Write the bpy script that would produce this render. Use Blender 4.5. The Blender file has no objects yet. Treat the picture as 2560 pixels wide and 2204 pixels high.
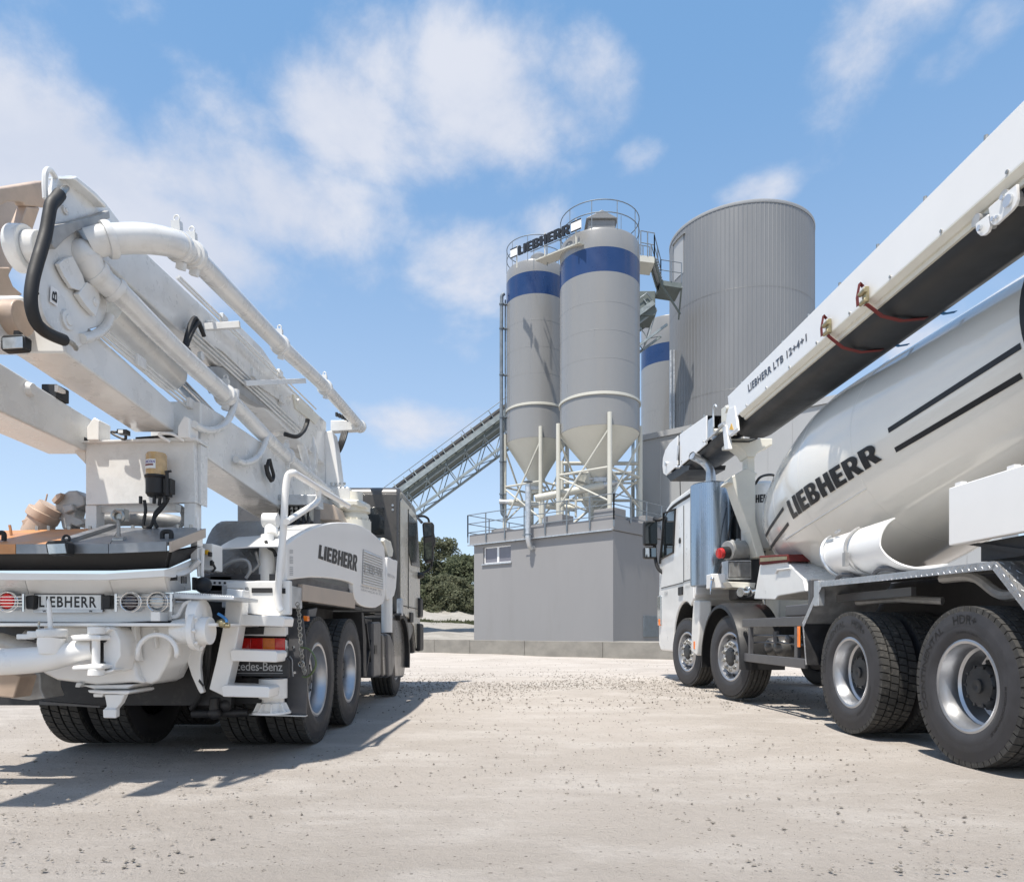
import bpy, bmesh, math, random
import numpy as np
from mathutils import Vector, Matrix
random.seed(7)
rng = np.random.default_rng(11)
R_ = math.radians
SC = bpy.context.scene
COL = SC.collection

# ------------------------------------------------------------------ camera
FPX, CX, HY, HC = 1750.0, 1280.0, 1575.0, 0.89
cam_d = bpy.data.cameras.new('camera')
cam_d.sensor_fit = 'HORIZONTAL'
cam_d.sensor_width = 36.0
cam_d.lens = 36.0 * FPX / 2560.0
cam_d.shift_y = (HY - 1102.0) / 2560.0
cam_d.clip_start = 0.05
cam_d.clip_end = 6000.0
cam = bpy.data.objects.new('camera', cam_d)
cam.location = (0, 0, HC)
cam.rotation_euler = (R_(90), 0, 0)
COL.objects.link(cam)
SC.camera = cam

# ------------------------------------------------------------------ light
SUN_DIR = Vector((-0.24, -0.38, 1.1)).normalized()          # towards the sun
sun_d = bpy.data.lights.new('sun', 'SUN')
sun_d.energy = 4.8
sun_d.angle = R_(1.0)
sun_d.color = (1.0, 0.935, 0.84)
sun = bpy.data.objects.new('sun', sun_d)
sun.rotation_euler = SUN_DIR.to_track_quat('Z', 'Y').to_euler()
sun.location = (-6, -8, 20)
COL.objects.link(sun)
SKY_STRENGTH = 0.106

vs = SC.view_settings
vs.view_transform = 'Standard'
vs.look = 'None'
vs.exposure = 0.42
vs.gamma = 1.0
vs.use_curve_mapping = False
SC.cycles.max_bounces = 8
SC.cycles.diffuse_bounces = 4
SC.cycles.glossy_bounces = 4
SC.cycles.transmission_bounces = 6
SC.cycles.use_denoising = True


class NT:
    """small wrapper that writes node graphs as expressions"""
    def __init__(s, tree):
        s.t = tree
        s.n = tree.nodes
        s.l = tree.links

    def new(s, typ, **kw):
        n = s.n.new(typ)
        for k, v in kw.items():
            setattr(n, k, v)
        return n

    def put(s, sock, v):
        if v is None:
            return
        if isinstance(v, bpy.types.NodeSocket):
            s.l.new(v, sock)
        else:
            sock.default_value = v

    def math(s, op, a, b=None, c=None, clamp=False):
        n = s.new('ShaderNodeMath', operation=op)
        n.use_clamp = clamp
        s.put(n.inputs[0], a)
        s.put(n.inputs[1], b)
        s.put(n.inputs[2], c)
        return n.outputs[0]

    def vmath(s, op, a, b=None, out=0):
        n = s.new('ShaderNodeVectorMath', operation=op)
        s.put(n.inputs[0], a)
        if b is not None:
            s.put(n.inputs[1], b)
        return n.outputs[out]

    def ramp01(s, v, lo, hi, smooth=True, tlo=0.0, thi=1.0):
        n = s.new('ShaderNodeMapRange')
        n.interpolation_type = 'SMOOTHSTEP' if smooth else 'LINEAR'
        n.clamp = True
        s.put(n.inputs['Value'], v)
        n.inputs['From Min'].default_value = lo
        n.inputs['From Max'].default_value = hi
        n.inputs['To Min'].default_value = tlo
        n.inputs['To Max'].default_value = thi
        return n.outputs['Result']

    def noise(s, vec, scale, detail=4, rough=0.5, dist=0.0, out='Fac'):
        n = s.new('ShaderNodeTexNoise')
        s.put(n.inputs['Vector'], vec)
        n.inputs['Scale'].default_value = scale
        n.inputs['Detail'].default_value = detail
        n.inputs['Roughness'].default_value = rough
        n.inputs['Distortion'].default_value = dist
        return n.outputs[out]

    def mapping(s, vec, scale=(1, 1, 1), rot=(0, 0, 0), loc=(0, 0, 0)):
        n = s.new('ShaderNodeMapping')
        s.put(n.inputs['Vector'], vec)
        n.inputs['Scale'].default_value = scale
        n.inputs['Rotation'].default_value = rot
        n.inputs['Location'].default_value = loc
        return n.outputs[0]

    def mix(s, fac, a, b, blend='MIX'):
        n = s.new('ShaderNodeMix', data_type='RGBA', blend_type=blend)
        s.put(n.inputs[0], fac)
        for k, v in ((6, a), (7, b)):
            if not isinstance(v, bpy.types.NodeSocket) and len(v) == 3:
                v = tuple(v) + (1,)
            s.put(n.inputs[k], v)
        return n.outputs[2]

    def bump(s, h, strength=0.3, dist=0.01, normal=None):
        n = s.new('ShaderNodeBump')
        n.inputs['Strength'].default_value = strength
        n.inputs['Distance'].default_value = dist
        s.put(n.inputs['Height'], h)
        if normal is not None:
            s.put(n.inputs['Normal'], normal)
        return n.outputs[0]


# ------------------------------------------------------------------ sky
def pix_dir(px, py):
    return Vector(((px - CX) / FPX, 1.0, (HY - py) / FPX)).normalized()


world = bpy.data.worlds.new('World')
SC.world = world
world.use_nodes = True
W = NT(world.node_tree)
W.n.clear()
sky = W.new('ShaderNodeTexSky', sky_type='NISHITA')
sky.sun_disc = False
sky.sun_elevation = math.asin(SUN_DIR.z)
sky.sun_rotation = math.atan2(SUN_DIR.x, SUN_DIR.y)
sky.air_density = 1.0
sky.dust_density = 0.4
sky.ozone_density = 2.0
sky.altitude = 300
geo = W.new('ShaderNodeTexCoord').outputs['Generated']
sep = W.new('ShaderNodeSeparateXYZ')
W.l.new(geo, sep.inputs[0])
elev = sep.outputs[2]
# fractal cloud field in direction space, stretched towards the horizon
nz = W.noise(W.mapping(geo, (1.0, 1.0, 1.35), (0.2, 0.1, 0.4), (3.1, 1.7, 0.4)), 5.6, 12, 0.60, 0.12)
nz2 = W.noise(W.mapping(geo, (1.0, 1.0, 1.9), (0, 0, 0), (7.7, 2.2, 5.1)), 1.5, 3, 0.5, 0.2)
# (x, y, half width, half height, amount) of the cloud banks, as directions in the sky
BANKS = [(120, 390, 380, 190, 1.1), (330, 600, 480, 190, 1.1), (620, 500, 420, 170, .95), (640, 330, 240, 90, .6), (850, 300, 230, 150, .85), (930, 200, 200, 150, .60), (1230, 280, 340, 190, .80),
         (1450, 250, 220, 150, .72), (1080, 370, 300, 90, .7), (1590, 380, 110, 60, .45), (1210, 660, 260, 120, .66), (1350, 560, 110, 90, .55),
         (2200, 90, 230, 150, .60), (2150, 210, 130, 90, .5), (2360, 160, 130, 80, .52), (2470, 60, 110, 90, .5), (1890, 480, 120, 50, .62),
         (1050, 1060, 260, 70, .62), (860, 660, 250, 80, .35), (2330, 870, 180, 70, .62), (560, 230, 160, 60, .3),
         (-600, 420, 500, 260, .85), (-350, 900, 400, 120, .6), (3200, 300, 400, 220, .75), (2950, 900, 300, 120, .6)]
dens = None
for (bx, by, hw, hh, am) in BANKS:
    c = pix_dir(bx, by)
    d = W.vmath('SUBTRACT', geo, tuple(c))
    k = c.y                                                # pixels shrink with the slant of the direction
    d = W.vmath('MULTIPLY', d, (FPX / hw / k, FPX / hw / k * .6, FPX / hh / k))
    ln = W.vmath('LENGTH', d, out=1)
    m = W.math('MULTIPLY', W.ramp01(ln, 1.35, 0.15), am)
    dens = m if dens is None else W.math('MAXIMUM', dens, m)
back = W.ramp01(sep.outputs[1], 0.55, 0.2)                   # the sky behind and beside: scattered banks of the same kind
back = W.math('MULTIPLY', back, W.ramp01(nz2, 0.45, 0.62))
dens = W.math('MAXIMUM', dens, W.math('MULTIPLY', back, 0.8))
f = W.math('ADD', W.math('MULTIPLY', dens, 0.92), W.math('MULTIPLY', W.math('SUBTRACT', nz, 0.5), 1.8))
cover = W.ramp01(f, 0.14, 0.80)
cover = W.math('MULTIPLY', cover, W.ramp01(elev, -0.02, 0.06))
cover = W.math('MULTIPLY', cover, 0.93)
skycol = sky.outputs[0]
veil = W.mix(W.ramp01(elev, 0.70, 0.03), (2.0, 4.35, 7.7), (5.6, 6.9, 8.6))
skycol = W.mix(W.ramp01(elev, 0.62, 0.02, True, 0.45, 0.52), skycol, veil)
cl = W.mix(W.ramp01(nz, 0.38, 0.68), (4.75, 5.1, 5.95), (5.5, 5.7, 6.3))
skyout = W.mix(cover, skycol, cl)
bg = W.new('ShaderNodeBackground')
W.l.new(skyout, bg.inputs[0])
bg.inputs[1].default_value = SKY_STRENGTH
wo = W.new('ShaderNodeOutputWorld')
W.l.new(bg.outputs[0], wo.inputs[0])

# ------------------------------------------------------------------ materials
MATS = {}


def material(name, col, rough=0.5, metal=0.0, var=0.06, vscale=6.0, coat=0.0, bump=0.0, bscale=60.0, bdist=0.004, dirt=0.0,
             dirtcol=(.30, .27, .22), rvar=0.1, stretch=(1, 1, 1), spec=0.5):
    m = bpy.data.materials.new(name)
    m.use_nodes = True
    t = NT(m.node_tree)
    p = t.n['Principled BSDF']
    co = t.new('ShaderNodeTexCoord').outputs['Object']
    if stretch != (1, 1, 1):
        co = t.mapping(co, stretch)
    n1 = t.noise(co, vscale, 5, 0.6)
    lo = tuple(max(0, c * (1 - var)) for c in col)
    hi = tuple(min(1, c * (1 + var)) for c in col)
    c = t.mix(t.ramp01(n1, 0.3, 0.7), lo, hi)
    if dirt > 0:
        n2 = t.noise(co, vscale * 2.3, 7, 0.68, 0.3)
        c = t.mix(t.math('MULTIPLY', t.ramp01(n2, 0.50, 0.78), dirt), c, dirtcol)
    t.l.new(c, p.inputs['Base Color'])
    t.l.new(t.ramp01(n1, 0.25, 0.75, True, max(.02, rough - rvar), min(1, rough + rvar)), p.inputs['Roughness'])
    p.inputs['Metallic'].default_value = metal
    p.inputs['Coat Weight'].default_value = coat
    p.inputs['Coat Roughness'].default_value = 0.06
    p.inputs['Specular IOR Level'].default_value = spec
    if bump > 0:
        t.l.new(t.bump(t.noise(co, bscale, 4, 0.6), bump, bdist), p.inputs['Normal'])
    MATS[name] = m
    return m


material('white_paint', (.80, .79, .765), .32, 0, .025, 3, .35, dirt=.05, rvar=.06)
material('panel_white', (.83, .82, .80), .34, 0, .012, 2, .3, dirt=.015, rvar=.05)
material('boom_white', (.69, .69, .675), .30, 0, .06, 4, .5, bump=.10, bscale=9, dirt=.30, dirtcol=(.40, .385, .355), rvar=.1)
material('cream_paint', (.70, .68, .60), .42, 0, .05, 3, .15, dirt=.1)
material('drum_paint', (.80, .77, .705), .14, 0, .02, 1.5, .5, dirt=.03, rvar=.05)
material('silo_paint', (.235, .237, .238), .33, 0, .03, .5, .3, dirt=.10, dirtcol=(.24, .235, .22), stretch=(1, 1, .15))
material('silo_cream_bounce', (.54, .53, .47), .45, 0, .03, .8, .1, dirt=.05)  # cream; the cones carry light bounced off the ground in this colour
material('blue_band', (.010, .036, .125), .3, 0, .05, 1.0, .3)
material('ribbed_sheet', (.205, .208, .213), .42, .15, .05, .35, .1, dirt=.05, stretch=(1, 1, .2))
material('galvanised', (.55, .57, .59), .42, .75, .14, 9, 0, bump=.05, bscale=30)
material('rail_steel', (.17, .20, .23), .5, .35, .12, 5, 0)
material('truss_steel', (.30, .34, .35), .5, .45, .15, 3, 0)
material('belt_sheet', (.14, .165, .16), .6, .2, .15, 2, 0)
material('belt_rubber', (.016, .017, .019), .55, 0, .15, 3, 0, bump=.05, bscale=25)
material('tyre_rubber', (.034, .034, .038), .62, 0, .2, 8, 0, bump=.12, bscale=50, dirt=.10, dirtcol=(.09, .085, .08))
material('tread_rubber', (.042, .041, .039), .85, 0, .25, 12, 0, bump=.2, bscale=60, dirt=.6, dirtcol=(.19, .175, .15))
material('tyre_print', (.006, .006, .007), .5, 0, .1, 9)
material('rim_silver', (.50, .51, .53), .36, .85, .06, 5, 0, dirt=.1, dirtcol=(.3, .28, .25), rvar=.08)
material('rim_edge', (.75, .76, .78), .2, 1.0, .04, 5, 0)
material('hub_dark', (.035, .037, .04), .42, .3, .2, 12)
material('chassis_dark', (.022, .022, .024), .55, 0, .25, 8, 0, dirt=.3, dirtcol=(.10, .09, .08))
material('dark_grey_paint', (.085, .085, .09), .45, .1, .12, 6, .1, dirt=.12, dirtcol=(.16, .15, .13))
material('cab_grey', (.085, .081, .077), .34, .25, .08, 3, .3, dirt=.1, dirtcol=(.2, .19, .17))
material('cab_beige_reflection', (.60, .56, .47), .3, .1, .02, 2, .4)  # grey cab side, the beige it reflects painted into the colour
material('black_plastic', (.012, .012, .013), .52, 0, .15, 7)
material('black_rubber', (.012, .012, .013), .6, 0, .15, 7)
material('glass_dark', (.012, .016, .018), .06, 0, .02, 3, 0, rvar=.02, spec=.9)
material('mirror_glass', (.55, .58, .6), .05, 1.0, .02, 3, 0, rvar=.02)
material('side_glass', (.02, .024, .022), .18, 0, .02, 3, 0, rvar=.02, spec=.3)
material('mirror_reflection', (.05, .056, .042), .2, .4, .5, 26, 0, rvar=.02)  # mirror glass with dark greenish reflections painted into the colour
material('lamp_glass', (.42, .44, .45), .12, .45, .12, 30, .6)
material('red_lens', (.72, .014, .012), .14, 0, .12, 40, .6)
material('red_paint', (.48, .03, .03), .35, 0, .1, 10, .2)
material('orange_lens', (.95, .22, .02), .14, 0, .1, 40, .6)
material('lens_dark', (.03, .02, .028), .1, .2, .2, 30, .7)
material('strap_red', (.14, .018, .016), .8, 0, .2, 20)
material('strap_blue', (.04, .18, .42), .6, 0, .1, 20)
material('brass', (.42, .36, .22), .4, .8, .15, 20)
material('print_black', (.012, .012, .014), .45, 0, .05, 5)
material('print_navy', (.05, .06, .085), .45, 0, .05, 5)
material('print_grey', (.42, .43, .44), .5, 0, .05, 5)
material('plate_white', (.72, .75, .76), .4, 0, .02, 5)
material('amber_tank', (.50, .34, .16), .16, 0, .14, 18, .5)
material('purple_print', (.06, .03, .28), .45, 0, .05, 5)
material('steel_lid', (.26, .27, .285), .38, .6, .2, 5, 0, bump=.08, bscale=22, dirt=.25, dirtcol=(.22, .2, .18))
material('orange_brown', (.50, .235, .095), .5, .1, .18, 4, 0, dirt=.3, dirtcol=(.30, .22, .15))  # orange-brown tone
material('rust_pale', (.47, .36, .28), .5, .1, .16, 4, .1, dirt=.3, dirtcol=(.3, .22, .16))
material('tan_tone', (.44, .365, .30), .5, .05, .08, 5, .1)  # tan tone; on the tool box it paints a reflection in aluminium
material('grey_cast', (.36, .36, .355), .5, .3, .15, 12, 0, bump=.1, bscale=40)
material('chrome', (.72, .73, .74), .14, 1, .05, 8)
material('bolt_steel', (.42, .41, .38), .35, .9, .2, 30)
material('yellow_sign', (.75, .42, .02), .4, 0, .05, 9)
material('hose_green', (.10, .14, .06), .5, 0, .1, 9)
material('wall_render', (.255, .253, .258), .85, 0, .03, .8, 0, bump=.12, bscale=18, bdist=.01, dirt=.22, dirtcol=(.20, .195, .185), stretch=(1, 1, .22))
material('window_pane', (.17, .17, .20), .08, 0, .05, 2, .3)
material('concrete', (.235, .222, .198), .88, 0, .16, 1.6, 0, bump=.25, bscale=14, bdist=.01, dirt=.38, dirtcol=(.20, .19, .17), stretch=(1, 1, 1.6))
material('hall_sheet', (.38, .385, .39), .5, .1, .03, .5, 0, dirt=.05)
material('bark', (.09, .07, .05), .9, 0, .2, 4, 0, bump=.4, bscale=10)
material('sign_white', (.80, .80, .80), .4, 0, .02, 2)


def perforated(name, col):
    m = material(name, col, .24, .95, .08, 2.0, 0, stretch=(1, 1, .3))
    t = NT(m.node_tree)
    p = t.n['Principled BSDF']
    co = t.new('ShaderNodeTexCoord').outputs['Object']
    sp = t.new('ShaderNodeSeparateXYZ')
    t.l.new(co, sp.inputs[0])
    ang = t.math('ARCTAN2', t.math('SUBTRACT', sp.outputs[1], 5.95), t.math('SUBTRACT', sp.outputs[0], 0.41))
    a = t.math('SUBTRACT', t.math('FRACT', t.math('MULTIPLY', ang, 17)), .5)
    b = t.math('SUBTRACT', t.math('FRACT', t.math('MULTIPLY', sp.outputs[2], 55)), .5)
    r = t.math('SQRT', t.math('ADD', t.math('MULTIPLY', a, a), t.math('MULTIPLY', b, b)))
    h = t.ramp01(r, .24, .34)
    old = p.inputs['Base Color'].links[0].from_socket
    t.l.new(t.mix(t.math('ADD', t.math('MULTIPLY', h, .25), .75), (.13, .15, .17), old), p.inputs['Base Color'])
    return m


perforated('perforated_steel', (.40, .46, .53))


def diamond(name, col, axes=(0, 1), k=22.0, metal=.8, rough=.34):
    m = material(name, col, rough, metal, .12, 6, 0, dirt=.12, dirtcol=(.2, .19, .18))
    t = NT(m.node_tree)
    p = t.n['Principled BSDF']
    co = t.new('ShaderNodeTexCoord').outputs['Object']
    sp = t.new('ShaderNodeSeparateXYZ')
    t.l.new(co, sp.inputs[0])
    u0, v0 = sp.outputs[axes[0]], sp.outputs[axes[1]]
    u = t.math('MULTIPLY', t.math('ADD', u0, v0), k)
    v = t.math('MULTIPLY', t.math('SUBTRACT', u0, v0), k)
    par = t.math('FLOORED_MODULO', t.math('ADD', t.math('FLOOR', u), t.math('FLOOR', v)), 2.0)
    fu = t.math('SUBTRACT', t.math('FRACT', u), .5)
    fv = t.math('SUBTRACT', t.math('FRACT', v), .5)
    def sq(a, s):
        a = t.math('DIVIDE', a, s)
        return t.math('MULTIPLY', a, a)
    e1 = t.math('ADD', sq(fu, .46), sq(fv, .16))
    e2 = t.math('ADD', sq(fu, .16), sq(fv, .46))
    e = t.math('ADD', t.math('MULTIPLY', e1, par), t.math('MULTIPLY', e2, t.math('SUBTRACT', 1.0, par)))
    h = t.ramp01(e, 1.0, .35)
    t.l.new(t.bump(h, .8, .006), p.inputs['Normal'])
    return m


diamond('checker_plate', (.60, .61, .62), (0, 1), 16)
diamond('checker_side', (.55, .56, .58), (1, 2), 16)
diamond('checker_dark', (.30, .305, .31), (0, 2), 15, .75, .38)


def ground_mat(name, base, dark, light):
    m = bpy.data.materials.new(name)
    m.use_nodes = True
    t = NT(m.node_tree)
    p = t.n['Principled BSDF']
    co = t.new('ShaderNodeTexCoord').outputs['Object']
    big = t.noise(co, .20, 5, .6, .2)
    streak = t.noise(t.mapping(co, (.7, 1.5, 1), (0, 0, .12)), 1.1, 9, .70, .15)
    mid = t.noise(co, 7.5, 10, .76, .1)
    fine = t.noise(co, 36, 8, .80)
    grit = t.noise(co, 150, 4, .8)
    c = t.mix(t.ramp01(big, .34, .66), dark, base)
    c = t.mix(t.math('MULTIPLY', t.ramp01(streak, .44, .64), .8), c, light)
    c = t.mix(t.math('MULTIPLY', t.ramp01(mid, .50, .72), .42), c, dark)
    c = t.mix(t.math('MULTIPLY', t.ramp01(fine, .54, .72), .28), c, tuple(x * .62 for x in dark))
    c = t.mix(t.math('MULTIPLY', t.ramp01(grit, .58, .72), .30), c, tuple(x * .5 for x in dark))
    c = t.mix(t.math('MULTIPLY', t.ramp01(grit, .45, .33), .30), c, light)
    for sc_, th, hi in ((11, .15, .56), (24, .22, .50), (55, .26, .56)):
        vo = t.new('ShaderNodeTexVoronoi')
        vo.inputs['Scale'].default_value = sc_
        t.l.new(co, vo.inputs['Vector'])
        pick = t.ramp01(t.noise(co, sc_ * .33, 3, .6), hi, hi + .08)
        sp_ = t.math('MULTIPLY', t.ramp01(vo.outputs['Distance'], th, th * .5), pick)
        c = t.mix(t.math('MULTIPLY', sp_, .75), c, (.12, .11, .095))
    t.l.new(c, p.inputs['Base Color'])
    p.inputs['Roughness'].default_value = .95
    p.inputs['Specular IOR Level'].default_value = .2
    h = t.math('ADD', t.math('MULTIPLY', mid, .8), t.math('MULTIPLY', fine, .35))
    h = t.math('ADD', h, t.math('MULTIPLY', grit, .10))
    t.l.new(t.bump(h, 1.0, .045), p.inputs['Normal'])
    MATS[name] = m


ground_mat('gravel_ground', (.485, .44, .398), (.41, .37, .332), (.54, .50, .46))
ground_mat('pale_earth', (.33, .312, .285), (.27, .255, .23), (.38, .362, .335))
material('stone', (.215, .195, .17), .9, 0, .4, 40)
material('grass_green', (.075, .085, .04), .9, 0, .3, 3)


def leaf_mat(name, a, b):
    m = bpy.data.materials.new(name)
    m.use_nodes = True
    t = NT(m.node_tree)
    p = t.n['Principled BSDF']
    co = t.new('ShaderNodeTexCoord').outputs['Object']
    n = t.noise(co, 1.1, 5, .7)
    c = t.mix(t.ramp01(n, .36, .64), a, b)
    d1 = t.new('ShaderNodeBsdfDiffuse')
    d2 = t.new('ShaderNodeBsdfTranslucent')
    mx = t.new('ShaderNodeMixShader')
    t.l.new(c, d1.inputs['Color'])
    t.l.new(c, d2.inputs['Color'])
    mx.inputs[0].default_value = .45
    t.l.new(d1.outputs[0], mx.inputs[1])
    t.l.new(d2.outputs[0], mx.inputs[2])
    t.n.remove(p)
    t.l.new(mx.outputs[0], t.n['Material Output'].inputs[0])
    MATS[name] = m


leaf_mat('leaf_a', (.130, .150, .095), (.190, .212, .135))
leaf_mat('leaf_b', (.155, .170, .110), (.225, .235, .160))


# ------------------------------------------------------------------ mesh builder
def spline(P, rs, k):
    """centripetal curve through the points, so that pipes and hoses bend smoothly"""
    Q = [P[0] * 2 - P[1]] + P + [P[-1] * 2 - P[-2]]
    out, ro = [], []
    for i in range(1, len(Q) - 2):
        p0, p1, p2, p3 = Q[i - 1:i + 3]
        t1 = max((p1 - p0).length, 1e-6) ** .5
        t2 = t1 + max((p2 - p1).length, 1e-6) ** .5
        t3 = t2 + max((p3 - p2).length, 1e-6) ** .5
        for j in range(k):
            t = t1 + (t2 - t1) * j / k
            a1 = p0 * ((t1 - t) / t1) + p1 * (t / t1)
            a2 = p1 * ((t2 - t) / (t2 - t1)) + p2 * ((t - t1) / (t2 - t1))
            a3 = p2 * ((t3 - t) / (t3 - t2)) + p3 * ((t - t2) / (t3 - t2))
            b1 = a1 * ((t2 - t) / t2) + a2 * (t / t2)
            b2 = a2 * ((t3 - t) / (t3 - t1)) + a3 * ((t - t1) / (t3 - t1))
            out.append(b1 * ((t2 - t) / (t2 - t1)) + b2 * ((t - t1) / (t2 - t1)))
            ro.append(rs[i - 1] + (rs[i] - rs[i - 1]) * j / k)
    return out + [P[-1]], ro + [rs[-1]]


class MB:
    def __init__(s):
        s.v, s.f = [], []

    def add(s, vs, fs):
        o = len(s.v)
        s.v += [tuple(float(c) for c in p) for p in vs]
        s.f += [tuple(i + o for i in q) for q in fs]
        return s

    def hexa(s, p):
        return s.add(p, [(3, 2, 1, 0), (4, 5, 6, 7), (0, 1, 5, 4), (1, 2, 6, 5), (2, 3, 7, 6), (3, 0, 4, 7)])

    def box(s, x0, x1, y0, y1, z0, z1):
        return s.hexa([(x0, y0, z0), (x1, y0, z0), (x1, y1, z0), (x0, y1, z0), (x0, y0, z1), (x1, y0, z1), (x1, y1, z1), (x0, y1, z1)])

    def cbox(s, c, d):
        return s.box(c[0] - d[0] / 2, c[0] + d[0] / 2, c[1] - d[1] / 2, c[1] + d[1] / 2, c[2] - d[2] / 2, c[2] + d[2] / 2)

    def extr(s, pts, vec):
        n = len(pts)
        a = [Vector(p) for p in pts]
        b = [p + Vector(vec) for p in a]
        return s.add(a + b, [tuple(range(n))[::-1], tuple(range(n, 2 * n))] + [(i, (i + 1) % n, n + (i + 1) % n, n + i) for i in range(n)])

    def prism(s, poly, axis, a0, a1):
        if axis == 'x':
            return s.extr([(a0, p[0], p[1]) for p in poly], (a1 - a0, 0, 0))
        if axis == 'y':
            return s.extr([(p[0], a0, p[1]) for p in poly], (0, a1 - a0, 0))
        return s.extr([(p[0], p[1], a0) for p in poly], (0, 0, a1 - a0))

    def tube(s, path, r, n=8, closed=False, caps=True, sm=True):
        P = [Vector(p) for p in path]
        rs = list(r) if isinstance(r, (list, tuple)) else [r] * len(P)
        if sm and not closed and len(P) > 3:
            P, rs = spline(P, rs, 5)
        m = len(P)
        T = []
        for i in range(m):
            if closed:
                d = P[(i + 1) % m] - P[i - 1]
            else:
                d = P[min(i + 1, m - 1)] - P[max(i - 1, 0)]
            T.append(d.normalized())
        up = Vector((0, 0, 1)) if abs(T[0].z) < .9 else Vector((1, 0, 0))
        u = T[0].cross(up).normalized()
        rings = []
        for i in range(m):
            u = (u - T[i] * u.dot(T[i])).normalized()
            w = T[i].cross(u)
            rings.append([P[i] + (u * math.cos(2 * math.pi * k / n) + w * math.sin(2 * math.pi * k / n)) * rs[i] for k in range(n)])
        vs = [p for q in rings for p in q]
        fs = []
        for i in range(m if closed else m - 1):
            j = (i + 1) % m
            for k in range(n):
                l = (k + 1) % n
                fs.append((i * n + k, i * n + l, j * n + l, j * n + k))
        if caps and not closed:
            fs += [tuple(range(n))[::-1], tuple(range((m - 1) * n, m * n))]
        return s.add(vs, fs)

    def cyl(s, p0, p1, r0, r1=None, n=16, caps=True):
        return s.tube([p0, p1], [r0, r0 if r1 is None else r1], n, False, caps)

    def beam(s, p0, p1, w, h, up=(0, 0, 1), w1=None, h1=None):
        p0, p1 = Vector(p0), Vector(p1)
        d = (p1 - p0).normalized()
        x = d.cross(Vector(up)).normalized()
        z = x.cross(d)
        w1 = w if w1 is None else w1
        h1 = h if h1 is None else h1
        q = []
        for p, a, b in ((p0, w, h), (p1, w1, h1)):
            q += [p - x * a / 2 - z * b / 2, p + x * a / 2 - z * b / 2, p + x * a / 2 + z * b / 2, p - x * a / 2 + z * b / 2]
        return s.hexa(q)

    def lathe(s, prof, org, axis='z', n=32, a0=0.0, a1=2 * math.pi):
        full = abs(a1 - a0 - 2 * math.pi) < 1e-6
        m = n if full else n + 1
        vs = []
        for (r, h) in prof:
            for k in range(m):
                a = a0 + (a1 - a0) * k / n
                c, d = r * math.cos(a), r * math.sin(a)
                v = {'z': (c, d, h), 'x': (h, c, d), 'y': (d, h, c)}[axis]
                vs.append((org[0] + v[0], org[1] + v[1], org[2] + v[2]))
        fs = []
        for i in range(len(prof) - 1):
            for k in range(n):
                l = (k + 1) % m
                fs.append((i * m + k, i * m + l, (i + 1) * m + l, (i + 1) * m + k))
        return s.add(vs, fs)

    def ball(s, c, r, n=12, sz=(1, 1, 1)):
        prof = [(max(1e-4, math.sin(math.pi * i / n)) * r, -math.cos(math.pi * i / n) * r) for i in range(n + 1)]
        m2 = MB().lathe(prof, (0, 0, 0), 'z', n * 2)
        return s.add([(c[0] + v[0] * sz[0], c[1] + v[1] * sz[1], c[2] + v[2] * sz[2]) for v in m2.v], m2.f)

    def strip(s, rows):
        """grid of points -> quads"""
        m = len(rows[0])
        vs = [p for r in rows for p in r]
        fs = [(i * m + k, i * m + k + 1, (i + 1) * m + k + 1, (i + 1) * m + k) for i in range(len(rows) - 1) for k in range(m - 1)]
        return s.add(vs, fs)

    def sheet(s, rows, th):
        """grid of points given a thickness along its normals, closed at the rim"""
        m, n = len(rows[0]), len(rows)
        P = [[Vector(p) for p in r] for r in rows]
        B = []
        for i in range(n):
            q = []
            for k in range(m):
                du = P[i][min(k + 1, m - 1)] - P[i][max(k - 1, 0)]
                dv = P[min(i + 1, n - 1)][k] - P[max(i - 1, 0)][k]
                q.append(P[i][k] + du.cross(dv).normalized() * th)
            B.append(q)
        s.strip(P)
        s.strip(B)
        o = len(s.v) - 2 * m * n
        f = []
        for i in range(n - 1):
            for k in (0, m - 1):
                f.append((o + i * m + k, o + (i + 1) * m + k, o + m * n + (i + 1) * m + k, o + m * n + i * m + k))
        for k in range(m - 1):
            for i in (0, n - 1):
                f.append((o + i * m + k, o + i * m + k + 1, o + m * n + i * m + k + 1, o + m * n + i * m + k))
        s.f += f
        return s


def to_mesh(name, mb, mat, smooth=38.0, recalc=True):
    me = bpy.data.meshes.new(name)
    me.from_pydata(mb.v, [], mb.f)
    if recalc:
        bm = bmesh.new()
        bm.from_mesh(me)
        bmesh.ops.remove_doubles(bm, verts=bm.verts, dist=1e-5)
        bmesh.ops.recalc_face_normals(bm, faces=bm.faces)
        bm.to_mesh(me)
        bm.free()
    for m in (mat if isinstance(mat, (list, tuple)) else [mat]):
        me.materials.append(MATS[m] if isinstance(m, str) else m)
    if smooth:
        me.polygons.foreach_set('use_smooth', [True] * len(me.polygons))
        me.set_sharp_from_angle(angle=R_(smooth))
    me.update()
    return me


def link(name, me, parent=None, bevel=0.0, **props):
    o = bpy.data.objects.new(name, me)
    COL.objects.link(o)
    if parent is not None:
        o.parent = parent
    if bevel:
        b = o.modifiers.new('bevel', 'BEVEL')
        b.width = bevel
        b.segments = 2
        b.limit_method = 'ANGLE'
        b.angle_limit = R_(40)
        b.harden_normals = True
    for k, v in props.items():
        o[k] = v
    return o


def build(name, mb, mat, parent=None, bevel=0.0, smooth=38.0, recalc=True, **props):
    return link(name, to_mesh(name, mb, mat, smooth, recalc), parent, bevel, **props)


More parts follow.
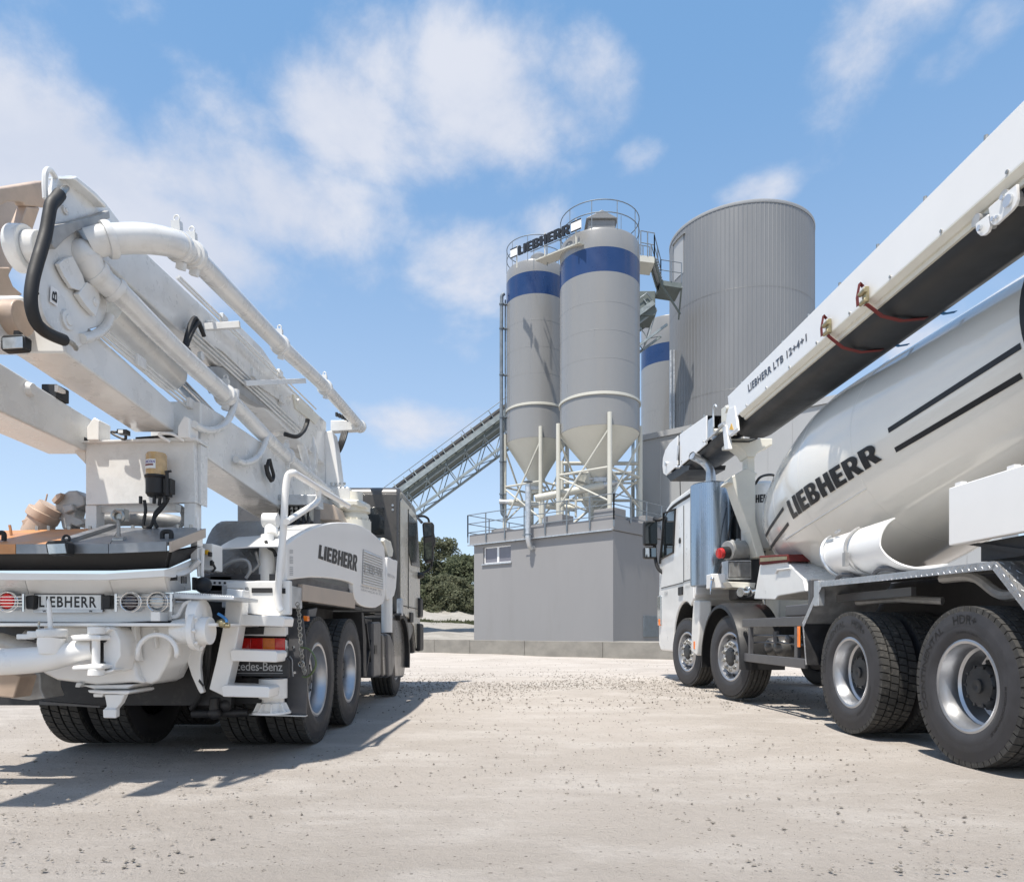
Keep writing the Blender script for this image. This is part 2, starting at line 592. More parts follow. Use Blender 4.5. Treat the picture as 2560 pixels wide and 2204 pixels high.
def thing(name, label, category, loc=(0, 0, 0), rotz=0.0, **props):
    o = bpy.data.objects.new(name, None)
    o.empty_display_size = .3
    COL.objects.link(o)
    o.location = loc
    o.rotation_euler = (0, 0, rotz)
    o['label'] = label
    o['category'] = category
    for k, v in props.items():
        o[k] = v
    return o


def copy_tree(o, parent=None):
    c = o.copy()
    COL.objects.link(c)
    c.parent = parent
    for ch in list(o.children):
        copy_tree(ch, c)
    return c


# ------------------------------------------------------------------ lettering
def poly_text(word, gap=.07):
    """heavy block capitals (height 1) as outlines with holes"""
    def arc(cx, cy, rx, ry, a0, a1, n=8):
        return [(cx + rx * math.cos(R_(a0 + (a1 - a0) * i / n)), cy + ry * math.sin(R_(a0 + (a1 - a0) * i / n))) for i in range(n + 1)]
    G = {
        'L': (.50, [[(0, 0), (.50, 0), (.50, .22), (.25, .22), (.25, 1), (0, 1)]]),
        'I': (.25, [[(0, 0), (.25, 0), (.25, 1), (0, 1)]]),
        'E': (.52, [[(0, 0), (.52, 0), (.52, .21), (.25, .21), (.25, .40), (.48, .40), (.48, .60), (.25, .60), (.25, .79), (.52, .79), (.52, 1), (0, 1)]]),
        'H': (.66, [[(0, 0), (.25, 0), (.25, .39), (.41, .39), (.41, 0), (.66, 0), (.66, 1), (.41, 1), (.41, .61), (.25, .61), (.25, 1), (0, 1)]]),
        'B': (.64, [[(0, 0)] + arc(.38, .27, .26, .27, -90, 60) + arc(.38, .75, .24, .25, -50, 90) + [(0, 1)],
                    [(.25, .19), (.25, .41)] + arc(.33, .30, .07, .11, 90, -90, 6), [(.25, .60), (.25, .82)] + arc(.32, .71, .07, .11, 90, -90, 6)]),
        'R': (.68, [[(0, 0), (.25, 0), (.25, .36), (.28, .36), (.42, 0), (.70, 0), (.52, .42)] + arc(.38, .70, .27, .30, -50, 90) + [(0, 1)],
                    [(.25, .55), (.25, .81)] + arc(.34, .68, .07, .13, 90, -90, 6)]),
    }
    cu = bpy.data.curves.new('lettering', 'CURVE')
    cu.dimensions = '2D'
    cu.fill_mode = 'BOTH'
    x = 0
    for ch in word:
        w, loops = G[ch]
        for lp in loops:
            sp = cu.splines.new('POLY')
            sp.points.add(len(lp) - 1)
            for p, q in zip(sp.points, lp):
                p.co = (q[0] + x, q[1], 0, 1)
            sp.use_cyclic_u = True
        x += w + gap
    return curve_mesh(cu)


def font_text(word, bold=0.0, spacing=1.0):
    cu = bpy.data.curves.new('lettering', 'FONT')
    cu.body = word
    cu.size = 1.0
    cu.offset = bold
    cu.space_character = spacing
    cu.resolution_u = 3
    cu.fill_mode = 'FRONT'
    return curve_mesh(cu)


def curve_mesh(cu):
    ob = bpy.data.objects.new('lettering', cu)
    me = bpy.data.meshes.new_from_object(ob)
    co = [tuple(v.co) for v in me.vertices]
    fs = [tuple(p.vertices) for p in me.polygons]
    bpy.data.objects.remove(ob)
    bpy.data.curves.remove(cu)
    bpy.data.meshes.remove(me)
    xs = [c[0] for c in co]
    ys = [c[1] for c in co]
    x0, x1, y0, y1 = min(xs), max(xs), min(ys), max(ys)
    # every coordinate normalised to 0..1 over the whole word
    return [((c[0] - x0) / (x1 - x0), (c[1] - y0) / (y1 - y0)) for c in co], fs, (x1 - x0) / (y1 - y0)


def letters(name, txt, fn, mat, parent, cuts=0):
    """lay normalised text on a surface given by fn(u, v) -> point"""
    co, fs, asp = txt
    if cuts:
        bm = bmesh.new()
        vv = [bm.verts.new((c[0], c[1], 0)) for c in co]
        for q in fs:
            try:
                bm.faces.new([vv[i] for i in q])
            except ValueError:
                pass
        for i in range(1, cuts):
            for no in ((1, 0, 0), (0, 1, 0)):
                if no[1] and i % 4:
                    continue
                bmesh.ops.bisect_plane(bm, geom=bm.verts[:] + bm.edges[:] + bm.faces[:], plane_co=(i / cuts, i / cuts, 0), plane_no=no)
        bm.verts.index_update()
        co = [(v.co.x, v.co.y) for v in bm.verts]
        fs = [tuple(v.index for v in f.verts) for f in bm.faces]
        bm.free()
    mb = MB().add([fn(c[0], c[1]) for c in co], fs)
    return build(name, mb, mat, parent, smooth=0, recalc=False)


def quad_fn(p00, p10, p11, p01):
    a, b, c, d = map(Vector, (p00, p10, p11, p01))
    return lambda u, v: (a * (1 - u) + b * u) * (1 - v) + (d * (1 - u) + c * u) * v


def arcpts(c, r, a0, a1, n, plane='yz', fix=0.0):
    out = []
    for i in range(n + 1):
        a = R_(a0 + (a1 - a0) * i / n)
        u, v = c[0] + r * math.cos(a), c[1] + r * math.sin(a)
        out.append({'yz': (fix, u, v), 'xz': (u, fix, v), 'xy': (u, v, fix)}[plane])
    return out


# points of the place, measured from the photograph at a known distance
def ray(px, py):
    return np.array([(px - CX) / FPX, 1.0, (HY - py) / FPX])


def wy(px, py, Y):
    d = ray(px, py)
    return Vector((d[0] * Y, Y, HC + d[2] * Y))


def wx(px, py, X):
    d = ray(px, py)
    t = X / d[0]
    return Vector((X, t, HC + d[2] * t))
# ================================================================== THE SETTING
U = Vector((-.755, .655, 0)).normalized()        # along the plant's front, leftwards
V = Vector((U.y, -U.x, 0))                       # into the plant
if V.y < 0:
    V = -V


def uv(org, u, v, z=0.0):
    p = Vector(org) + U * u + V * v
    return Vector((p.x, p.y, z))


# ground: one sheet with gentle unevenness near the camera
mb = MB()
ys = [-60, -20, -6] + [i * .5 for i in range(-4, 60)] + [32, 36, 45, 60, 100, 200, 500, 1500, 4000]
xs = [-4000, -1200, -300, -80, -30, -16] + [i * .5 for i in range(-20, 21)] + [16, 30, 80, 300, 1200, 4000]
rows = []
for y in ys:
    r = []
    for x in xs:
        h = .010 * math.sin(x * 1.7 + y * .6) + .008 * math.sin(x * .7 - y * 1.9 + 1) if abs(x) <= 10 and -2 <= y <= 30 else 0
        r.append((x, y, h - .018))
    rows.append(r)
mb.strip(rows)
build('ground', mb, 'gravel_ground', smooth=80, recalc=False, kind='structure')

# loose stones on the yard
mb = MB()
octa = [(1, 0, 0), (0, 1, 0), (-1, 0, 0), (0, -1, 0), (0, 0, .9), (0, 0, -.7)]
octf = [(0, 1, 4), (1, 2, 4), (2, 3, 4), (3, 0, 4), (1, 0, 5), (2, 1, 5), (3, 2, 5), (0, 3, 5)]


def stone(x, y, r):
    a = random.uniform(0, 6.28)
    ca, sa = math.cos(a), math.sin(a)
    sx, sy, sz = r * random.uniform(.7, 1.3), r * random.uniform(.6, 1.1), r * random.uniform(.45, .85)
    vs = []
    for v in octa:
        j = [c + random.uniform(-.22, .22) for c in v]
        vs.append((x + sx * (j[0] * ca - j[1] * sa), y + sy * (j[0] * sa + j[1] * ca), sz * j[2] + sz * .25 - .012))
    mb.add(vs, octf)


for i in range(6500):                                   # the loose band between the trucks
    y = random.gauss(11.6, 1.5)
    x = random.gauss(1.0, 2.6)
    stone(x, y, random.choice([.006, .007, .008, .009, .011, .013, .018]))
for i in range(9000):                                   # scattered over the yard
    y = 2.6 + 20 * random.random() ** 1.3
    x = random.uniform(-1, 1) * y * .75
    stone(x, y, random.choice([.0025, .003, .003, .004, .004, .005, .006, .007, .009, .012]) * (1 if y < 8 else 1.3))
for k in range(18):
    cx_, cy_ = random.uniform(-3, 3), random.uniform(3.2, 9)
    for i in range(22):
        stone(random.gauss(cx_, .35), random.gauss(cy_, .2), random.choice([.003, .004, .005, .006, .008, .012]))
build('gravel', mb, 'stone', smooth=0, recalc=False, kind='stuff')

# low concrete retaining wall, cast in panels
WALL0 = Vector((-1.42, 27.0, 0))
wu = Vector((5.89, -5.25, 0)).normalized()
wv = Vector((-wu.y, wu.x, 0))
ret = thing('retaining_wall', 'long low concrete retaining wall in front of the grey plant building', 'retaining wall', WALL0)
edges_ = [-110, -90, -74, -62, -52, -43, -34, -28, -22, -16, -10.5, -5.2, -2.35, -.3, 2.5, 5.9, 9.2, 12.6, 16, 20, 26, 34, 44, 56, 72, 90]
for a, b in zip(edges_[:-1], edges_[1:]):
    m = MB()
    ju = .004 * math.sin(a * 7)
    p = [wu * (a + .008) - wv * (.0 + ju), wu * (b - .008) - wv * (.0 + ju), wu * (b - .008) + wv * .24, wu * (a + .008) + wv * .24]
    m.hexa([(q.x, q.y, -.2) for q in p] + [(q.x, q.y, .52 + ju) for q in p])
    build('wall_panel', m, 'concrete', ret, bevel=.012)
# raised yard behind the wall and the earth bank beyond
mb = MB()
rows = []
for v in [.1, 4, 8, 12, 18, 30, 60, 120, 400]:
    r = []
    for u in [-200, -60, -34, -25, -15, -8, -4, 0, 4, 8, 14, 20, 26, 60, 200]:
        p = WALL0 + wu * u + wv * v
        r.append((p.x, p.y, .44 + .03 * math.sin(u * .9 + v)))
    rows.append(r)
mb.strip(rows)
build('yard', mb, 'pale_earth', smooth=80, kind='structure')
mb = MB()
rows = []
for i, y in enumerate(np.linspace(37, 62, 26)):
    r = []
    for x in np.linspace(-60, 30, 91):
        t = (y - 37) / 25
        prof = .95 * min(1, t / .30) + 1.15 * max(0, min(1, (t - .38) / .3)) - .6 * max(0, (t - .75) / .25)
        r.append((x, y + .6 * math.sin(x * .4), .40 + prof * (1 + .12 * math.sin(x * .63) + .08 * math.sin(x * 1.7 + y)) + .05 * random.uniform(-1, 1)))
    rows.append(r)
mb.strip(rows)
build('hill', mb, 'pale_earth', smooth=80, kind='structure')
mb = MB()
for i in range(14000):
    x = random.uniform(-20, 4)
    y = random.gauss(46.2, .8)
    z = 1.28 + .08 * math.sin(x * .63) + (y - 45.6) * .12
    h, a = random.uniform(.06, .18), random.uniform(0, 6.28)
    dx, dy = .14 * math.cos(a), .14 * math.sin(a)
    mb.add([(x - dx, y - dy, z - .1), (x + dx, y + dy, z - .1), (x + random.uniform(-.1, .1), y, z + h)], [(0, 1, 2)])
build('grass', mb, 'grass_green', smooth=0, recalc=False, kind='stuff')


# trees beyond the bank
def tree(x, y, z0, h, w, mat, label, seed):
    rd = random.Random(seed)
    t = thing('broadleaf_tree', label, 'tree', (x, y, z0), group='bushy trees behind the earth bank')
    m = MB()
    m.tube([(0, 0, -.3), (.1, .05, h * .25), (-.05, .1, h * .55), (.05, 0, h * .8)], [.17, .14, .09, .04], 8)
    for k in range(6):
        a = k * 1.05 + rd.random()
        z = h * (.18 + .07 * k)
        m.tube([(0, 0, z), (w * .22 * math.cos(a), w * .22 * math.sin(a), z + h * .12), (w * .4 * math.cos(a), w * .4 * math.sin(a), z + h * .26)], [.07, .05, .02], 5)
    build('trunk', m, 'bark', t)
    m = MB()
    cl = []
    for k in range(64):
        a, q = rd.uniform(0, 6.28), math.sqrt(rd.random())
        zz = rd.uniform(.04, .95)
        wid = math.sin(math.pi * min(1, .30 + zz * .66)) ** .6
        cl.append((w * .5 * q * wid * math.cos(a), w * .5 * q * wid * math.sin(a), h * zz, rd.uniform(.35, .85) * w * .15))
    for (cx_, cy_, cz_, r) in cl:
        for i in range(270):
            d = Vector((rd.gauss(0, 1), rd.gauss(0, 1), rd.gauss(0, 1))).normalized() * r * (rd.random() ** .45)
            c = Vector((cx_, cy_, cz_)) + Vector((d.x, d.y, d.z * .8))
            s_ = rd.uniform(.06, .14)
            a_ = Vector((rd.gauss(0, 1), rd.gauss(0, 1), rd.gauss(0, .6))).normalized() * s_
            b_ = a_.cross(Vector((rd.gauss(0, 1), rd.gauss(0, 1), rd.gauss(0, 1)))).normalized() * s_ * .7
            m.add([c - a_, c - b_, c + a_, c + b_], [(0, 1, 2, 3)])
    for i in range(9000):                                     # loose outer leaves that blend the clumps together
        a, zz = rd.uniform(0, 6.28), rd.uniform(.03, .97)
        wid = math.sin(math.pi * min(1, .30 + zz * .66)) ** .6 * w * .54 * (.86 + .14 * math.sin(a * 3 + zz * 9) + .08 * math.sin(a * 7 - zz * 15))
        q = wid * rd.uniform(.55, 1.0) ** .5
        c = Vector((q * math.cos(a), q * math.sin(a), h * zz))
        s_ = rd.uniform(.06, .13)
        a_ = Vector((rd.gauss(0, 1), rd.gauss(0, 1), rd.gauss(0, .6))).normalized() * s_
        b_ = a_.cross(Vector((rd.gauss(0, 1), rd.gauss(0, 1), rd.gauss(0, 1)))).normalized() * s_ * .7
        m.add([c - a_, c - b_, c + a_, c + b_], [(0, 1, 2, 3)])
    build('crown', m, mat, t, smooth=0, recalc=False)


tree(-9.4, 58, 1.7, 5.7, 5.6, 'leaf_a', 'dense green tree beyond the bank, just past the grey cab', 1)
tree(-6.6, 60, 1.7, 7.3, 6.2, 'leaf_b', 'tallest pale green tree between the grey cab and the plant building', 2)
tree(-4.0, 57, 1.7, 5.4, 5.0, 'leaf_a', 'dark green tree hard by the corner of the plant building', 3)
tree(-12.8, 61, 1.7, 6.4, 6.2, 'leaf_b', 'olive green tree mostly hidden by the grey truck cab', 4)
tree(-7.9, 54.5, 1.5, 3.9, 5.4, 'leaf_a', 'low round bush at the foot of the taller trees', 5)
tree(-5.0, 54.0, 1.5, 3.6, 5.0, 'leaf_b', 'low spreading bush in front of the tree by the plant building', 6)

# ------------------------------------------------------------------ plant building
B0 = Vector((3.9, 27.0, 0))
bld = thing('plant_building', 'plain grey rendered plant building with a railed flat roof under the silos', 'building', B0)
GZ = .40


def bp(u, v, z):
    q = U * u + V * v
    return Vector((q.x, q.y, z))


def bbox_(m, u0, u1, v0, v1, z0, z1):
    """box in the building's own directions"""
    return m.hexa([bp(u0, v0, z0), bp(u1, v0, z0), bp(u1, v1, z0), bp(u0, v1, z0), bp(u0, v0, z1), bp(u1, v0, z1), bp(u1, v1, z1), bp(u0, v1, z1)])


BW, BD, ZE, ZP = 7.45, 8.5, 4.74, 5.24
# front wall with a window opening
p_a, p_b = 5.56, 6.93        # window span along the front, corrected below from the photograph


def front_hit(px, py):
    """point of the building's front plane, as (u, z)"""
    d = Vector(ray(px, py))
    o = Vector((0, 0, HC)) - B0
    t = -o.dot(V) / d.dot(V)
    q = o + d * t
    return q.dot(U), q.z


p_b, z_t = front_hit(1208, 1368)
p_a, _ = front_hit(1277, 1360)
_, z_b = front_hit(1208, 1410)
m = MB()
o = [(0, GZ - .3), (BW, GZ - .3), (BW, ZE), (0, ZE)]
i_ = [(p_a, z_b), (p_b, z_b), (p_b, z_t), (p_a, z_t)]
vs_, fs_ = [], []
for (u, z) in o + i_:
    vs_.append(bp(u, 0, z))
for (u, z) in i_:
    vs_.append(bp(u, .16, z))
for k in range(4):
    l = (k + 1) % 4
    fs_ += [(k, l, 4 + l, 4 + k), (4 + k, 4 + l, 8 + l, 8 + k)]
m.add(vs_, fs_)
m.add([bp(0, 0, GZ - .3), bp(0, BD, GZ - .3), bp(0, BD, ZE), bp(0, 0, ZE), bp(BW, 0, GZ - .3), bp(BW, BD, GZ - .3), bp(BW, BD, ZE), bp(BW, 0, ZE)],
      [(0, 1, 2, 3), (7, 6, 5, 4), (1, 5, 6, 2), (3, 2, 6, 7)])
build('wall', m, 'wall_render', bld, smooth=0)
m = MB()
bbox_(m, -.06, BW + .24, -.06, BD + .06, ZE + .02, ZP)
build('roof_slab', m, 'wall_render', bld, bevel=.02, smooth=0)
m = MB()
bbox_(m, -.02, BW + .30, -.15, -.063, ZE + .0, ZE + .045)
build('drip_strip', m, 'galvanised', bld)
win = MB()
fw = .055
for (a, b, c, d) in [(p_a, p_b, z_b, z_b + fw), (p_a, p_b, z_t - fw, z_t), (p_a, p_a + fw, z_b + fw, z_t - fw), (p_b - fw, p_b, z_b + fw, z_t - fw),
                     ((p_a + p_b) / 2 - fw, (p_a + p_b) / 2 + fw, z_b + fw, z_t - fw)]:
    bbox_(win, a, b, .09, .15, c, d)
wo_ = build('window', win, 'sign_white', bld, bevel=.008)
for a, b in ((p_a + fw, (p_a + p_b) / 2 - fw), ((p_a + p_b) / 2 + fw, p_b - fw)):
    m = MB()
    bbox_(m, a, b, .12, .13, z_b + fw, z_t - fw)
    build('pane', m, 'window_pane', wo_, smooth=0)
m = MB()
bbox_(m, p_a - .06, p_b + .06, -.07, .09, z_b - .05, z_b)
build('sill', m, 'galvanised', wo_)
# steel hatch in the shaded side
m = MB()
bbox_(m, -.05, 0.0, 2.25, 3.45, .62, 1.5)
build('hatch', m, 'rail_steel', bld, bevel=.01)
# roof plinths under the silo legs and the roof railing
S1 = Vector((1.15, 33.5, 0))          # smaller silo
S2 = Vector((3.69, 29.5, 0))          # nearer, wider silo
R1, R2 = 1.42, 1.67
LEGA = R_(-84)


def legs_of(c, r):
    return [(c.x + (r + .09) * math.cos(LEGA + k * math.pi / 2), c.y + (r + .09) * math.sin(LEGA + k * math.pi / 2)) for k in range(4)]


for c, r in ((S1, R1), (S2, R2)):
    for (x, y) in legs_of(c, r):
        m = MB()
        q = Vector((x, y, 0)) - B0
        u, v = q.dot(U), q.dot(V)
        bbox_(m, u - .5, u + .5, v - .4, v + .4, ZP, ZP + .42)
        build('plinth', m, 'wall_render', bld, bevel=.02, smooth=0)
def railing(parent, pts, zs, rails, post_r=.028, rail_r=.02, drop=.3, mat='rail_steel', closed=False, out=None):
    """posts at pts, and one object per rail; heights relative to zs"""
    for p in pts:
        m = MB()
        m.beam((p[0], p[1], zs - drop), (p[0], p[1], zs + rails[0]), post_r * 2, post_r * 2, (0, 1, 0))
        build('railing_post', m, mat, parent)
    for h in rails:
        m = MB()
        m.tube([(p[0], p[1], zs + h) for p in pts], rail_r, 6, closed)
        build('rail', m, mat, parent)


def lerp_pts(a, b, n):
    return [a + (b - a) * i / n for i in range(n + 1)]


fr = lerp_pts(bp(BW + .29, -.11, 0), bp(-.1, -.11, 0), 7)
sd = lerp_pts(bp(-.1, -.11, 0), bp(-.1, BD, 0), 7)
bk = lerp_pts(bp(-.1, BD, 0), bp(BW + .29, BD, 0), 6)
lf = lerp_pts(bp(BW + .29, BD, 0), bp(BW + .29, -.11, 0), 6)
for seg in (fr, sd, bk, lf):
    railing(bld, seg, ZP, (.90, .50, .10), drop=.36 if seg is fr else .1)

# flue on the front
u0, _ = front_hit(1333, 1300)
flu = thing('flue_pipe', 'galvanised flue pipe rising along the roof edge of the plant building', 'flue', B0 + U * u0)
m = MB()
c_ = -V * .34
m.tube([V * .02 + Vector((0, 0, 4.36)) + U * .0, c_ * .55 + Vector((0, 0, 4.40)), c_ + Vector((0, 0, 4.74)), c_ + Vector((0, 0, 5.0)), c_ + Vector((0, 0, 7.0))], .12, 16)
build('pipe', m, 'galvanised', flu)
m = MB()
m.lathe([(.01, .16), (.20, .10), (.20, .085), (.01, .09)], c_ + Vector((0, 0, 7.02)), 'z', 16)
for a in (0, 2.1, 4.2):
    m.beam(c_ + Vector((.1 * math.cos(a), .1 * math.sin(a), 6.98)), c_ + Vector((.1 * math.cos(a), .1 * math.sin(a), 7.12)), .015, .015, (1, 0, 0))
build('rain_cap', m, 'rail_steel', flu)
m = MB()
m.beam(c_ - U * .02 + Vector((0, 0, 4.9)) + U * .35, c_ + Vector((0, 0, 4.9)) - U * .2, .02, .03)
m.lathe([(.135, -.03), (.135, .03)], c_ + Vector((0, 0, 4.9)), 'z', 16)
build('bracket', m, 'rail_steel', flu)


# ------------------------------------------------------------------ silos
def silo(label, c, r, zc0, zr, zcone, ztop, zb0, zb1, rout=.22, rail=True, base=ZP + .42, legs=True):
    s = thing('cement_silo', label, 'silo', (c.x, c.y, base), group='pale grey silos with a blue band')
    B = base
    m = MB()
    m.lathe([(r, zc0 - B), (r, zb0 - B)], (0, 0, 0), 'z', 64)
    m.lathe([(r, zb1 - B), (r, ztop - .12 - B), (r - .03, ztop - .03 - B), (r * .55, ztop + .28 - B), (.02, ztop + .4 - B)], (0, 0, 0), 'z', 64)
    build('shell', m, 'silo_paint', s, smooth=30)
    m = MB()
    m.lathe([(r + .001, zb0 - B), (r + .001, zb1 - B)], (0, 0, 0), 'z', 64)
    build('blue_band', m, 'blue_band', s)
    m = MB()
    m.lathe([(r + .001, zr - .06 - B), (r + .05, zr - .06 - B), (r + .05, zr + .03 - B), (r + .001, zr + .06 - B)], (0, 0, 0), 'z', 64)
    build('ring', m, 'silo_cream_bounce', s)
    m = MB()
    m.lathe([(r - .01, zc0 - B), (r * .45, (zc0 + (zcone - zc0) * .62) - B), (rout, zcone - B), (rout, zcone - .35 - B)], (0, 0, 0), 'z', 48)
    build('cone', m, 'silo_cream_bounce', s)
    for z in np.linspace(zr + 1.4, zb0 - 1.2, 3):                  # weld seams that catch the light
        m = MB()
        m.lathe([(r + .002, z - .012 - B), (r + .006, z - B), (r + .002, z + .012 - B)], (0, 0, 0), 'z', 64)
        build('weld_seam', m, 'silo_paint', s)
    if legs:
        for (x, y) in legs_of(Vector((0, 0, 0)), r):
            m = MB()
            m.cyl((x, y, 0), (x, y, zc0 + .45 - B), .095, n=14)
            m.cbox((x, y, .02), (.34, .34, .04))
            build('leg', m, 'silo_cream_bounce', s)
        L = legs_of(Vector((0, 0, 0)), r)
        for k in range(4):
            a, b = L[k], L[(k + 1) % 4]
            m = MB()
            m.cyl((a[0], a[1], .35), (b[0], b[1], (zc0 - B) * .95), .045, n=8)
            m.cyl((b[0], b[1], .35), (a[0], a[1], (zc0 - B) * .48), .04, n=8)
            m.cyl((a[0], a[1], (zc0 - B) * .5), (b[0], b[1], (zc0 - B) * .5), .05, n=8)
            build('brace', m, 'silo_cream_bounce', s)
    if rail:
        n = 10
        pts = [(r * .985 * math.cos(6.2832 * i / n), r * .985 * math.sin(6.2832 * i / n)) for i in range(n)]
        for p in pts:
            m = MB()
            m.beam((p[0], p[1], ztop - .2 - B), (p[0], p[1], ztop + 1.08 - B), .03, .03, (0, 1, 0))
            build('railing_post', m, 'rail_steel', s)
        for h in (1.08, .58):
            m = MB()
            m.tube([(r * .985 * math.cos(6.2832 * i / 40), r * .985 * math.sin(6.2832 * i / 40), ztop + h - B) for i in range(40)], .02, 6, True)
            build('rail', m, 'rail_steel', s)
    return s, B


s1, b1 = silo('slimmer pale silo with a blue band, standing at the grey downpipe', S1, R1, 9.75, 11.3, 7.75, 17.95, 16.33, 17.36)
s2, b2 = silo('wider pale silo with a blue band and a railing round its filter box', S2, R2, 9.08, 10.34, 7.3, 16.95, 15.17, 16.15)
S3 = Vector((10.6, 47.0, 0))
s3, b3 = silo('partly hidden pale silo with a blue band behind the wide silo', S3, 1.9, 9.0, 12, 5.2, 21.3, 18.3, 19.5, rail=False, base=.44)
# pneumatic filling valves and filter boxes on the tops
m = MB()
m.hexa([(-.55, -.75, 16.9 - b2), (.55, -.75, 16.9 - b2), (.55, .65, 16.9 - b2), (-.55, .65, 16.9 - b2), (-.55, -.75, 17.75 - b2), (.55, -.75, 17.75 - b2), (.55, .65, 17.75 - b2), (-.55, .65, 17.75 - b2)])
m.prism([(-.66, 17.75 - b2), (.66, 17.75 - b2), (0, 18.1 - b2)], 'y', -.85, .75)
build('filter_box', m, 'silo_paint', s2, bevel=.02)
m = MB()
m.lathe([(.42, 18.0 - b1), (.42, 18.75 - b1), (.2, 18.95 - b1), (.01, 19.0 - b1)], (.15, .1, 0), 'z', 20)
build('filter_box', m, 'silo_paint', s1)
m = MB()
m.cyl((1.0, .6, 16.9 - b2), (1.0, .6, 18.7 - b2), .014, n=6)
build('lightning_rod', m, 'rail_steel', s2)
for s, b, c, z in ((s1, b1, S1, 7.4), (s2, b2, S2, 6.95)):           # screw conveyors and shut-off valves under the cones
    m = MB()
    m.cbox((0, 0, z - .1 - b + .35), (.5, .5, .16))
    m.cyl((-.45, -.1, z + .3 - b), (.5, -.1, z + .3 - b), .05, n=8)
    m.lathe([(.30, z + .55 - b), (.33, z + .58 - b), (.33, z + .66 - b), (.30, z + .69 - b)], (0, 0, 0), 'z', 20)
    build('outlet_valve', m, 'galvanised', s)
scr = thing('screw_conveyor', 'cream tube screw conveyor slung under the silo cones with its motor', 'screw conveyor', (S2.x, S2.y, 6.4))
m = MB()
m.cyl((.15, -.2, .55), (-2.7, .3, .1), .16, n=16)
build('tube', m, 'silo_cream_bounce', scr)
m = MB()
m.cyl((.15, -.22, .56), (.62, -.3, .64), .14, n=14)
m.cyl((.62, -.3, .64), (.78, -.33, .665), .09, n=14)
build('motor', m, 'galvanised', scr)
m = MB()
m.cyl((-2.4, .25, .12), (-2.4, .25, -.75), .09, n=12)
m.cyl((-1.0, 0, .35), (-1.0, 0, -.75), .05, n=8)
build('leg', m, 'silo_cream_bounce', scr)
scr2 = thing('screw_conveyor', 'smaller cream screw conveyor below the slimmer silo', 'screw conveyor', (S1.x, S1.y, 6.6))
m = MB()
m.cyl((-1.3, -.35, .35), (1.9, -.5, .02), .15, n=16)
build('tube', m, 'silo_cream_bounce', scr2)
m = MB()
m.cyl((-1.3, -.35, .35), (-1.75, -.33, .39), .11, n=14)
build('motor', m, 'galvanised', scr2)
m = MB()
m.cyl((1.5, -.48, .05), (1.5, -.48, -.95), .07, n=10)
build('leg', m, 'silo_cream_bounce', scr2)
frame = thing('weighing_frame', 'cream steel frame of struts below the silos on the flat roof', 'steel frame', (S2.x + .6, S2.y + 2.6, ZP))
for (a, b, r) in [((-2, 0, 0), (-2, 0, 3.4), .09), ((1.6, 0, 0), (1.6, 0, 3.4), .09), ((-2, 2, 0), (-2, 2, 3.4), .09), ((1.6, 2, 0), (1.6, 2, 3.4), .09),
                  ((-2, 0, 3.3), (1.6, 0, 3.3), .09), ((-2, 2, 3.3), (1.6, 2, 3.3), .09), ((-2, 0, 1.6), (1.6, 0, 1.6), .07), ((-2, 0, .1), (1.6, 0, 3.2), .06),
                  ((1.6, 0, .1), (-2, 0, 1.6), .05), ((-2, 0, 2.4), (1.6, 0, 2.4), .05), ((1.6, 0, 1.6), (1.6, 2, 3.2), .05), ((-2, 0, 1.6), (-2, 2, 3.2), .05)]:
    m = MB()
    m.cyl(a, b, r, n=8)
    build('strut', m, 'silo_cream_bounce', frame)
m = MB()
m.lathe([(.9, 2.9), (.9, 2.0), (.28, 1.1), (.28, .8)], (-.3, 1, 0), 'z', 24)
build('weigh_hopper', m, 'silo_cream_bounce', frame)

# grey downpipe beside the slimmer silo
dp = thing('filling_pipe', 'thin grey filling pipe running up beside the slimmer silo', 'pipe', (S1.x - R1 - .22, S1.y - .3, 6.9))
m = MB()
m.tube([(.28, .05, -.62), (.05, .02, -.5), (0, 0, -.15), (0, 0, .6), (0, 0, 9.6), (.02, 0, 9.85), (.12, 0, 9.95)], .085, 12)
build('pipe', m, 'rail_steel', dp)
m = MB()
m.tube([(.17, .12, .9), (.17, .12, 9.7)], .035, 8)
build('ladder_rail', m, 'rail_steel', dp)
for z in (.45, 2.0, 4.1, 6.1, 8.3, 9.45):
    m = MB()
    m.lathe([(.085, z - .04), (.12, z - .03), (.12, z + .03), (.085, z + .04)], (0, 0, 0), 'z', 12)
    m.box(-.1, .24, -.02, .14, z - .02, z + .02)
    build('clamp', m, 'rail_steel', dp)

# big lettered sign on the silo tops
sg = thing('rooftop_sign', 'long white and black lettered sign bridging the two silo tops', 'sign', (2.2, 31.0, 17.2))
sga = wy(1276, 646, 31.3)
sgb = wy(1452, 572, 27.7)
off = Vector((2.2, 31.0, 17.2))
bl, br = wy(1276, 646, 31.3) - off, wy(1452, 571, 27.6) - off
tl, tr = wy(1276, 624, 31.3) - off, wy(1452, 546, 27.6) - off
nrm = (br - bl).cross(Vector((0, 0, 1))).normalized()
if nrm.y > 0:
    nrm = -nrm
qf = quad_fn(bl, br, tr, tl)
m = MB()
for (a, b) in ((0, .102), (.875, 1.0)):
    m.extr([qf(a, 0), qf(b, 0), qf(b, 1), qf(a, 1)], -nrm * .04)
build('board', m, 'sign_white', sg, smooth=0)
m = MB()
for (a, b) in ((-.002, .105), (.873, 1.002)):
    for (c, d) in ((-.04, .10), (.90, 1.04)):
        m.extr([qf(a, c) + nrm * .004, qf(b, c) + nrm * .004, qf(b, d) + nrm * .004, qf(a, d) + nrm * .004], -nrm * .012)
build('stripe', m, 'print_black', sg, smooth=0)
m = MB()
co, fs, asp = poly_text('LIEBHERR', .05)
lf_ = lambda u, v: qf(.115 + u * .745, v * 1.04 - .02)
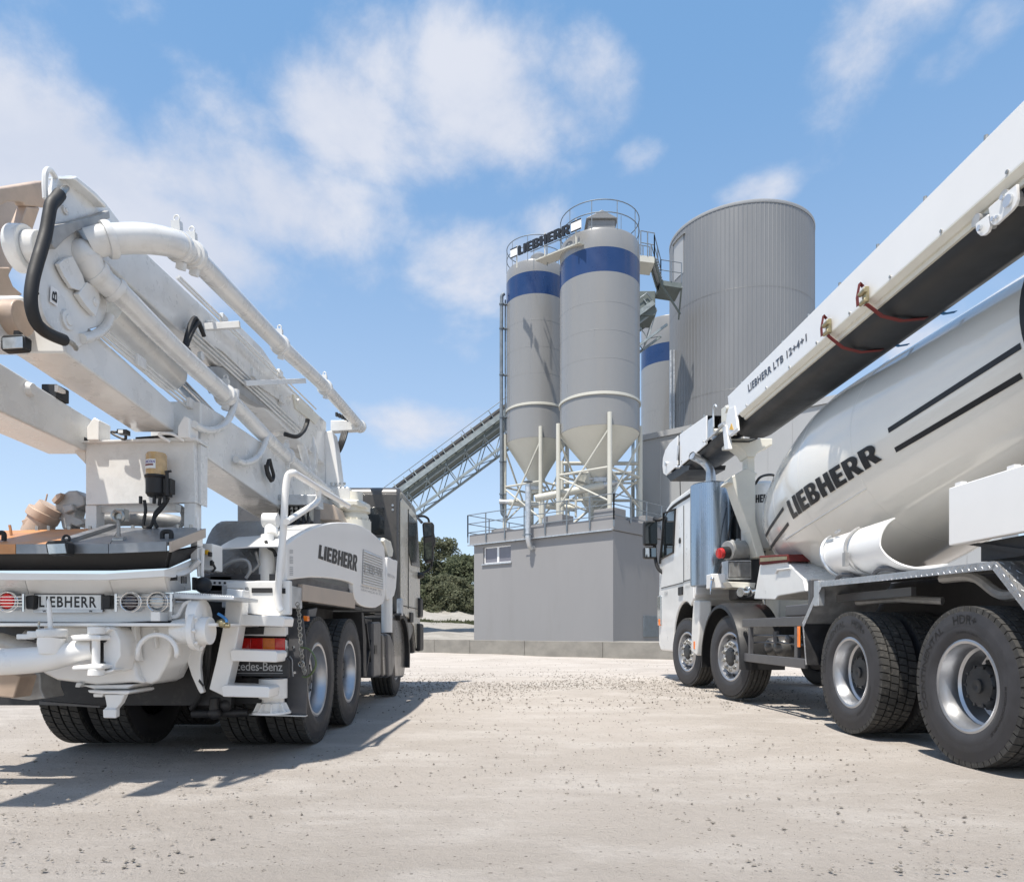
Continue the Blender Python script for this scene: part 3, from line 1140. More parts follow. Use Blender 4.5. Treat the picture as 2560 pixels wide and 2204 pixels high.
m.add([lf_(c[0], c[1]) for c in co], fs)
m.add([lf_(c[0], c[1]) - nrm * .05 for c in co], [f_[::-1] for f_ in fs])
build('lettering', m, 'print_black', sg, smooth=0, recalc=False)
m = MB()
for t in (.08, .5, .92):
    p = qf(t, 0) - nrm * .08
    m.beam(p + Vector((0, 0, .5)), p - Vector((0, 0, .5)), .05, .05, (0, 1, 0))
m.beam(qf(.34, 0) - nrm * .45 - Vector((0, 0, .42)), qf(.95, 0) - nrm * .45 - Vector((0, 0, .42)), .6, .07)
build('support', m, 'silo_cream_bounce', sg)
m = MB()
for t in (.2, .4, .6, .8):
    p = qf(t, 0) - nrm * .6
    m.beam(p - Vector((0, 0, .6)), p + Vector((0, 0, .75)), .03, .03, (0, 1, 0))
for h in (.75, .3):
    m.beam(qf(.15, 0) - nrm * .6 + Vector((0, 0, h)), qf(.85, 0) - nrm * .6 + Vector((0, 0, h)), .03, .03)
build('catwalk_railing', m, 'rail_steel', sg)

# ------------------------------------------------------------------ storage tower and hall
T0 = Vector((13.03, 40.0, .44))
RT = 3.92
tow = thing('storage_tower', 'huge ribbed grey round storage tower rising behind the smaller silos', 'storage tower', T0)
m = MB()
n = 672
prof = []
for k in range(n):
    a = 2 * math.pi * k / n
    rr = RT + (.016 if k % 6 == 0 else 0)
    prof.append((rr * math.cos(a), rr * math.sin(a)))
m.add([(p[0], p[1], 0) for p in prof] + [(p[0], p[1], 22.55) for p in prof], [(i, (i + 1) % n, n + (i + 1) % n, n + i) for i in range(n)] + [tuple(range(n, 2 * n))])
build('ribbed_wall', m, 'ribbed_sheet', tow, smooth=20)
m = MB()
m.lathe([(RT + .02, 22.50), (RT + .035, 22.52), (RT + .035, 22.66), (RT - .1, 22.7), (.1, 22.9)], (0, 0, 0), 'z', 96)
build('roof_rim', m, 'hall_sheet', tow)
for z in (7.5, 13.0, 18.2):
    m = MB()
    m.lathe([(RT + .014, z - .008), (RT + .018, z), (RT + .014, z + .008)], (0, 0, 0), 'z', 96)
    build('sheet_joint', m, 'ribbed_sheet', tow)
def tower_hit(px, py, r=RT + .05):
    d = Vector(ray(px, py))
    o = Vector((0, 0, HC)) - T0
    a = d.x * d.x + d.y * d.y
    b = 2 * (o.x * d.x + o.y * d.y)
    c = o.x * o.x + o.y * o.y - r * r
    t = (-b - math.sqrt(max(0, b * b - 4 * a * c))) / (2 * a)
    q = o + d * t
    return math.atan2(q.y, q.x), q.z
da = math.atan2(-.55, -.83)                     # direction of the door on the wall
def tp(a, r, z):
    return Vector((r * math.cos(a), r * math.sin(a), z))
def tower_z(px, py, a, r):
    p = T0 + tp(a, r, 0)
    return HC + (HY - py) / FPX * p.y - T0.z
ad, zdm = tower_hit(1694, 645)
m = MB()
zd0, zd1 = zdm - 1.05, zdm + 1.05
rows_ = [[tp(ad + t, RT + .025, zd0) for t in np.linspace(-.13, .13, 6)], [tp(ad + t, RT + .025, zd1) for t in np.linspace(-.13, .13, 6)]]
m.sheet(rows_, -.02)
build('door', m, 'hall_sheet', tow)
m = MB()
m.sheet([[tp(ad + t, RT + .02, zd1 + .04) for t in np.linspace(-.17, .17, 6)], [tp(ad + t, RT + .12, zd1 + .0) for t in np.linspace(-.17, .17, 6)]], .05)
build('door_canopy', m, 'hall_sheet', tow)
a1_, z1_ = tower_hit(2008, 1030)
a0_, _ = tower_hit(1960, 1030)
z0_ = z1_ - .55
letters('lettering', poly_text('LIEBHERR'), lambda u, v: tp(a0_ + (a1_ + .02 - a0_) * u, RT + .055, z0_ + .6 * v), 'print_navy', tow, 10)

H0 = Vector((6.1, 33.0, .44))
hall = thing('storage_hall', 'flat roofed light grey hall in front of the round storage tower', 'building', H0)
m = MB()
q = [Vector((0, 0, 0)), -U * 14, -U * 14 + V * 5.2, V * 5.2]
m.hexa([(p.x, p.y, -.2) for p in q] + [(p.x, p.y, 9.35) for p in q])
build('wall', m, 'hall_sheet', hall, smooth=0)
m = MB()
q = [U * .08 - V * .08, -U * 14.08 - V * .08, -U * 14.08 + V * 5.25, U * .08 + V * 5.25]
m.hexa([(p.x, p.y, 9.36) for p in q] + [(p.x, p.y, 9.62) for p in q])
build('roof_edge', m, 'hall_sheet', hall, smooth=0)
for k in range(1, 14):
    m = MB()
    p = -U * k
    m.beam(p - V * .003 + Vector((0, 0, 0)), p - V * .003 + Vector((0, 0, 9.3)), .02, .02, (1, 0, 0))
    build('panel_joint', m, 'hall_sheet', hall)
# slim vertical pipes between tower and partly hidden silo
pp = thing('riser_pipes', 'pair of slim blue grey riser pipes on the shaded flank of the tower', 'pipe', (9.0, 39.4, .44))
for dx in (-.06, .12):
    m = MB()
    m.cyl((dx, 0, 0), (dx, 0, 16.2), .07, n=10)
    build('riser', m, 'galvanised', pp)

# ------------------------------------------------------------------ inclined belt conveyor
YB = 37.5
cv = thing('plant_conveyor', 'long inclined grey lattice belt conveyor climbing towards the storage tower', 'belt conveyor', (-12, YB, .44))
base = Vector((-12, YB, .44))
A_ = wy(1000, 1305, YB) - base       # bottom chord, lower left
B_ = wy(1250, 1120, YB) - base
dirc = (B_ - A_).normalized()
perp = Vector((-dirc.z, 0, dirc.x))
t0 = -(A_.z) / dirc.z + .3
P0 = A_ + dirc * t0
LEN = (wy(1668, 760, YB).x + 12 - P0.x) / dirc.x
def cp(s, h, w):
    return P0 + dirc * s + perp * h + Vector((0, w, 0))
Wd = 1.5
for w in (0, Wd):
    m = MB()
    m.beam(cp(0, 0, w), cp(LEN, 0, w), .12, .12)
    build('chord', m, 'truss_steel', cv)
    m = MB()
    m.beam(cp(0, .95, w), cp(LEN, .95, w), .09, .09)
    build('chord', m, 'truss_steel', cv)
k = 0
N = 22
for i in range(N):
    s0, s1_ = LEN * i / N, LEN * (i + 1) / N
    for w in (0, Wd):
        m = MB()
        m.cyl(cp(s0, 0, w), cp(s0, .95, w), .03, n=6)
        m.cyl(cp(s0, 0, w), cp(s1_, .95, w), .028, n=6)
        build('lattice_bar', m, 'truss_steel', cv)
    m = MB()
    m.cyl(cp(s0, 0, 0), cp(s1_, 0, Wd), .025, n=6)
    m.cyl(cp(s0, 0, 0), cp(s0, 0, Wd), .03, n=6)
    build('lattice_bar', m, 'truss_steel', cv)
    m = MB()
    m.beam(cp(s0, .98, -.2), cp(s0, .98, Wd + .1), .06, .12)
    build('cross_beam', m, 'truss_steel', cv)
m = MB()
m.hexa([cp(0, 1.02, -.05), cp(LEN, 1.02, -.05), cp(LEN, 1.02, Wd), cp(0, 1.02, Wd), cp(0, 1.07, -.05), cp(LEN, 1.07, -.05), cp(LEN, 1.07, Wd), cp(0, 1.07, Wd)])
build('belt_tray', m, 'belt_sheet', cv, smooth=0)
m = MB()
m.beam(cp(0, 1.08, -.10), cp(LEN, 1.08, -.10), .03, .20)
build('tray_side', m, 'belt_sheet', cv, smooth=0)
m = MB()
m.beam(cp(0, 1.30, -.28), cp(LEN, 1.30, -.28), .10, .26)
build('side_channel', m, 'truss_steel', cv)
m = MB()
m.hexa([cp(0, 1.45, -.2), cp(LEN, 1.45, -.2), cp(LEN, 1.45, 1.0), cp(0, 1.45, 1.0), cp(0, 1.72, -.12), cp(LEN, 1.72, -.12), cp(LEN, 1.72, 1.0), cp(0, 1.72, 1.0)])
build('belt', m, 'belt_rubber', cv, smooth=0)
for i in range(44):
    s0 = LEN * (i + .5) / 44
    m = MB()
    m.beam(cp(s0, 1.42, -.24), cp(s0, 1.78, -.24), .05, .06, (0, 1, 0))
    build('idler_bracket', m, 'truss_steel', cv)
for w in (-.3, Wd):
    for i in range(17):
        s0 = LEN * i / 16
        m = MB()
        m.beam(cp(s0, 1.2, w), cp(s0, 1.2 + (.85 if w > 0 else .72), w), .04, .04, (0, 1, 0))
        build('railing_post', m, 'rail_steel', cv)
    for h in ((2.05,) if w > 0 else (1.92,)):
        m = MB()
        m.tube([cp(0, h, w), cp(LEN, h, w)], .02, 6)
        build('rail', m, 'rail_steel', cv)
# trestle that carries the upper end and the head house
m = MB()
for w in (0, Wd):
    e = cp(LEN * .93, 0, w)
    m.beam(e, Vector((e.x, e.y, 0)), .16, .16, (0, 1, 0))
build('trestle', m, 'truss_steel', cv)
m = MB()
e = cp(LEN - .4, 1.6, .6)
m.cbox(e, (1.2, 1.6, 1.3))
build('head_housing', m, 'belt_sheet', cv, bevel=.03)

# walkway and stair between the wide silo and the tower
wk = thing('access_stair', 'steel access stair and landing between the wide silo and the tower door', 'stair', (9.0, 36.5, 18.0))
wb = Vector((9.0, 36.5, 18.0))
def wk_(px, py, Y):
    return wy(px, py, Y) - wb
l0, l1 = wk_(1652, 700, 36.2), wk_(1704, 708, 36.2)
m = MB()
m.hexa([l0 + Vector((0, 0, -.25)), l1 + Vector((0, 0, -.25)), l1 + Vector((0, 1.5, -.25)), l0 + Vector((0, 1.5, -.25)), l0, l1, l1 + Vector((0, 1.5, 0)), l0 + Vector((0, 1.5, 0))])
build('landing', m, 'belt_sheet', wk, smooth=0)
def rail_run(parent, a, b, h, n, rails=(1., .5)):
    for i in range(n + 1):
        p = a + (b - a) * i / n
        m = MB()
        m.beam(p, p + Vector((0, 0, h)), .05, .05, (0, 1, 0))
        build('railing_post', m, 'rail_steel', parent)
    for r in rails:
        m = MB()
        m.tube([a + Vector((0, 0, h * r)), b + Vector((0, 0, h * r))], .022, 6)
        build('rail', m, 'rail_steel', parent)
rail_run(wk, l0, l1, 1.05, 2)
u0_, u1_ = wk_(1602, 636, 34.0), wk_(1636, 642, 34.0)
m = MB()
m.hexa([u0_ + Vector((-.3, 0, -.3)), u1_ + Vector((0, 0, -.3)), u1_ + Vector((0, 1.2, -.3)), u0_ + Vector((-.3, 1.2, -.3)), u0_ + Vector((-.3, 0, 0)), u1_, u1_ + Vector((0, 1.2, 0)), u0_ + Vector((-.3, 1.2, 0))])
build('landing', m, 'silo_cream_bounce', wk, smooth=0)
rail_run(wk, u0_, u1_, 1.15, 2)
rail_run(wk, u0_ + Vector((0, 1.2, 0)), u1_ + Vector((0, 1.2, 0)), 1.15, 2)
for dy in (0, .8):
    m = MB()
    m.beam(u1_ + Vector((0, dy, -.1)), l0 + Vector((0, dy, -.1)), .06, .26)
    build('stringer', m, 'belt_sheet', wk)
    rail_run(wk, u1_ + Vector((0, dy, 0)), l0 + Vector((0, dy, 0)), 1.05, 2)
for i in range(9):
    p = u1_ + (l0 - u1_) * (i + .5) / 9
    m = MB()
    m.box(p.x - .13, p.x + .13, p.y, p.y + .8, p.z - .03, p.z)
    build('tread', m, 'galvanised', wk, smooth=0)
m = MB()
for (a, b) in ((l0, Vector((l0.x + 1.2, l0.y + .8, l0.z - 1.4))), (l1, Vector((l1.x + .2, l1.y + 1.5, l1.z - 1.2)))):
    m.beam(a - Vector((0, 0, .2)), b, .08, .08)
build('bracket', m, 'belt_sheet', wk)
# ================================================================== WHEELS
def tyre_mesh(R, w, rr, rows=4, blocks=52, drive=True):
    """tyre round the X axis, outer side at +w/2"""
    h = w / 2
    prof = [(rr, -h * .80), (rr + .03, -h * .93), (rr + .09, -h), (R - .09, -h * .99), (R - .04, -h * .93), (R - .034, -h * .86), (R - .034, h * .86),
            (R - .035, h * .93), (R - .09, h * .99), (R - .10, h * 1.004), (R - .13, h * .998), (rr + .09, h), (rr + .075, h * 1.012), (rr + .055, h * .985), (rr + .03, h * .93), (rr, h * .80)]
    side = MB().lathe(prof, (0, 0, 0), 'x', 72)
    tr = MB()
    if drive:
        wid = 2 * h * .93 / rows
        for j in range(rows):
            x0 = -h * .93 + j * wid
            for k in range(blocks):
                a = 2 * math.pi * (k + (.5 if j % 2 else 0) * .8) / blocks
                da = 2 * math.pi / blocks * .86
                sh = .25 * da
                r0, r1 = R - .045, R
                ed0 = .03 if j == 0 else .0045
                ed1 = .03 if j == rows - 1 else .0045
                vs = []
                for (rr_, ins) in ((r0, 0), (r1, .0)):
                    vs += [(x0 + (.007 if j else .0), rr_, a), (x0 + wid - (.007 if j < rows - 1 else .0), rr_, a + sh),
                           (x0 + wid - (.007 if j < rows - 1 else .0), rr_, a + da + sh), (x0 + (.007 if j else .0), rr_, a + da)]
                pts = [(v[0] * (1.0 if i < 4 else .985), v[1] * math.cos(v[2]), v[1] * math.sin(v[2])) for i, v in enumerate(vs)]
                tr.hexa(pts)
    else:
        wid = 2 * h * .92 / rows
        for j in range(rows):
            x0 = -h * .92 + j * wid
            tr.lathe([(R - .03, x0 + .006), (R - .002, x0 + .008), (R, x0 + wid * .5), (R - .002, x0 + wid - .008), (R - .03, x0 + wid - .006)], (0, 0, 0), 'x', 72)
    return to_mesh('tyre', side, 'tyre_rubber', 50), to_mesh('tread', tr, 'tread_rubber', 30)


def rim_dish(rr, w):
    """deep dished rear rim, open towards +X"""
    h = w / 2
    m = MB()
    m.lathe([(rr + .018, h * .80), (rr + .022, h * .86), (rr + .004, h * .90), (rr - .012, h * .86), (rr - .02, h * .60), (rr - .032, h * .45), (rr - .034, h * .1), (rr - .05, -h * .0),
             (rr - .052, -h * .72), (rr - .075, -h * .80), (.12, -h * .78), (.12, -h)], (0, 0, 0), 'x', 64)
    return to_mesh('rim', m, 'rim_silver', 35)


def hub_rear(w, out):
    h = w / 2
    m = MB()
    m.lathe([(.165, -h * .85), (.165, -h * .35), (.145, -h * .30), (.143, out - .03), (.125, out - .005), (.05, out), (.048, out + .012), (.03, out + .014), (.001, out + .006)], (0, 0, 0), 'x', 36)
    for k in range(10):
        a = 2 * math.pi * k / 10
        m.cyl((out - .035, .128 * math.cos(a), .128 * math.sin(a)), (out - .0, .128 * math.cos(a), .128 * math.sin(a)), .011, n=6)
    for k in range(10):
        a = 2 * math.pi * (k + .5) / 10
        m.cyl((-h * .8, .19 * math.cos(a), .19 * math.sin(a)), (-h * .55, .19 * math.cos(a), .19 * math.sin(a)), .016, n=6)
    return to_mesh('hub', m, 'hub_dark', 35)


def rim_front(rr, w):
    h = w / 2
    m = MB()
    m.lathe([(rr + .018, h * .80), (rr + .022, h * .86), (rr + .004, h * .92), (rr - .014, h * .86), (rr - .02, h * .5), (rr - .04, h * .30), (rr - .052, h * .32), (.205, h * .72), (.195, h * .80), (.12, h * .80), (.115, h * .5)],
            (0, 0, 0), 'x', 64)
    me = to_mesh('rim', m, 'rim_silver', 35)
    n = MB()
    n.cyl((h * .78, 0, 0), (h * .78 + .035, 0, 0), .019, n=6)
    n.cyl((h * .78, 0, 0), (h * .78 + .01, 0, 0), .028, n=12)
    nuts = to_mesh('wheel_nut', n, 'bolt_steel', 30)
    g = MB()
    ax = Vector((.62, 0, .78))
    ctr = Vector((h * .505, 0, .235))
    g.cyl(ctr - ax * .004, ctr + ax * .012, .021, n=14)
    holes = to_mesh('vent_hole', g, 'chassis_dark', 30)
    hb = MB()
    hb.lathe([(.118, h * .5), (.112, h * .86), (.10, h * .92), (.06, h * .95), (.001, h * .95)], (0, 0, 0), 'x', 32)
    for k in range(8):
        a = 2 * math.pi * k / 8
        hb.cyl((h * .86, .085 * math.cos(a), .085 * math.sin(a)), (h * .97, .085 * math.cos(a), .085 * math.sin(a)), .009, n=6)
    hub = to_mesh('hub', hb, 'hub_dark', 35)
    return me, nuts, holes, hub


def sidewall_text(words, R, w):
    """raised print on the outer sidewall: (text, centre angle, arc length, height, radius)"""
    out = []
    for (tx, a_c, arc, hgt, rad) in words:
        m = MB()
        co, fs, asp = font_text(tx, .022)
        # even glyph proportion along the arc, read clockwise from outside
        x = w / 2 * 1.006
        def fn(u, v):
            a = a_c + arc * (.5 - u)
            r = rad + hgt * (v - .5)
            return (x, r * math.cos(a), r * math.sin(a))
        m.add([fn(*c) for c in co], fs)
        out.append(to_mesh('tyre_lettering', m, 'tyre_print', 0, recalc=False))
    return out


RT_, WT_, RR_ = .525, .31, .292
TY_D, TR_D = tyre_mesh(RT_, WT_, RR_, 4, 54, True)
TY_F, TR_F = tyre_mesh(RT_, WT_, RR_, 5, 54, False)
RIM_D = rim_dish(RR_, WT_)
HUB_D = hub_rear(WT_, .055)
RIM_F, NUT_F, HOLE_F, HUB_F = rim_front(RR_, WT_)
PRINT_D = sidewall_text([('CONTINENTAL', R_(163), R_(88), .052, .428), ('HDR+', R_(88), R_(30), .058, .438), ('315/80 R 22.5', R_(84), R_(34), .016, .356), ('REGROOVABLE', R_(-22), R_(52), .018, .385)], RT_, WT_)
PRINT_D2 = sidewall_text([('CONTINENTAL', R_(140), R_(88), .052, .428), ('HDR+', R_(66), R_(30), .058, .438), ('315/80 R 22.5', R_(64), R_(34), .016, .356), ('REGROOVABLE', R_(-40), R_(52), .018, .385)], RT_, WT_)


def wheel(parent, loc, side, kind, scale=1.0, steer=0.0, prt=None, roll=0.0):
    """kind: dish (outer dual), inner (inner dual) or front; side +1 faces +X"""
    e = bpy.data.objects.new('wheel', None)
    COL.objects.link(e)
    e.parent = parent
    e.location = loc
    e.rotation_euler = (roll, 0, (0 if side > 0 else math.pi) + steer)
    e.scale = (scale, scale, scale)
    if kind == 'front':
        for nm, me in (('tyre', TY_F), ('tread', TR_F), ('rim', RIM_F), ('hub', HUB_F)):
            link(nm, me, e)
        for k in range(10):
            a = 2 * math.pi * (k + .5) / 10
            link('wheel_nut', NUT_F, e).location = (0, .165 * math.cos(a), .165 * math.sin(a))
            link('vent_hole', HOLE_F, e).rotation_euler = (2 * math.pi * k / 10, 0, 0)
    else:
        for nm, me in (('tyre', TY_D), ('tread', TR_D)):
            link(nm, me, e)
        if kind == 'dish':
            link('rim', RIM_D, e)
            link('hub', HUB_D, e)
            if prt is not None:
                for me in prt:
                    link('tyre_lettering', me, e)
    return e


# ================================================================== MIXER TRUCK
MO = Vector((2.95, 4.58, 0))
MYAW = R_(1.4)
MR = Matrix.Rotation(MYAW, 3, 'Z')
MRi = MR.transposed()
mix_ = thing('mixer_truck', 'white four axle concrete mixer truck with a belt conveyor boom above its drum', 'mixer truck', MO, MYAW)


def lray(px, py):
    return MRi @ Vector(ray(px, py)), MRi @ (Vector((0, 0, HC)) - MO)


def lx(px, py, x):
    d, o = lray(px, py)
    return o + d * ((x - o.x) / d.x)


def ly(px, py, y):
    d, o = lray(px, py)
    return o + d * ((y - o.y) / d.y)


def yz(px, py, x=0.0):
    p = lx(px, py, x)
    return (p.y, p.z)


M = mix_
# chassis
m = MB()
for x in (.80, 1.62):
    m.box(x, x + .09, -2.6, 8.3, .72, 1.0)
build('chassis_rail', m, 'chassis_dark', M)
m = MB()
for y in (-2.0, -.6, .75, 2.2, 3.2, 4.2, 5.6, 7.6):
    m.box(.89, 1.62, y, y + .1, .74, .98)
build('cross_member', m, 'chassis_dark', M)
for y in (0.0, 1.5, 4.63, 6.75):
    m = MB()
    m.cyl((.25, y, .525), (2.25, y, .525), .075, n=12)
    if y < 2:
        m.ball((1.25, y, .54), .22, 10)
    build('axle', m, 'chassis_dark', M)
for y in (0.0, 1.5):
    prt = PRINT_D if y == 0 else PRINT_D2
    wheel(M, (.155, y, .525), -1, 'dish', prt=prt)
    wheel(M, (.52, y, .525), -1, 'inner', roll=.3)
    wheel(M, (2.345, y, .525), 1, 'dish', roll=.7)
    wheel(M, (1.98, y, .525), 1, 'inner', roll=.2)
ST = R_(10)
for y, o in ((4.63, .02), (6.75, .04)):
    wheel(M, (.14 + o, y, .545), -1, 'front', steer=ST, scale=1.045)
    wheel(M, (2.34 - o, y, .525), 1, 'front', steer=ST)
# suspension springs and boxes that fill the dark underside
for x in (.62, 1.8):
    m = MB()
    m.tube([(x, -.75, .72), (x, 0, .60), (x, .75, .62), (x, 1.5, .60), (x, 2.25, .72)], .055, 8)
    build('leaf_spring', m, 'chassis_dark', M)
    m = MB()
    m.tube([(x, 3.9, .72), (x, 4.63, .60), (x, 5.3, .72)], .05, 8)
    build('leaf_spring', m, 'chassis_dark', M)
m = MB()
m.box(.75, 1.75, 2.55, 3.9, .42, .74)
m.box(.9, 1.6, 5.2, 8.2, .45, 1.1)
build('gearbox', m, 'chassis_dark', M, bevel=.04)

# cab
cabp = [(6.42, 1.38), (6.42, 2.98), (6.46, 3.10), (6.60, 3.17), (7.85, 3.17), (8.18, 3.10), (8.38, 2.92), (8.70, 2.15), (8.76, 1.70), (8.76, .62), (8.62, .52), (8.05, .52)]
arch = [(6.95 + .74 * math.cos(R_(a)), .56 + .80 * math.sin(R_(a))) for a in range(0, 118, 9)]
cabp += [(7.72, .52)] + arch
m = MB()
nx = [(.05, .0), (.09, .012), (2.31, .012), (2.35, .0)]
m.prism(cabp, 'x', .06, 2.44)
cab = build('cab', m, 'white_paint', M, bevel=.035)
dp_ = [yz(1659, 1282, .045), yz(1688, 1272, .045), yz(1683, 1380, .045), yz(1652, 1397, .045)]
m = MB()
m.prism(dp_, 'x', .050, .075)
build('side_window', m, 'glass_dark', cab, smooth=0)
m = MB()
fr_ = [Vector((.046, a, b)) for a, b in dp_]
m.tube(fr_, .018, 6, True)
build('window_seal', m, 'black_rubber', cab)
m = MB()
for poly in ([(6.98, 2.95), (6.98, 1.68)], [(6.98, 1.68), (8.55, 1.68)]):
    m.beam((.057, poly[0][0], poly[0][1]), (.057, poly[1][0], poly[1][1]), .012, .012, (1, 0, 0))
m.beam((.057, 6.46, 1.70), (.057, 6.98, 1.70), .012, .012, (1, 0, 0))
build('door_seam', m, 'black_rubber', cab)
m = MB()
m.box(.035, .065, 7.02, 7.28, 1.48, 1.62)
build('door_handle', m, 'black_plastic', cab, bevel=.01)
m = MB()
p = lx(1699, 1351, .05)
m.cyl((.045, p.y, p.z), (.065, p.y, p.z), .05, n=20)
build('badge', m, 'black_plastic', cab)
letters('lettering', font_text('3241', .01), quad_fn((.055, 8.30, 1.52), (.055, 8.06, 1.52), (.055, 8.06, 1.60), (.055, 8.30, 1.60)), 'print_grey', cab)
letters('lettering', font_text('Actros', .01), quad_fn((.055, 6.88, 1.58), (.055, 6.62, 1.58), (.055, 6.62, 1.63), (.055, 6.88, 1.63)), 'print_grey', cab)
m = MB()
m.tube([(.075, 6.50, 3.05), (.075, 7.82, 3.05), (.075, 8.15, 2.98), (.075, 8.33, 2.84), (.06, 8.62, 2.15)], .035, 8)
build('drip_rail', m, 'black_rubber', cab)
m = MB()
m.prism([(8.35, 2.86), (8.66, 2.14), (8.70, 2.16), (8.40, 2.88)], 'x', .2, 2.3)
build('windscreen', m, 'glass_dark', cab, smooth=0)
m = MB()
m.prism([(6.40, 1.40), (6.40, 2.98), (6.30, 2.86), (6.30, 1.45)], 'x', .06, 2.44)
build('rear_wall', m, 'panel_white', cab, bevel=.02)
m = MB()
m.box(.035, .20, 8.50, 8.79, .98, 1.55)
build('headlight', m, 'lamp_glass', M, bevel=.03)
m = MB()
m.box(.02, .06, 8.55, 8.66, .98, 1.10)
build('side_marker', m, 'orange_lens', M, bevel=.01)
m = MB()
m.prism([(6.00, 1.34), (6.30, 1.36), (6.38, 1.05), (6.44, .56), (6.14, .50), (6.02, .86)], 'x', .02, .22)
build('entry_step_panel', m, 'white_paint', M, bevel=.03)
m = MB()
m.box(.012, .03, 6.2, 6.27, .60, .72)
build('side_marker', m, 'orange_lens', M, bevel=.006)
m = MB()
m.sheet([[(x, 6.95 + .735 * math.cos(R_(a)), .56 + .79 * math.sin(R_(a))) for x in (.085, .7)] for a in range(-4, 124, 8)], .01)
m.box(.70, .72, 6.2, 7.75, .6, 1.3)
build('wheel_house', m, 'black_plastic', M, smooth=60)
# mirrors
mc = [(ly(1609, 1301, 8.55), ly(1644, 1363, 8.55)), (ly(1609, 1366, 8.55), ly(1642, 1396, 8.55))]
for (a, b) in mc:
    m = MB()
    m.box(a.x, b.x, 8.52, 8.68, b.z, a.z)
    hs = build('mirror_housing', m, 'black_plastic', M, bevel=.04)
    m = MB()
    m.box(a.x + .025, b.x - .025, 8.508, 8.516, b.z + .03, a.z - .03)
    build('mirror_glass', m, 'mirror_glass' if a is mc[1][0] else 'glass_dark', hs)
a, b = mc[0][0], mc[1][1]
m = MB()
m.tube([(.10, 8.45, 2.98), (-.02, 8.5, 2.95), (b.x - .03, 8.6, a.z + .05), (b.x - .02, 8.6, a.z - .1), (b.x - .02, 8.6, b.z + .05), (.0, 8.55, b.z - .18), (.09, 8.5, b.z - .28)], .035, 8)
build('mirror_arm', m, 'black_plastic', M)
m = MB()
m.cyl((.25, 7.9, 3.16), (.22, 7.85, 3.75), .008, n=6)
build('aerial', m, 'black_plastic', M)

# exhaust silencer behind the cab
sc_ = ly(1777, 1400, 5.95)
SX = sc_.x
m = MB()
m.lathe([(.001, 3.08), (.27, 3.08), (.30, 3.06), (.30, 1.56), (.28, 1.55), (.001, 1.55)], (SX, 5.95, 0), 'z', 48)
build('exhaust_silencer', m, 'perforated_steel', M)
m = MB()
m.tube([(SX, 5.95, 3.05), (SX, 5.95, 3.18), (SX - .01, 5.96, 3.30), (SX - .08, 6.0, 3.42), (SX - .20, 5.96, 3.48), (SX - .30, 5.90, 3.50)], [.075, .075, .062, .062, .062, .062], 16, caps=False)
m.tube([(SX - .298, 5.902, 3.4995), (SX - .1, 6.0, 3.44)], [.055, .055], 16)
build('exhaust_pipe', m, 'galvanised', M)
m = MB()
m.box(SX + .35, SX + 1.5, 5.85, 6.2, 1.35, 3.0)
build('air_intake', m, 'dark_grey_paint', M, bevel=.03)
m = MB()
m.box(SX + .38, SX + .55, 5.7, 5.84, 3.0, 3.2)
build('control_unit', m, 'black_plastic', M, bevel=.02)
m = MB()
m.tube([ly(1846, 1250, 5.7), ly(1828, 1300, 5.6), ly(1820, 1350, 5.55), ly(1818, 1395, 5.5), ly(1805, 1410, 5.4), ly(1795, 1432, 5.4)], .014, 6)
build('hose', m, 'black_rubber', M)

# pedestal that carries the conveyor
YP = 5.0
m = MB()
def pl(pts, y, th, mm):
    q = [ly(px, py, y) for px, py in pts]
    mm.extr(q, (0, th, 0))
pl([(1821, 1095), (1932, 1095), (1932, 1113), (1926, 1113), (1893, 1132), (1889, 1142), (1868, 1142), (1862, 1130), (1840, 1113), (1821, 1113)], YP, .3, m)
build('pedestal_head', m, 'cream_paint', M, bevel=.015)
m = MB()
pl([(1868, 1138), (1887, 1138), (1889, 1330), (1868, 1330)], YP + .04, .2, m)
build('pedestal_post', m, 'cream_paint', M, bevel=.012)
m = MB()
pl([(1816, 1207), (1830, 1190), (1866, 1170), (1896, 1183), (1889, 1190), (1889, 1300), (1896, 1330), (1915, 1392), (1893, 1392), (1871, 1318), (1845, 1248), (1832, 1208)], YP - .03, .3, m)
build('pedestal_bracket', m, 'cream_paint', M, bevel=.015)

# drum
D0 = Vector((1.21, 5.10, 2.235))
DT = .132
DAX = Vector((0, -math.cos(DT), math.sin(DT)))
DU = Vector((1, 0, 0))
DV = DAX.cross(DU)
if DV.z < 0:
    DV = -DV
DP = [(0, .02), (0.0, .34), (.06, .42), (.35, .63), (.70, .835), (1.05, .915), (1.40, .972), (1.75, 1.025), (2.1, 1.062), (2.45, 1.06), (2.8, 1.02), (3.2, .965), (3.6, .905), (4.1, .84), (4.6, .775), (5.3, .68), (6.1, .58), (6.1, .5), (5.9, .45)]
DTs = np.array([0] + [q[0] for q in DP[3:17]])
DRs = np.array([.40] + [q[1] for q in DP[3:17]])


def drum_r(t):
    return float(np.interp(t, DTs, DRs))


def drum_pt(t, a, off=0.0):
    r = drum_r(t) + off
    return D0 + DAX * t + DU * (r * math.cos(a)) + DV * (r * math.sin(a))


def drum_hit(px, py):
    """where the line of sight meets the drum, or the nearest point of its outline"""
    d, o = lray(px, py)
    best = (9, None)
    for i in range(400, 1500):
        p = o + d * (i * .01)
        q = p - D0
        t = q.dot(DAX)
        if 0 < t < 6:
            rr = math.hypot(q.dot(DU), q.dot(DV)) / drum_r(t)
            if rr < best[0]:
                best = (rr, (t, math.atan2(q.dot(DV), q.dot(DU)) % (2 * math.pi)))
            if rr < 1:
                break
    return best[1]


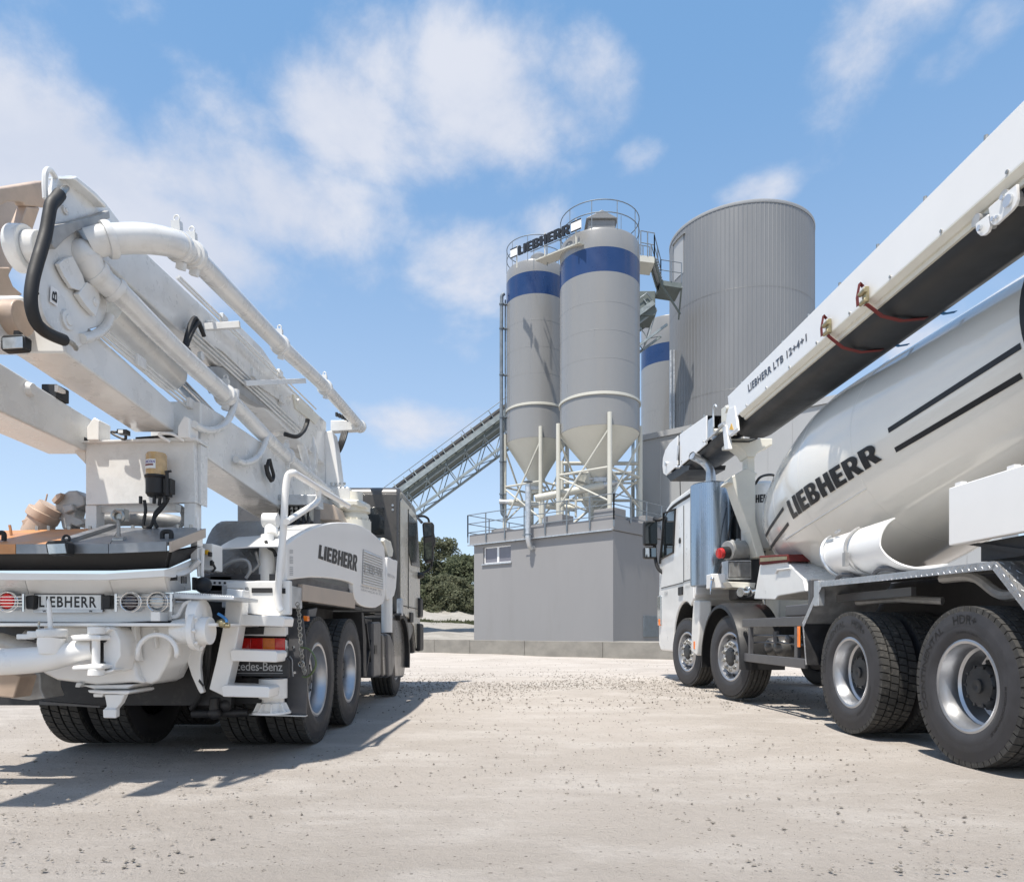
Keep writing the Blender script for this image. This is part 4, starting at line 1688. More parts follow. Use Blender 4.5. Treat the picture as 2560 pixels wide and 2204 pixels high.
m = MB()
nn = 80
vs = []
for (t, r) in DP:
    for k in range(nn):
        a = 2 * math.pi * k / nn
        vs.append(D0 + DAX * t + DU * (r * math.cos(a)) + DV * (r * math.sin(a)))
m.add(vs, [(i * nn + k, i * nn + (k + 1) % nn, (i + 1) * nn + (k + 1) % nn, (i + 1) * nn + k) for i in range(len(DP) - 1) for k in range(nn)])
drum = build('drum', m, 'drum_paint', M, smooth=50)
for t in (.70, 1.40, 2.28, 3.2):
    m = MB()
    m.strip([[drum_pt(t + dt, 2 * math.pi * k / 80, of) for k in range(81)] for dt, of in ((-.008, .0005), (0, .003), (.008, .0005))])
    build('weld_seam', m, 'drum_paint', drum)
m = MB()
t0_, a0_ = drum_hit(2090, 1262)
m.strip([[drum_pt(t, a0_ + .02 + da, of) for t in np.linspace(1.42, 3.2, 30)] for da, of in ((-.008, .001), (0, .006), (.008, .001))])
build('weld_seam', m, 'drum_paint', drum)
cor = [drum_hit(*q) for q in ((1985, 1297), (2209, 1147), (2187, 1104), (1968, 1254))]
def dtx(u, v):
    t = (cor[0][0] * (1 - u) + cor[1][0] * u) * (1 - v) + (cor[3][0] * (1 - u) + cor[2][0] * u) * v
    a = (cor[0][1] * (1 - u) + cor[1][1] * u) * (1 - v) + (cor[3][1] * (1 - u) + cor[2][1] * u) * v
    return drum_pt(t, a, .008)
letters('lettering', poly_text('LIEBHERR'), dtx, 'print_black', drum, 28)
def stripe(pa, pb, wdt):
    (ta, aa), (tb, ab) = drum_hit(*pa), drum_hit(*pb)
    m = MB()
    rows = []
    for i in range(41):
        t = ta + (tb - ta) * i / 40
        a = aa + (ab - aa) * i / 40
        da = wdt / drum_r(t) / 2
        rows.append([drum_pt(t, a - da, .004), drum_pt(t, a + da, .004)])
    m.strip(rows)
    build('stripe', m, 'print_black', drum, recalc=False)
stripe((2223, 1076), (2556, 864), .045)
stripe((2241, 1124), (2556, 938), .045)
stripe((1912, 1340), (1959, 1270), .04)
stripe((1920, 1372), (1972, 1308), .04)
# black drum tyre and rear ring
m = MB()
vs = []
m.strip([[D0 + DAX * (t) + DU * (r * math.cos(a)) + DV * (r * math.sin(a)) for a in np.linspace(0, 2 * math.pi, 65)] for (t, r) in ((5.13, .68), (5.13, .82), (5.25, .82), (5.25, .66))])
build('roller_ring', m, 'black_rubber', drum)
m = MB()
m.box(.65, 1.8, -1.9, -1.4, 1.0, 2.45)
build('rear_stand', m, 'dark_grey_paint', M, bevel=.03)
m = MB()
m.lathe([(.30, 0), (.42, .02), (.42, .30), (.30, .32)], (D0.x, D0.y - .02, D0.z), 'y', 32)
build('drum_drive', m, 'grey_cast', M)
m = MB()
m.box(.85, 1.65, 5.05, 5.55, 1.0, 2.5)
build('front_stand', m, 'cream_paint', M, bevel=.03)

# white skirt below the drum front with the red and yellow strap
m = MB()
sk = [(1899, 1411), (1967, 1403), (2008, 1446), (2014, 1478), (1944, 1490), (1938, 1499), (1884, 1497), (1893, 1446)]
m.prism([yz(px, py, .33) for px, py in sk], 'x', .33, .95)
build('skirt', m, 'white_paint', M, bevel=.015)
m = MB()
m.prism([yz(px, py, .30) for px, py in [(1898, 1389), (1968, 1385), (1968, 1403), (1898, 1411)]], 'x', .30, .96)
band = build('warning_strap', m, 'strap_red', M, bevel=.008)
m = MB()
m.prism([yz(px, py, .296) for px, py in [(1900, 1394), (1967, 1390), (1967, 1398), (1900, 1404)]], 'x', .294, .299)
build('yellow_stripe', m, 'brass', band)
m = MB()
m.tube([lx(1940, 1432, .32), lx(1944, 1424, .32), lx(1976, 1420, .32)], .012, 6)
build('grab_handle', m, 'white_paint', M)
# small white water tank with lettering
tk = ly(1910, 1250, 5.35)
m = MB()
m.lathe([(.001, 3.02), (.16, 3.0), (.25, 2.93), (.28, 2.82), (.28, 2.2), (.20, 2.05), (.001, 2.03)], (tk.x, 5.45, 0), 'z', 32)
tank = build('water_tank', m, 'white_paint', M)
z_t_ = ly(1910, 1236, 5.2).z
z_b_ = ly(1910, 1256, 5.2).z
letters('lettering', poly_text('LIEBHERR'), lambda u, v: (tk.x + .284 * math.cos(R_(198 + 80 * u)), 5.45 + .284 * math.sin(R_(198 + 80 * u)), z_b_ + (z_t_ - z_b_) * v), 'print_black', tank, 12)
m = MB()
m.tube([ly(1888, 1210, 5.1), ly(1897, 1196, 5.1), ly(1912, 1188, 5.2), ly(1932, 1187, 5.3), ly(1938, 1192, 5.4)], .018, 8)
build('hose', m, 'black_rubber', M)

# pump, cooler and boxes beside the silencer
m = MB()
p0, p1 = ly(1818, 1376, 5.15), ly(1880, 1373, 5.35)
m.cyl(p0, p1, .135, n=24)
m.cyl(ly(1831, 1355, 5.2), ly(1831, 1349, 5.2), .03, n=10)
m.cyl(ly(1845, 1352, 5.25), ly(1845, 1346, 5.25), .03, n=10)
build('hydraulic_tank', m, 'grey_cast', M, bevel=.01)
m = MB()
m.cyl(ly(1797, 1383, 5.1), ly(1806, 1382, 5.12), .075, n=10)
m.beam(ly(1797, 1373, 5.09), ly(1797, 1393, 5.09), .03, .03, (1, 0, 0))
build('filter_cap', m, 'red_paint', M, bevel=.006)
m = MB()
m.cyl(ly(1805, 1382, 5.12), ly(1820, 1380, 5.15), .085, n=18)
build('filter_neck', m, 'black_plastic', M)
q0, q1 = ly(1818, 1400, 5.15), ly(1877, 1448, 5.15)
m = MB()
m.box(q0.x, q1.x, 5.13, 5.40, q1.z, q0.z)
cool = build('oil_cooler', m, 'galvanised', M, bevel=.008)
nf = 18
m = MB()
for i in range(nf):
    x = q0.x + .02 + (q1.x - q0.x - .04) * i / (nf - 1)
    m.box(x - .004, x + .004, 5.105, 5.132, q1.z + .03, q0.z - .03)
build('cooling_fins', m, 'grey_cast', cool, smooth=0)
m = MB()
m.box(q0.x + .01, q1.x - .01, 5.126, 5.131, q1.z + .02, q0.z - .02)
build('core', m, 'chassis_dark', cool, smooth=0)
q0, q1 = ly(1776, 1434, 5.3), ly(1818, 1470, 5.3)
m = MB()
m.box(q0.x, q1.x, 5.25, 5.5, q1.z, q0.z)
build('control_box', m, 'panel_white', M, bevel=.012)
m = MB()
m.tube([ly(1780, 1445, 5.24), ly(1778, 1462, 5.2), ly(1776, 1485, 5.2)], .012, 6)
m.ball(ly(1781, 1447, 5.23), .03, 6)
build('lever', m, 'chrome', M)
m = MB()
m.extr([ly(1820, 1453, 5.0), ly(1890, 1456, 5.0), ly(1886, 1470, 5.0), ly(1832, 1468, 5.0)], (0, .4, 0))
build('pump_bracket', m, 'cream_paint', M, bevel=.01)
m = MB()
m.cyl(ly(1851, 1480, 4.9), ly(1862, 1480, 4.95), .065, n=16)
m.cyl(ly(1862, 1480, 4.95), ly(1884, 1476, 5.05), .05, n=16)
m.cyl(ly(1868, 1479, 4.95), ly(1872, 1478, 4.97), .075, n=16)
build('hose_coupling', m, 'chrome', M, bevel=.006)
m = MB()
m.tube([ly(1906, 1480, 4.7), ly(1908, 1490, 4.7), ly(1909, 1505, 4.7), ly(1913, 1520, 4.7)], .014, 6)
m.cyl(ly(1908, 1478, 4.72), ly(1908, 1492, 4.7), .025, n=8)
build('chain', m, 'bolt_steel', M)
m = MB()
m.cyl(ly(1908, 1484, 4.75), ly(1908, 1484, 4.70), .075, n=18)
build('reflector', m, 'red_lens', M)

# black mudguard over the second axle
m = MB()
rows = []
for a in np.linspace(184, -8, 34):
    c, s_ = math.cos(R_(a)), math.sin(R_(a))
    rows.append([(x, 4.86 + .86 * c, .46 + .80 * s_) for x in (-.03, -.005, .03, .20, .50)])
    rows[-1][0] = (-.045, 4.86 + .79 * c, .46 + .73 * s_)
    rows[-1][1] = (-.035, 4.86 + .835 * c, .46 + .775 * s_)
m.sheet(rows, -.012)
build('front_mudguard', m, 'black_plastic', M, smooth=50)
# side guard frame with air tanks
m = MB()
m.box(-.005, .035, 2.38, 4.08, .93, 1.03)
build('guard_rail', m, 'dark_grey_paint', M, bevel=.008)
m = MB()
m.box(-.005, .035, 2.34, 4.02, .51, .61)
build('guard_rail', m, 'dark_grey_paint', M, bevel=.008)
for y in (2.55, 3.85):
    m = MB()
    m.box(.0, .04, y - .03, y + .03, .612, .928)
    build('guard_post', m, 'dark_grey_paint', M)
m = MB()
m.box(-.012, .0, 2.43, 2.49, .72, .93)
build('side_marker', m, 'orange_lens', M, bevel=.006)
for y in (3.52, 3.24):
    m = MB()
    m.lathe([(.001, .06), (.06, .07), (.10, .11), (.115, .17), (.115, .85), (.1, .9), (.001, .92)], (0, y, .70), 'x', 24)
    build('air_tank', m, 'cab_grey', M)
m = MB()
m.tube([(.06, 2.5, .83), (.06, 3.9, .83)], .014, 6)
m.tube([(.07, 2.5, .74), (.07, 3.2, .76), (.07, 3.9, .74)], .012, 6)
m.cyl((.06, 3.2, .74), (.06, 3.2, .88), .03, n=8)
m.ball((.06, 2.85, .80), .045, 6)
build('brake_valve', m, 'dark_grey_paint', M)
m = MB()
m.box(.12, .55, 2.5, 3.1, 1.04, 1.16)
m.box(.10, .2, 2.42, 2.5, .95, 1.4)
build('battery_cover', m, 'dark_grey_paint', M, bevel=.015)

# aluminium rear mudguard
fp = [(2.30, .55), (2.37, .95), (1.98, 1.335), (-.30, 1.30), (-.78, .82), (-.82, .52)]
seg_mats = ['chassis_dark', 'galvanised', 'checker_plate', 'checker_plate', 'chassis_dark']
for (a, b, mt) in zip(fp[:-1], fp[1:], seg_mats):
    d = Vector((0, b[0] - a[0], b[1] - a[1])).normalized()
    nrm = Vector((0, -d.z, d.y))
    if nrm.z < 0:
        nrm = -nrm
    A, B = Vector((0, a[0], a[1])), Vector((0, b[0], b[1]))
    for x0, x1 in ((.0, .66), (1.84, 2.5)):
        m = MB()
        m.hexa([A + Vector((x0, 0, 0)), A + Vector((x1, 0, 0)), B + Vector((x1, 0, 0)), B + Vector((x0, 0, 0)), A + nrm * .012 + Vector((x0, 0, 0)), A + nrm * .012 + Vector((x1, 0, 0)), B + nrm * .012 + Vector((x1, 0, 0)), B + nrm * .012 + Vector((x0, 0, 0))])
        build('rear_mudguard', m, mt, M, smooth=0)
m = MB()
lip = .052
for (a, b) in zip(fp[:-1], fp[1:]):
    d = Vector((0, b[0] - a[0], b[1] - a[1])).normalized()
    nrm = Vector((0, -d.z, d.y))
    if nrm.z < 0:
        nrm = -nrm
    k = lip if a[1] > .9 and b[1] > .75 else .016
    A, B = Vector((-.008, a[0], a[1])) + nrm * .014, Vector((-.008, b[0], b[1])) + nrm * .014
    m.hexa([A - nrm * k, A - nrm * k + Vector((.006, 0, 0)), B - nrm * k + Vector((.006, 0, 0)), B - nrm * k, A, A + Vector((.006, 0, 0)), B + Vector((.006, 0, 0)), B])
build('mudguard_edge', m, 'checker_side', M, smooth=0)
m = MB()
m.box(.2, .24, .9, 2.1, 1.16, 1.23)
build('mudguard_bracket', m, 'dark_grey_paint', M)  # cream beam, the shade under the mudguard put into its dark colour
m = MB()
m.tube([(.3, 1.9, 1.15), (.3, 1.2, 1.15), (.45, .9, 1.12)], .03, 8)
m.tube([(.22, .55, 1.27), (.22, .2, 1.25), (.22, -.05, 1.12), (.22, -.25, 1.12)], .035, 8)
build('mudguard_bracket', m, 'grey_cast', M)
m = MB()
m.box(.68, .76, -1.2, 2.3, .70, 1.335)
build('inner_panel', m, 'chassis_dark', M)
m = MB()
a = lx(2030, 1452, .0)
m.box(-.012, .05, 2.02, 2.12, 1.12, 1.36)
build('lamp_bracket', m, 'galvanised', M, bevel=.006)

# spare chute section lying against the drum
ch0, ch1 = 2.28, 1.20
cxc, czc, cr = .32, 1.605, .205
m = MB()
rows = []
for i in range(24):
    a = R_(112 + (294 - 112) * i / 23)
    e1 = ch1 - .44 * max(0, (i - 9) / 14) ** 1.25
    e0 = ch0 - .26 * i / 23
    rows.append([(cxc + cr * math.cos(a) * 1.0, e0 + (e1 - e0) * t, czc + (cr + .03 * t) * math.sin(a)) for t in np.linspace(0, 1, 8)])
m.sheet(rows, .012)
chute = build('chute_section', m, 'panel_white', M, smooth=50)
m = MB()
m.tube([(cxc + (cr + .012) * math.cos(R_(a)), ch0 + .01 - .26 * (a - 112) / 182, czc + (cr + .012) * math.sin(R_(a))) for a in range(112, 296, 8)], .02, 8)
build('end_ring', m, 'galvanised', chute)
m = MB()
m.tube([(cxc + (cr + .035) * math.cos(R_(a)), 1.74 - .12 * (a - 112) / 182, czc + (cr + .02) * math.sin(R_(a))) for a in range(112, 290, 8)], .014, 8)
m.box(cxc - cr - .055, cxc - cr - .02, 1.66, 1.71, czc - .14, czc - .02)
build('clamp_strap', m, 'grey_cast', chute)
m = MB()
m.tube([(.22, 2.16, 1.83), (.19, 2.08, 1.825), (.18, 2.0, 1.83)], .012, 6)
m.box(.155, .165, 2.08, 2.22, 1.74, 1.765)
build('lifting_eye', m, 'galvanised', chute)
m = MB()
for y in (1.9, 1.25):
    m.tube([(.16, y + .14, 1.35), (.16, y + .05, 1.40), (.2, y - .05, 1.40), (.3, y - .1, 1.36)], .02, 6)
build('chute_support', m, 'dark_grey_paint', M)

# white side panel near the rear
m = MB()
m.box(-.03, .02, -1.6, .10, 1.455, 1.84)
build('side_panel', m, 'panel_white', M, bevel=.008)
m = MB()
m.box(.05, .6, -1.8, -.1, 1.33, 1.45)
m.extr([(.03, -.1, 1.45), (.03, .0, 1.45), (.03, -.55, 1.32), (.03, -.7, 1.32)], (.5, 0, 0))
build('panel_support', m, 'chassis_dark', M)
m = MB()
for y in (.02, -.45):
    m.box(-.02, .02, y - .03, y + .03, 1.838, 1.862)
build('hinge', m, 'panel_white', M)

# ------------------------------------------------ belt conveyor boom above the drum
CX0, CX1 = .0, .56
ZT, ZB = 3.955, 3.60
yF, yR = 4.62, -1.9
m = MB()
m.hexa([(CX0, yR, ZB), (CX0 + .02, yR, ZB), (CX0 + .02, yF - .35, ZB), (CX0, yF - .35, ZB), (CX0, yR, ZT), (CX0 + .02, yR, ZT), (CX0 + .02, yF, ZT), (CX0, yF, ZT)])
m.prism([(yF, ZT), (yF - .349, ZB), (4.22, 3.40), (4.50, 3.40)], 'x', CX0, CX0 + .02)
boom = build('conveyor_side', m, 'panel_white', M, bevel=.006, smooth=0)
m = MB()
m.box(CX1 - .02, CX1, yR, yF, ZB, ZT)
build('conveyor_side', m, 'panel_white', M, bevel=.006, smooth=0)
m = MB()
m.box(CX0 + .022, CX1 - .022, yR, yF, ZT - .03, ZT - .015)
build('conveyor_cover', m, 'panel_white', M, bevel=.006, smooth=0)
m = MB()
for k, (xa, za, xb, zb) in enumerate(((.0, ZB - .002, .04, ZB - .04), (.04, ZB - .04, .06, ZB - .042), (.06, ZB - .042, .07, ZB - .07), (.07, ZB - .07, .095, ZB - .072))):
    m.hexa([(xa, yR, za), (xb, yR, zb), (xb, 4.20, zb), (xa, 4.20, za), (xa, yR, za + .012), (xb, yR, zb + .012), (xb, 4.20, zb + .012), (xa, 4.20, za + .012)])
build('conveyor_flange', m, 'cream_paint', M, smooth=0)
m = MB()
rows = []
for y in np.linspace(yR, 4.55, 14):
    rows.append([(x, y, z) for x, z in ((.08, ZB - .02), (.10, ZB - .12), (.17, ZB - .18), (.30, ZB - .20), (.44, ZB - .20), (.54, ZB - .16), (.58, ZB - .04))])
m.sheet(rows, .01)
build('return_belt', m, 'belt_rubber', M, smooth=60)
# fold joint
m = MB()
m.prism([(4.62, 3.93), (5.2, 3.98), (5.2, 3.62), (4.62, 3.45)], 'x', .10, .12)
m.prism([(4.62, 3.93), (5.2, 3.98), (5.2, 3.62), (4.62, 3.45)], 'x', .46, .48)
m.cyl((.02, 4.80, 3.85), (.54, 4.80, 3.85), .05, n=12)
m.cyl((.02, 5.35, 3.70), (.54, 5.35, 3.70), .05, n=12)
build('fold_joint', m, 'cream_paint', M, bevel=.006)
m = MB()
m.extr([lx(1811, 1070, -.01), lx(1820, 1022, -.01), lx(1836, 1015, -.01), lx(1843, 1070, -.01), lx(1823, 1090, -.01)], (.03, 0, 0))
m.extr([lx(1805, 1060, -.02), lx(1815, 1064, -.02), lx(1822, 1122, -.02), lx(1811, 1124, -.02)], (.05, 0, 0))
build('hinge_plate', m, 'white_paint', M, bevel=.006)
m = MB()
tri = [lx(1823, 1074, -.016), lx(1833, 1074, -.016), lx(1828, 1058, -.016)]
m.extr(tri, (.003, 0, 0))
build('warning_sign', m, 'yellow_sign', M, smooth=0)
m = MB()
m.tube([lx(1784, 1068, -.015), lx(1784, 1018, -.015), lx(1788, 1012, -.015), lx(1792, 1018, -.015)], .013, 6)
m.tube([lx(1764, 1104, -.01), lx(1790, 1080, -.01), lx(1810, 1062, -.01)], .016, 6)
m.cyl(lx(1800, 1066, -.02), lx(1812, 1058, -.02), .03, n=8)
build('linkage', m, 'galvanised', M)
m = MB()
m.extr([lx(1770, 1050, -.006), lx(1781, 1043, -.006), lx(1783, 1085, -.006), lx(1768, 1095, -.006)], (.01, 0, 0))
build('linkage_plate', m, 'galvanised', M)
m = MB()
m.prism([(4.6, 3.9), (5.6, 3.96), (5.6, 3.66), (4.6, 3.50)], 'x', .2, .40)
build('belt_roller_housing', m, 'belt_rubber', M, smooth=0)
# front section and head
yA, yB = 5.56, 7.02
m = MB()
m.prism([(yA, 3.585), (yA, 4.0), (yB, 4.135), (yB, 3.60)], 'x', CX0, CX0 + .02)
build('conveyor_side', m, 'panel_white', M, bevel=.006, smooth=0)
m = MB()
m.prism([(yA, 3.585), (yA, 4.0), (yB, 4.135), (yB, 3.60)], 'x', CX1 - .02, CX1)
build('conveyor_side', m, 'panel_white', M, bevel=.006, smooth=0)
m = MB()
m.hexa([(.03, yA, 3.99), (.53, yA, 3.99), (.53, yB, 4.12), (.03, yB, 4.12), (.03, yA, 4.0), (.53, yA, 4.0), (.53, yB, 4.13), (.03, yB, 4.13)])
build('conveyor_belt', m, 'belt_rubber', M, smooth=0)
m = MB()
rows = []
for y in np.linspace(4.95, 7.1, 8):
    rows.append([(x, y, z) for x, z in ((.04, 3.60), (.06, 3.50), (.14, 3.46), (.42, 3.46), (.52, 3.50), (.54, 3.60))])
m.sheet(rows, .01)
build('return_belt', m, 'belt_rubber', M, smooth=60)
hd = [(7.16, 3.66), (7.16, 4.15), (7.7, 4.17), (8.0, 4.13), (8.18, 4.03), (8.22, 3.88), (8.15, 3.74), (7.95, 3.66)]
for x in (CX0, CX1 - .02):
    m = MB()
    m.prism(hd, 'x', x, x + .02)
    build('head_plate', m, 'panel_white', M, bevel=.006, smooth=0)
m = MB()
m.cyl((.03, 7.86, 3.90), (.53, 7.86, 3.90), .20, n=28)
m.box(.03, .53, 7.0, 7.2, 3.72, 4.05)
build('head_drum', m, 'belt_rubber', M)
m = MB()
m.prism([(8.0, 3.66), (7.0, 3.60), (6.5, 3.50), (6.55, 3.44), (7.7, 3.50)], 'x', .02, .6)
build('scraper_lip', m, 'belt_rubber', M, smooth=0)
m = MB()
m.cyl((-.02, 7.08, 3.72), (-.02, 7.02, 3.95), .02, n=8)
m.cyl((-.03, 7.15, 3.62), (.5, 6.7, 3.56), .025, n=8)
m.cyl((-.03, 7.9, 3.86), (0, 7.9, 3.86), .04, n=10)
build('tensioner', m, 'galvanised', M)
# bolts along the panels
bolts = [((-.008, y, ZB + .025), (.0, y, ZB + .025)) for y in np.arange(-.4, 4.5, .62)]
bolts += [((.012, y + .2, ZT), (.012, y + .2, ZT + .03)) for y in np.arange(-.4, 4.3, .62)]
bolts += [((-.008, y, 3.66), (0, y, 3.66)) for y in (5.7, 6.4, 6.9)] + [((.01, y, 4.02 + (y - 5.7) * .09), (.01, y, 4.05 + (y - 5.7) * .09)) for y in (5.7, 6.4, 6.9)]
for a, b in bolts:
    m = MB()
    m.cyl(a, b, .013, n=8)
    build('bolt', m, 'bolt_steel', M)
letters('lettering', font_text('LIEBHERR LTB 12+4+1', .035, 1.1), quad_fn(lx(1871, 981, -.003), lx(2017, 852, -.003), lx(2016, 833, -.003), lx(1869, 962, -.003)), 'print_navy', boom)
# carrier brackets and ratchet straps
m = MB()
m.extr([lx(px, py, -.022) for px, py in ((2470, 520), (2541, 460), (2543, 498), (2538, 514), (2528, 527), (2490, 562), (2482, 564), (2476, 558), (2474, 545))], (.02, 0, 0))
build('boom_bracket', m, 'white_paint', M, bevel=.005)
m = MB()
m.extr([lx(px, py, -.012) for px, py in ((2470, 535), (2438, 560), (2438, 572), (2442, 583), (2450, 590), (2460, 589), (2470, 580), (2475, 566))], (.02, 0, 0))
build('boom_bracket', m, 'white_paint', M, bevel=.006)
m = MB()
for px, py, r in ((2524, 502, .035), (2510, 494, .015), (2452, 570, .018), (2486, 547, .014), (2496, 543, .01)):
    p = lx(px, py, -.02)
    m.cyl(p, p - Vector((.018, 0, 0)), r, n=14)
build('bracket_pin', m, 'chrome', M)
for y in (-.12, -.36):
    m = MB()
    m.cyl((.0, y, 3.50), (.3, y, 3.48), .04, n=16)
    build('support_roller', m, 'grey_cast', M)
for (sx, sy) in ((2168, 740), (2075, 818)):
    p = lx(sx, sy, -.01)
    y0_, z0_ = p.y, p.z
    m = MB()
    m.box(-.04, -.008, y0_ - .028, y0_ + .028, z0_ - .06, z0_ + .07)
    m.cyl((-.045, y0_ - .05, z0_ + .03), (-.045, y0_ + .05, z0_ + .03), .022, n=10)
    m.cyl((-.045, y0_ - .05, z0_ - .05), (-.045, y0_ + .05, z0_ - .05), .018, n=10)
    rt = build('strap_ratchet', m, 'brass', M, bevel=.005)
    m = MB()
    def ribbon(pts, w, mm):
        rows = []
        for q in pts:
            rows.append([Vector(q) + Vector((0, -w / 2, 0)), Vector(q) + Vector((0, w / 2, 0))])
        mm.sheet(rows, .004)
    ribbon([(-.03, y0_ + .0, z0_ - .07), (-.02, y0_ - .02, ZB - .05), (.08, y0_ - .06, ZB - .16), (.22, y0_ - .10, ZB - .215), (.40, y0_ - .12, ZB - .205), (.53, y0_ - .13, ZB - .10), (.57, y0_ - .13, ZB + .0)], .045, m)
    ribbon([(-.03, y0_ + .03, z0_ + .09), (-.045, y0_ + .05, z0_ + .13), (-.06, y0_ + .06, z0_ + .02), (-.06, y0_ + .05, z0_ - .06)], .04, m)
    build('strap', m, 'strap_red', M, smooth=60)
    m = MB()
    ribbon([(.50, y0_ - .13, ZB - .155), (.55, y0_ - .135, ZB - .17), (.62, y0_ - .16, ZB - .165)], .04, m)
    build('strap_tail', m, 'strap_blue', M, smooth=60)
# ================================================================== CONCRETE PUMP TRUCK
PO = Vector((-2.66, 5.6, 0))
PT = thing('pump_truck', 'concrete pump truck with a folded white boom, rear hopper and dark grey cab', 'pump truck', PO)
XR, XC = -1.53, -2.66


def part(name, m, mat, parent=PT, **kw):
    m.v = [(v[0] - PO.x, v[1] - PO.y, v[2] - PO.z) for v in m.v]
    return build(name, m, mat, parent, **kw)


def py_(pts, Y, th, m=None):
    """outline seen from behind at depth Y, extruded forward by th"""
    m = m or MB()
    return m.extr([wy(a, b, Y) for a, b in pts], (0, th, 0))


def px_(pts, X, th, m=None):
    """outline seen on a side plane X, extruded inwards (towards -X) by th"""
    m = m or MB()
    return m.extr([wx(a, b, X) for a, b in pts], (-th, 0, 0))


# ---- chassis and wheels
m = MB()
for x in (-3.08, -2.32):
    m.box(x, x + .08, 4.9, 11.3, .70, .95)
part('chassis_rail', m, 'chassis_dark')
S_ = .955
for y in (5.58, 6.66):
    for side in (1, -1):
        xo = XR - .148 if side > 0 else -3.46 + .148
        for k, kd in ((0, 'dish'), (1, 'inner')):
            wheel(PT, (xo - side * .345 * k - PO.x, y - PO.y, .5), side, kd, scale=S_, roll=.4 * k + .3 * y)
for side in (1, -1):
    xo = XR - .20 if side > 0 else 2 * XC - XR + .20
    wheel(PT, (xo - PO.x, 9.65 - PO.y, .5), side, 'front', scale=S_)
for y in (5.58, 6.66, 9.65):
    m = MB()
    m.cyl((-3.5, y, .5), (-1.8, y, .5), .08, n=12)
    if y < 9:
        m.ball((XC, y, .52), .21, 10)
    part('axle', m, 'chassis_dark')
m = MB()
m.box(-3.2, -2.1, 6.9, 9.3, .38, .9)
m.box(-3.45, -1.86, 5.0, 7.3, .98, 1.14)
part('underbody', m, 'chassis_dark', bevel=.03)

# ---- hopper lid
zr = lambda px, py, Y: wy(px, py, Y)
yl, yb = 3.95, 4.72
nl = [(-230, 1364), (0, 1363), (275, 1361), (420, 1355)]
LN = [wy(a, b, yl) for a, b in nl]
LB = [wy(-150, 1330, yb), wy(70, 1325, yb), wy(300, 1318, yb), wy(480, 1318, yb)]
LR = wy(510, 1322, 4.56)
mid = [(LN[i] * .5 + LB[i] * .5) for i in range(4)]
m = MB()
m.add([LN[2], LN[3], LR, LB[3], LB[2]] + [p - Vector((0, 0, .02)) for p in (LN[2], LN[3], LR, LB[3], LB[2])],
      [(0, 1, 2, 3, 4), (9, 8, 7, 6, 5), (0, 5, 6, 1), (1, 6, 7, 2), (2, 7, 8, 3), (3, 8, 9, 4), (4, 9, 5, 0)])
part('lid_panel', m, 'steel_lid', smooth=0)
m = MB()
fl = wy(140, 1358, yl)
fb = wy(280, 1319, yb)
m.add([LN[2] + Vector((-.004, 0, .0)), LB[2] + Vector((-.004, 0, 0)), fb, fl] + [p - Vector((0, 0, .02)) for p in (LN[2], LB[2], fb, fl)], [(0, 1, 2, 3), (7, 6, 5, 4), (0, 4, 5, 1), (1, 5, 6, 2), (2, 6, 7, 3), (3, 7, 4, 0)])
part('lid_panel', m, 'steel_lid', smooth=0)
m = MB()
q = [fl + Vector((-.004, 0, 0)), fb + Vector((-.004, 0, 0)), LB[0], LN[0]]
m.add(q + [p - Vector((0, 0, .02)) for p in q], [(0, 1, 2, 3), (7, 6, 5, 4), (0, 4, 5, 1), (1, 5, 6, 2), (2, 6, 7, 3), (3, 7, 4, 0)])
part('lid_panel', m, 'orange_brown', smooth=0)  # orange-brown left part of the lid
# folded rim of the lid
rimp = [LN[0], LN[1], LN[2], LN[3], LR]
def rim_strip(a, b, h=.05, nm='lid_rim', mt='steel_lid'):
    d = (b - a).normalized()
    nrm = Vector((d.y, -d.x, 0)).normalized() * .012
    mm = MB()
    mm.hexa([a - Vector((0, 0, h)), a - Vector((0, 0, h)) + nrm, b - Vector((0, 0, h)) + nrm, b - Vector((0, 0, h)), a + Vector((0, 0, .004)), a + Vector((0, 0, .004)) + nrm, b + Vector((0, 0, .004)) + nrm, b + Vector((0, 0, .004))])
    return part(nm, mm, mt, smooth=0)
rim_strip(LN[0], wy(44, 1362, yl) - Vector((.004, 0, 0)), mt='orange_brown')
rim_strip(wy(44, 1362, yl), LN[2] - Vector((.004, 0, 0)))
rim_strip(LN[2], LN[3] - Vector((.004, 0, 0)))
rim_strip(LN[3] + Vector((.004, .004, 0)), LR, .055, mt='tan_tone')
# seam frame, bolts, handles on the lid
m = MB()
m.beam(wy(165, 1356, yl + .02) + Vector((0, 0, .01)), wy(282, 1318, yb) + Vector((0, 0, .01)), .05, .025)
part('lid_hinge', m, 'steel_lid')
m = MB()
for a, b in ((93, 1324), (122, 1323), (173, 1324), (225, 1324), (332, 1322), (387, 1321), (444, 1320), (477, 1320)):
    p = wy(a, b, yb - .03)
    m.cyl(p - Vector((0, 0, .02)), p + Vector((0, 0, .025)), .011, n=6)
part('lid_bolts', m, 'bolt_steel')
def loop_handle(a, b, Y, hgt, r=.014, mt='black_rubber'):
    p, q = wy(a[0], a[1], Y), wy(b[0], b[1], Y)
    mm = MB()
    mm.tube([p, p + Vector((0, 0, hgt * .8)), p + (q - p) * .12 + Vector((0, 0, hgt)), p + (q - p) * .88 + Vector((0, 0, hgt)), q + Vector((0, 0, hgt * .8)), q], r, 8)
    return part('lid_handle', mm, mt)
loop_handle((406, 1350), (428, 1349), 4.12, .048)
loop_handle((-8, 1352), (10, 1351), 4.1, .045)
m = MB()
ring = wy(295, 1290, 4.35)
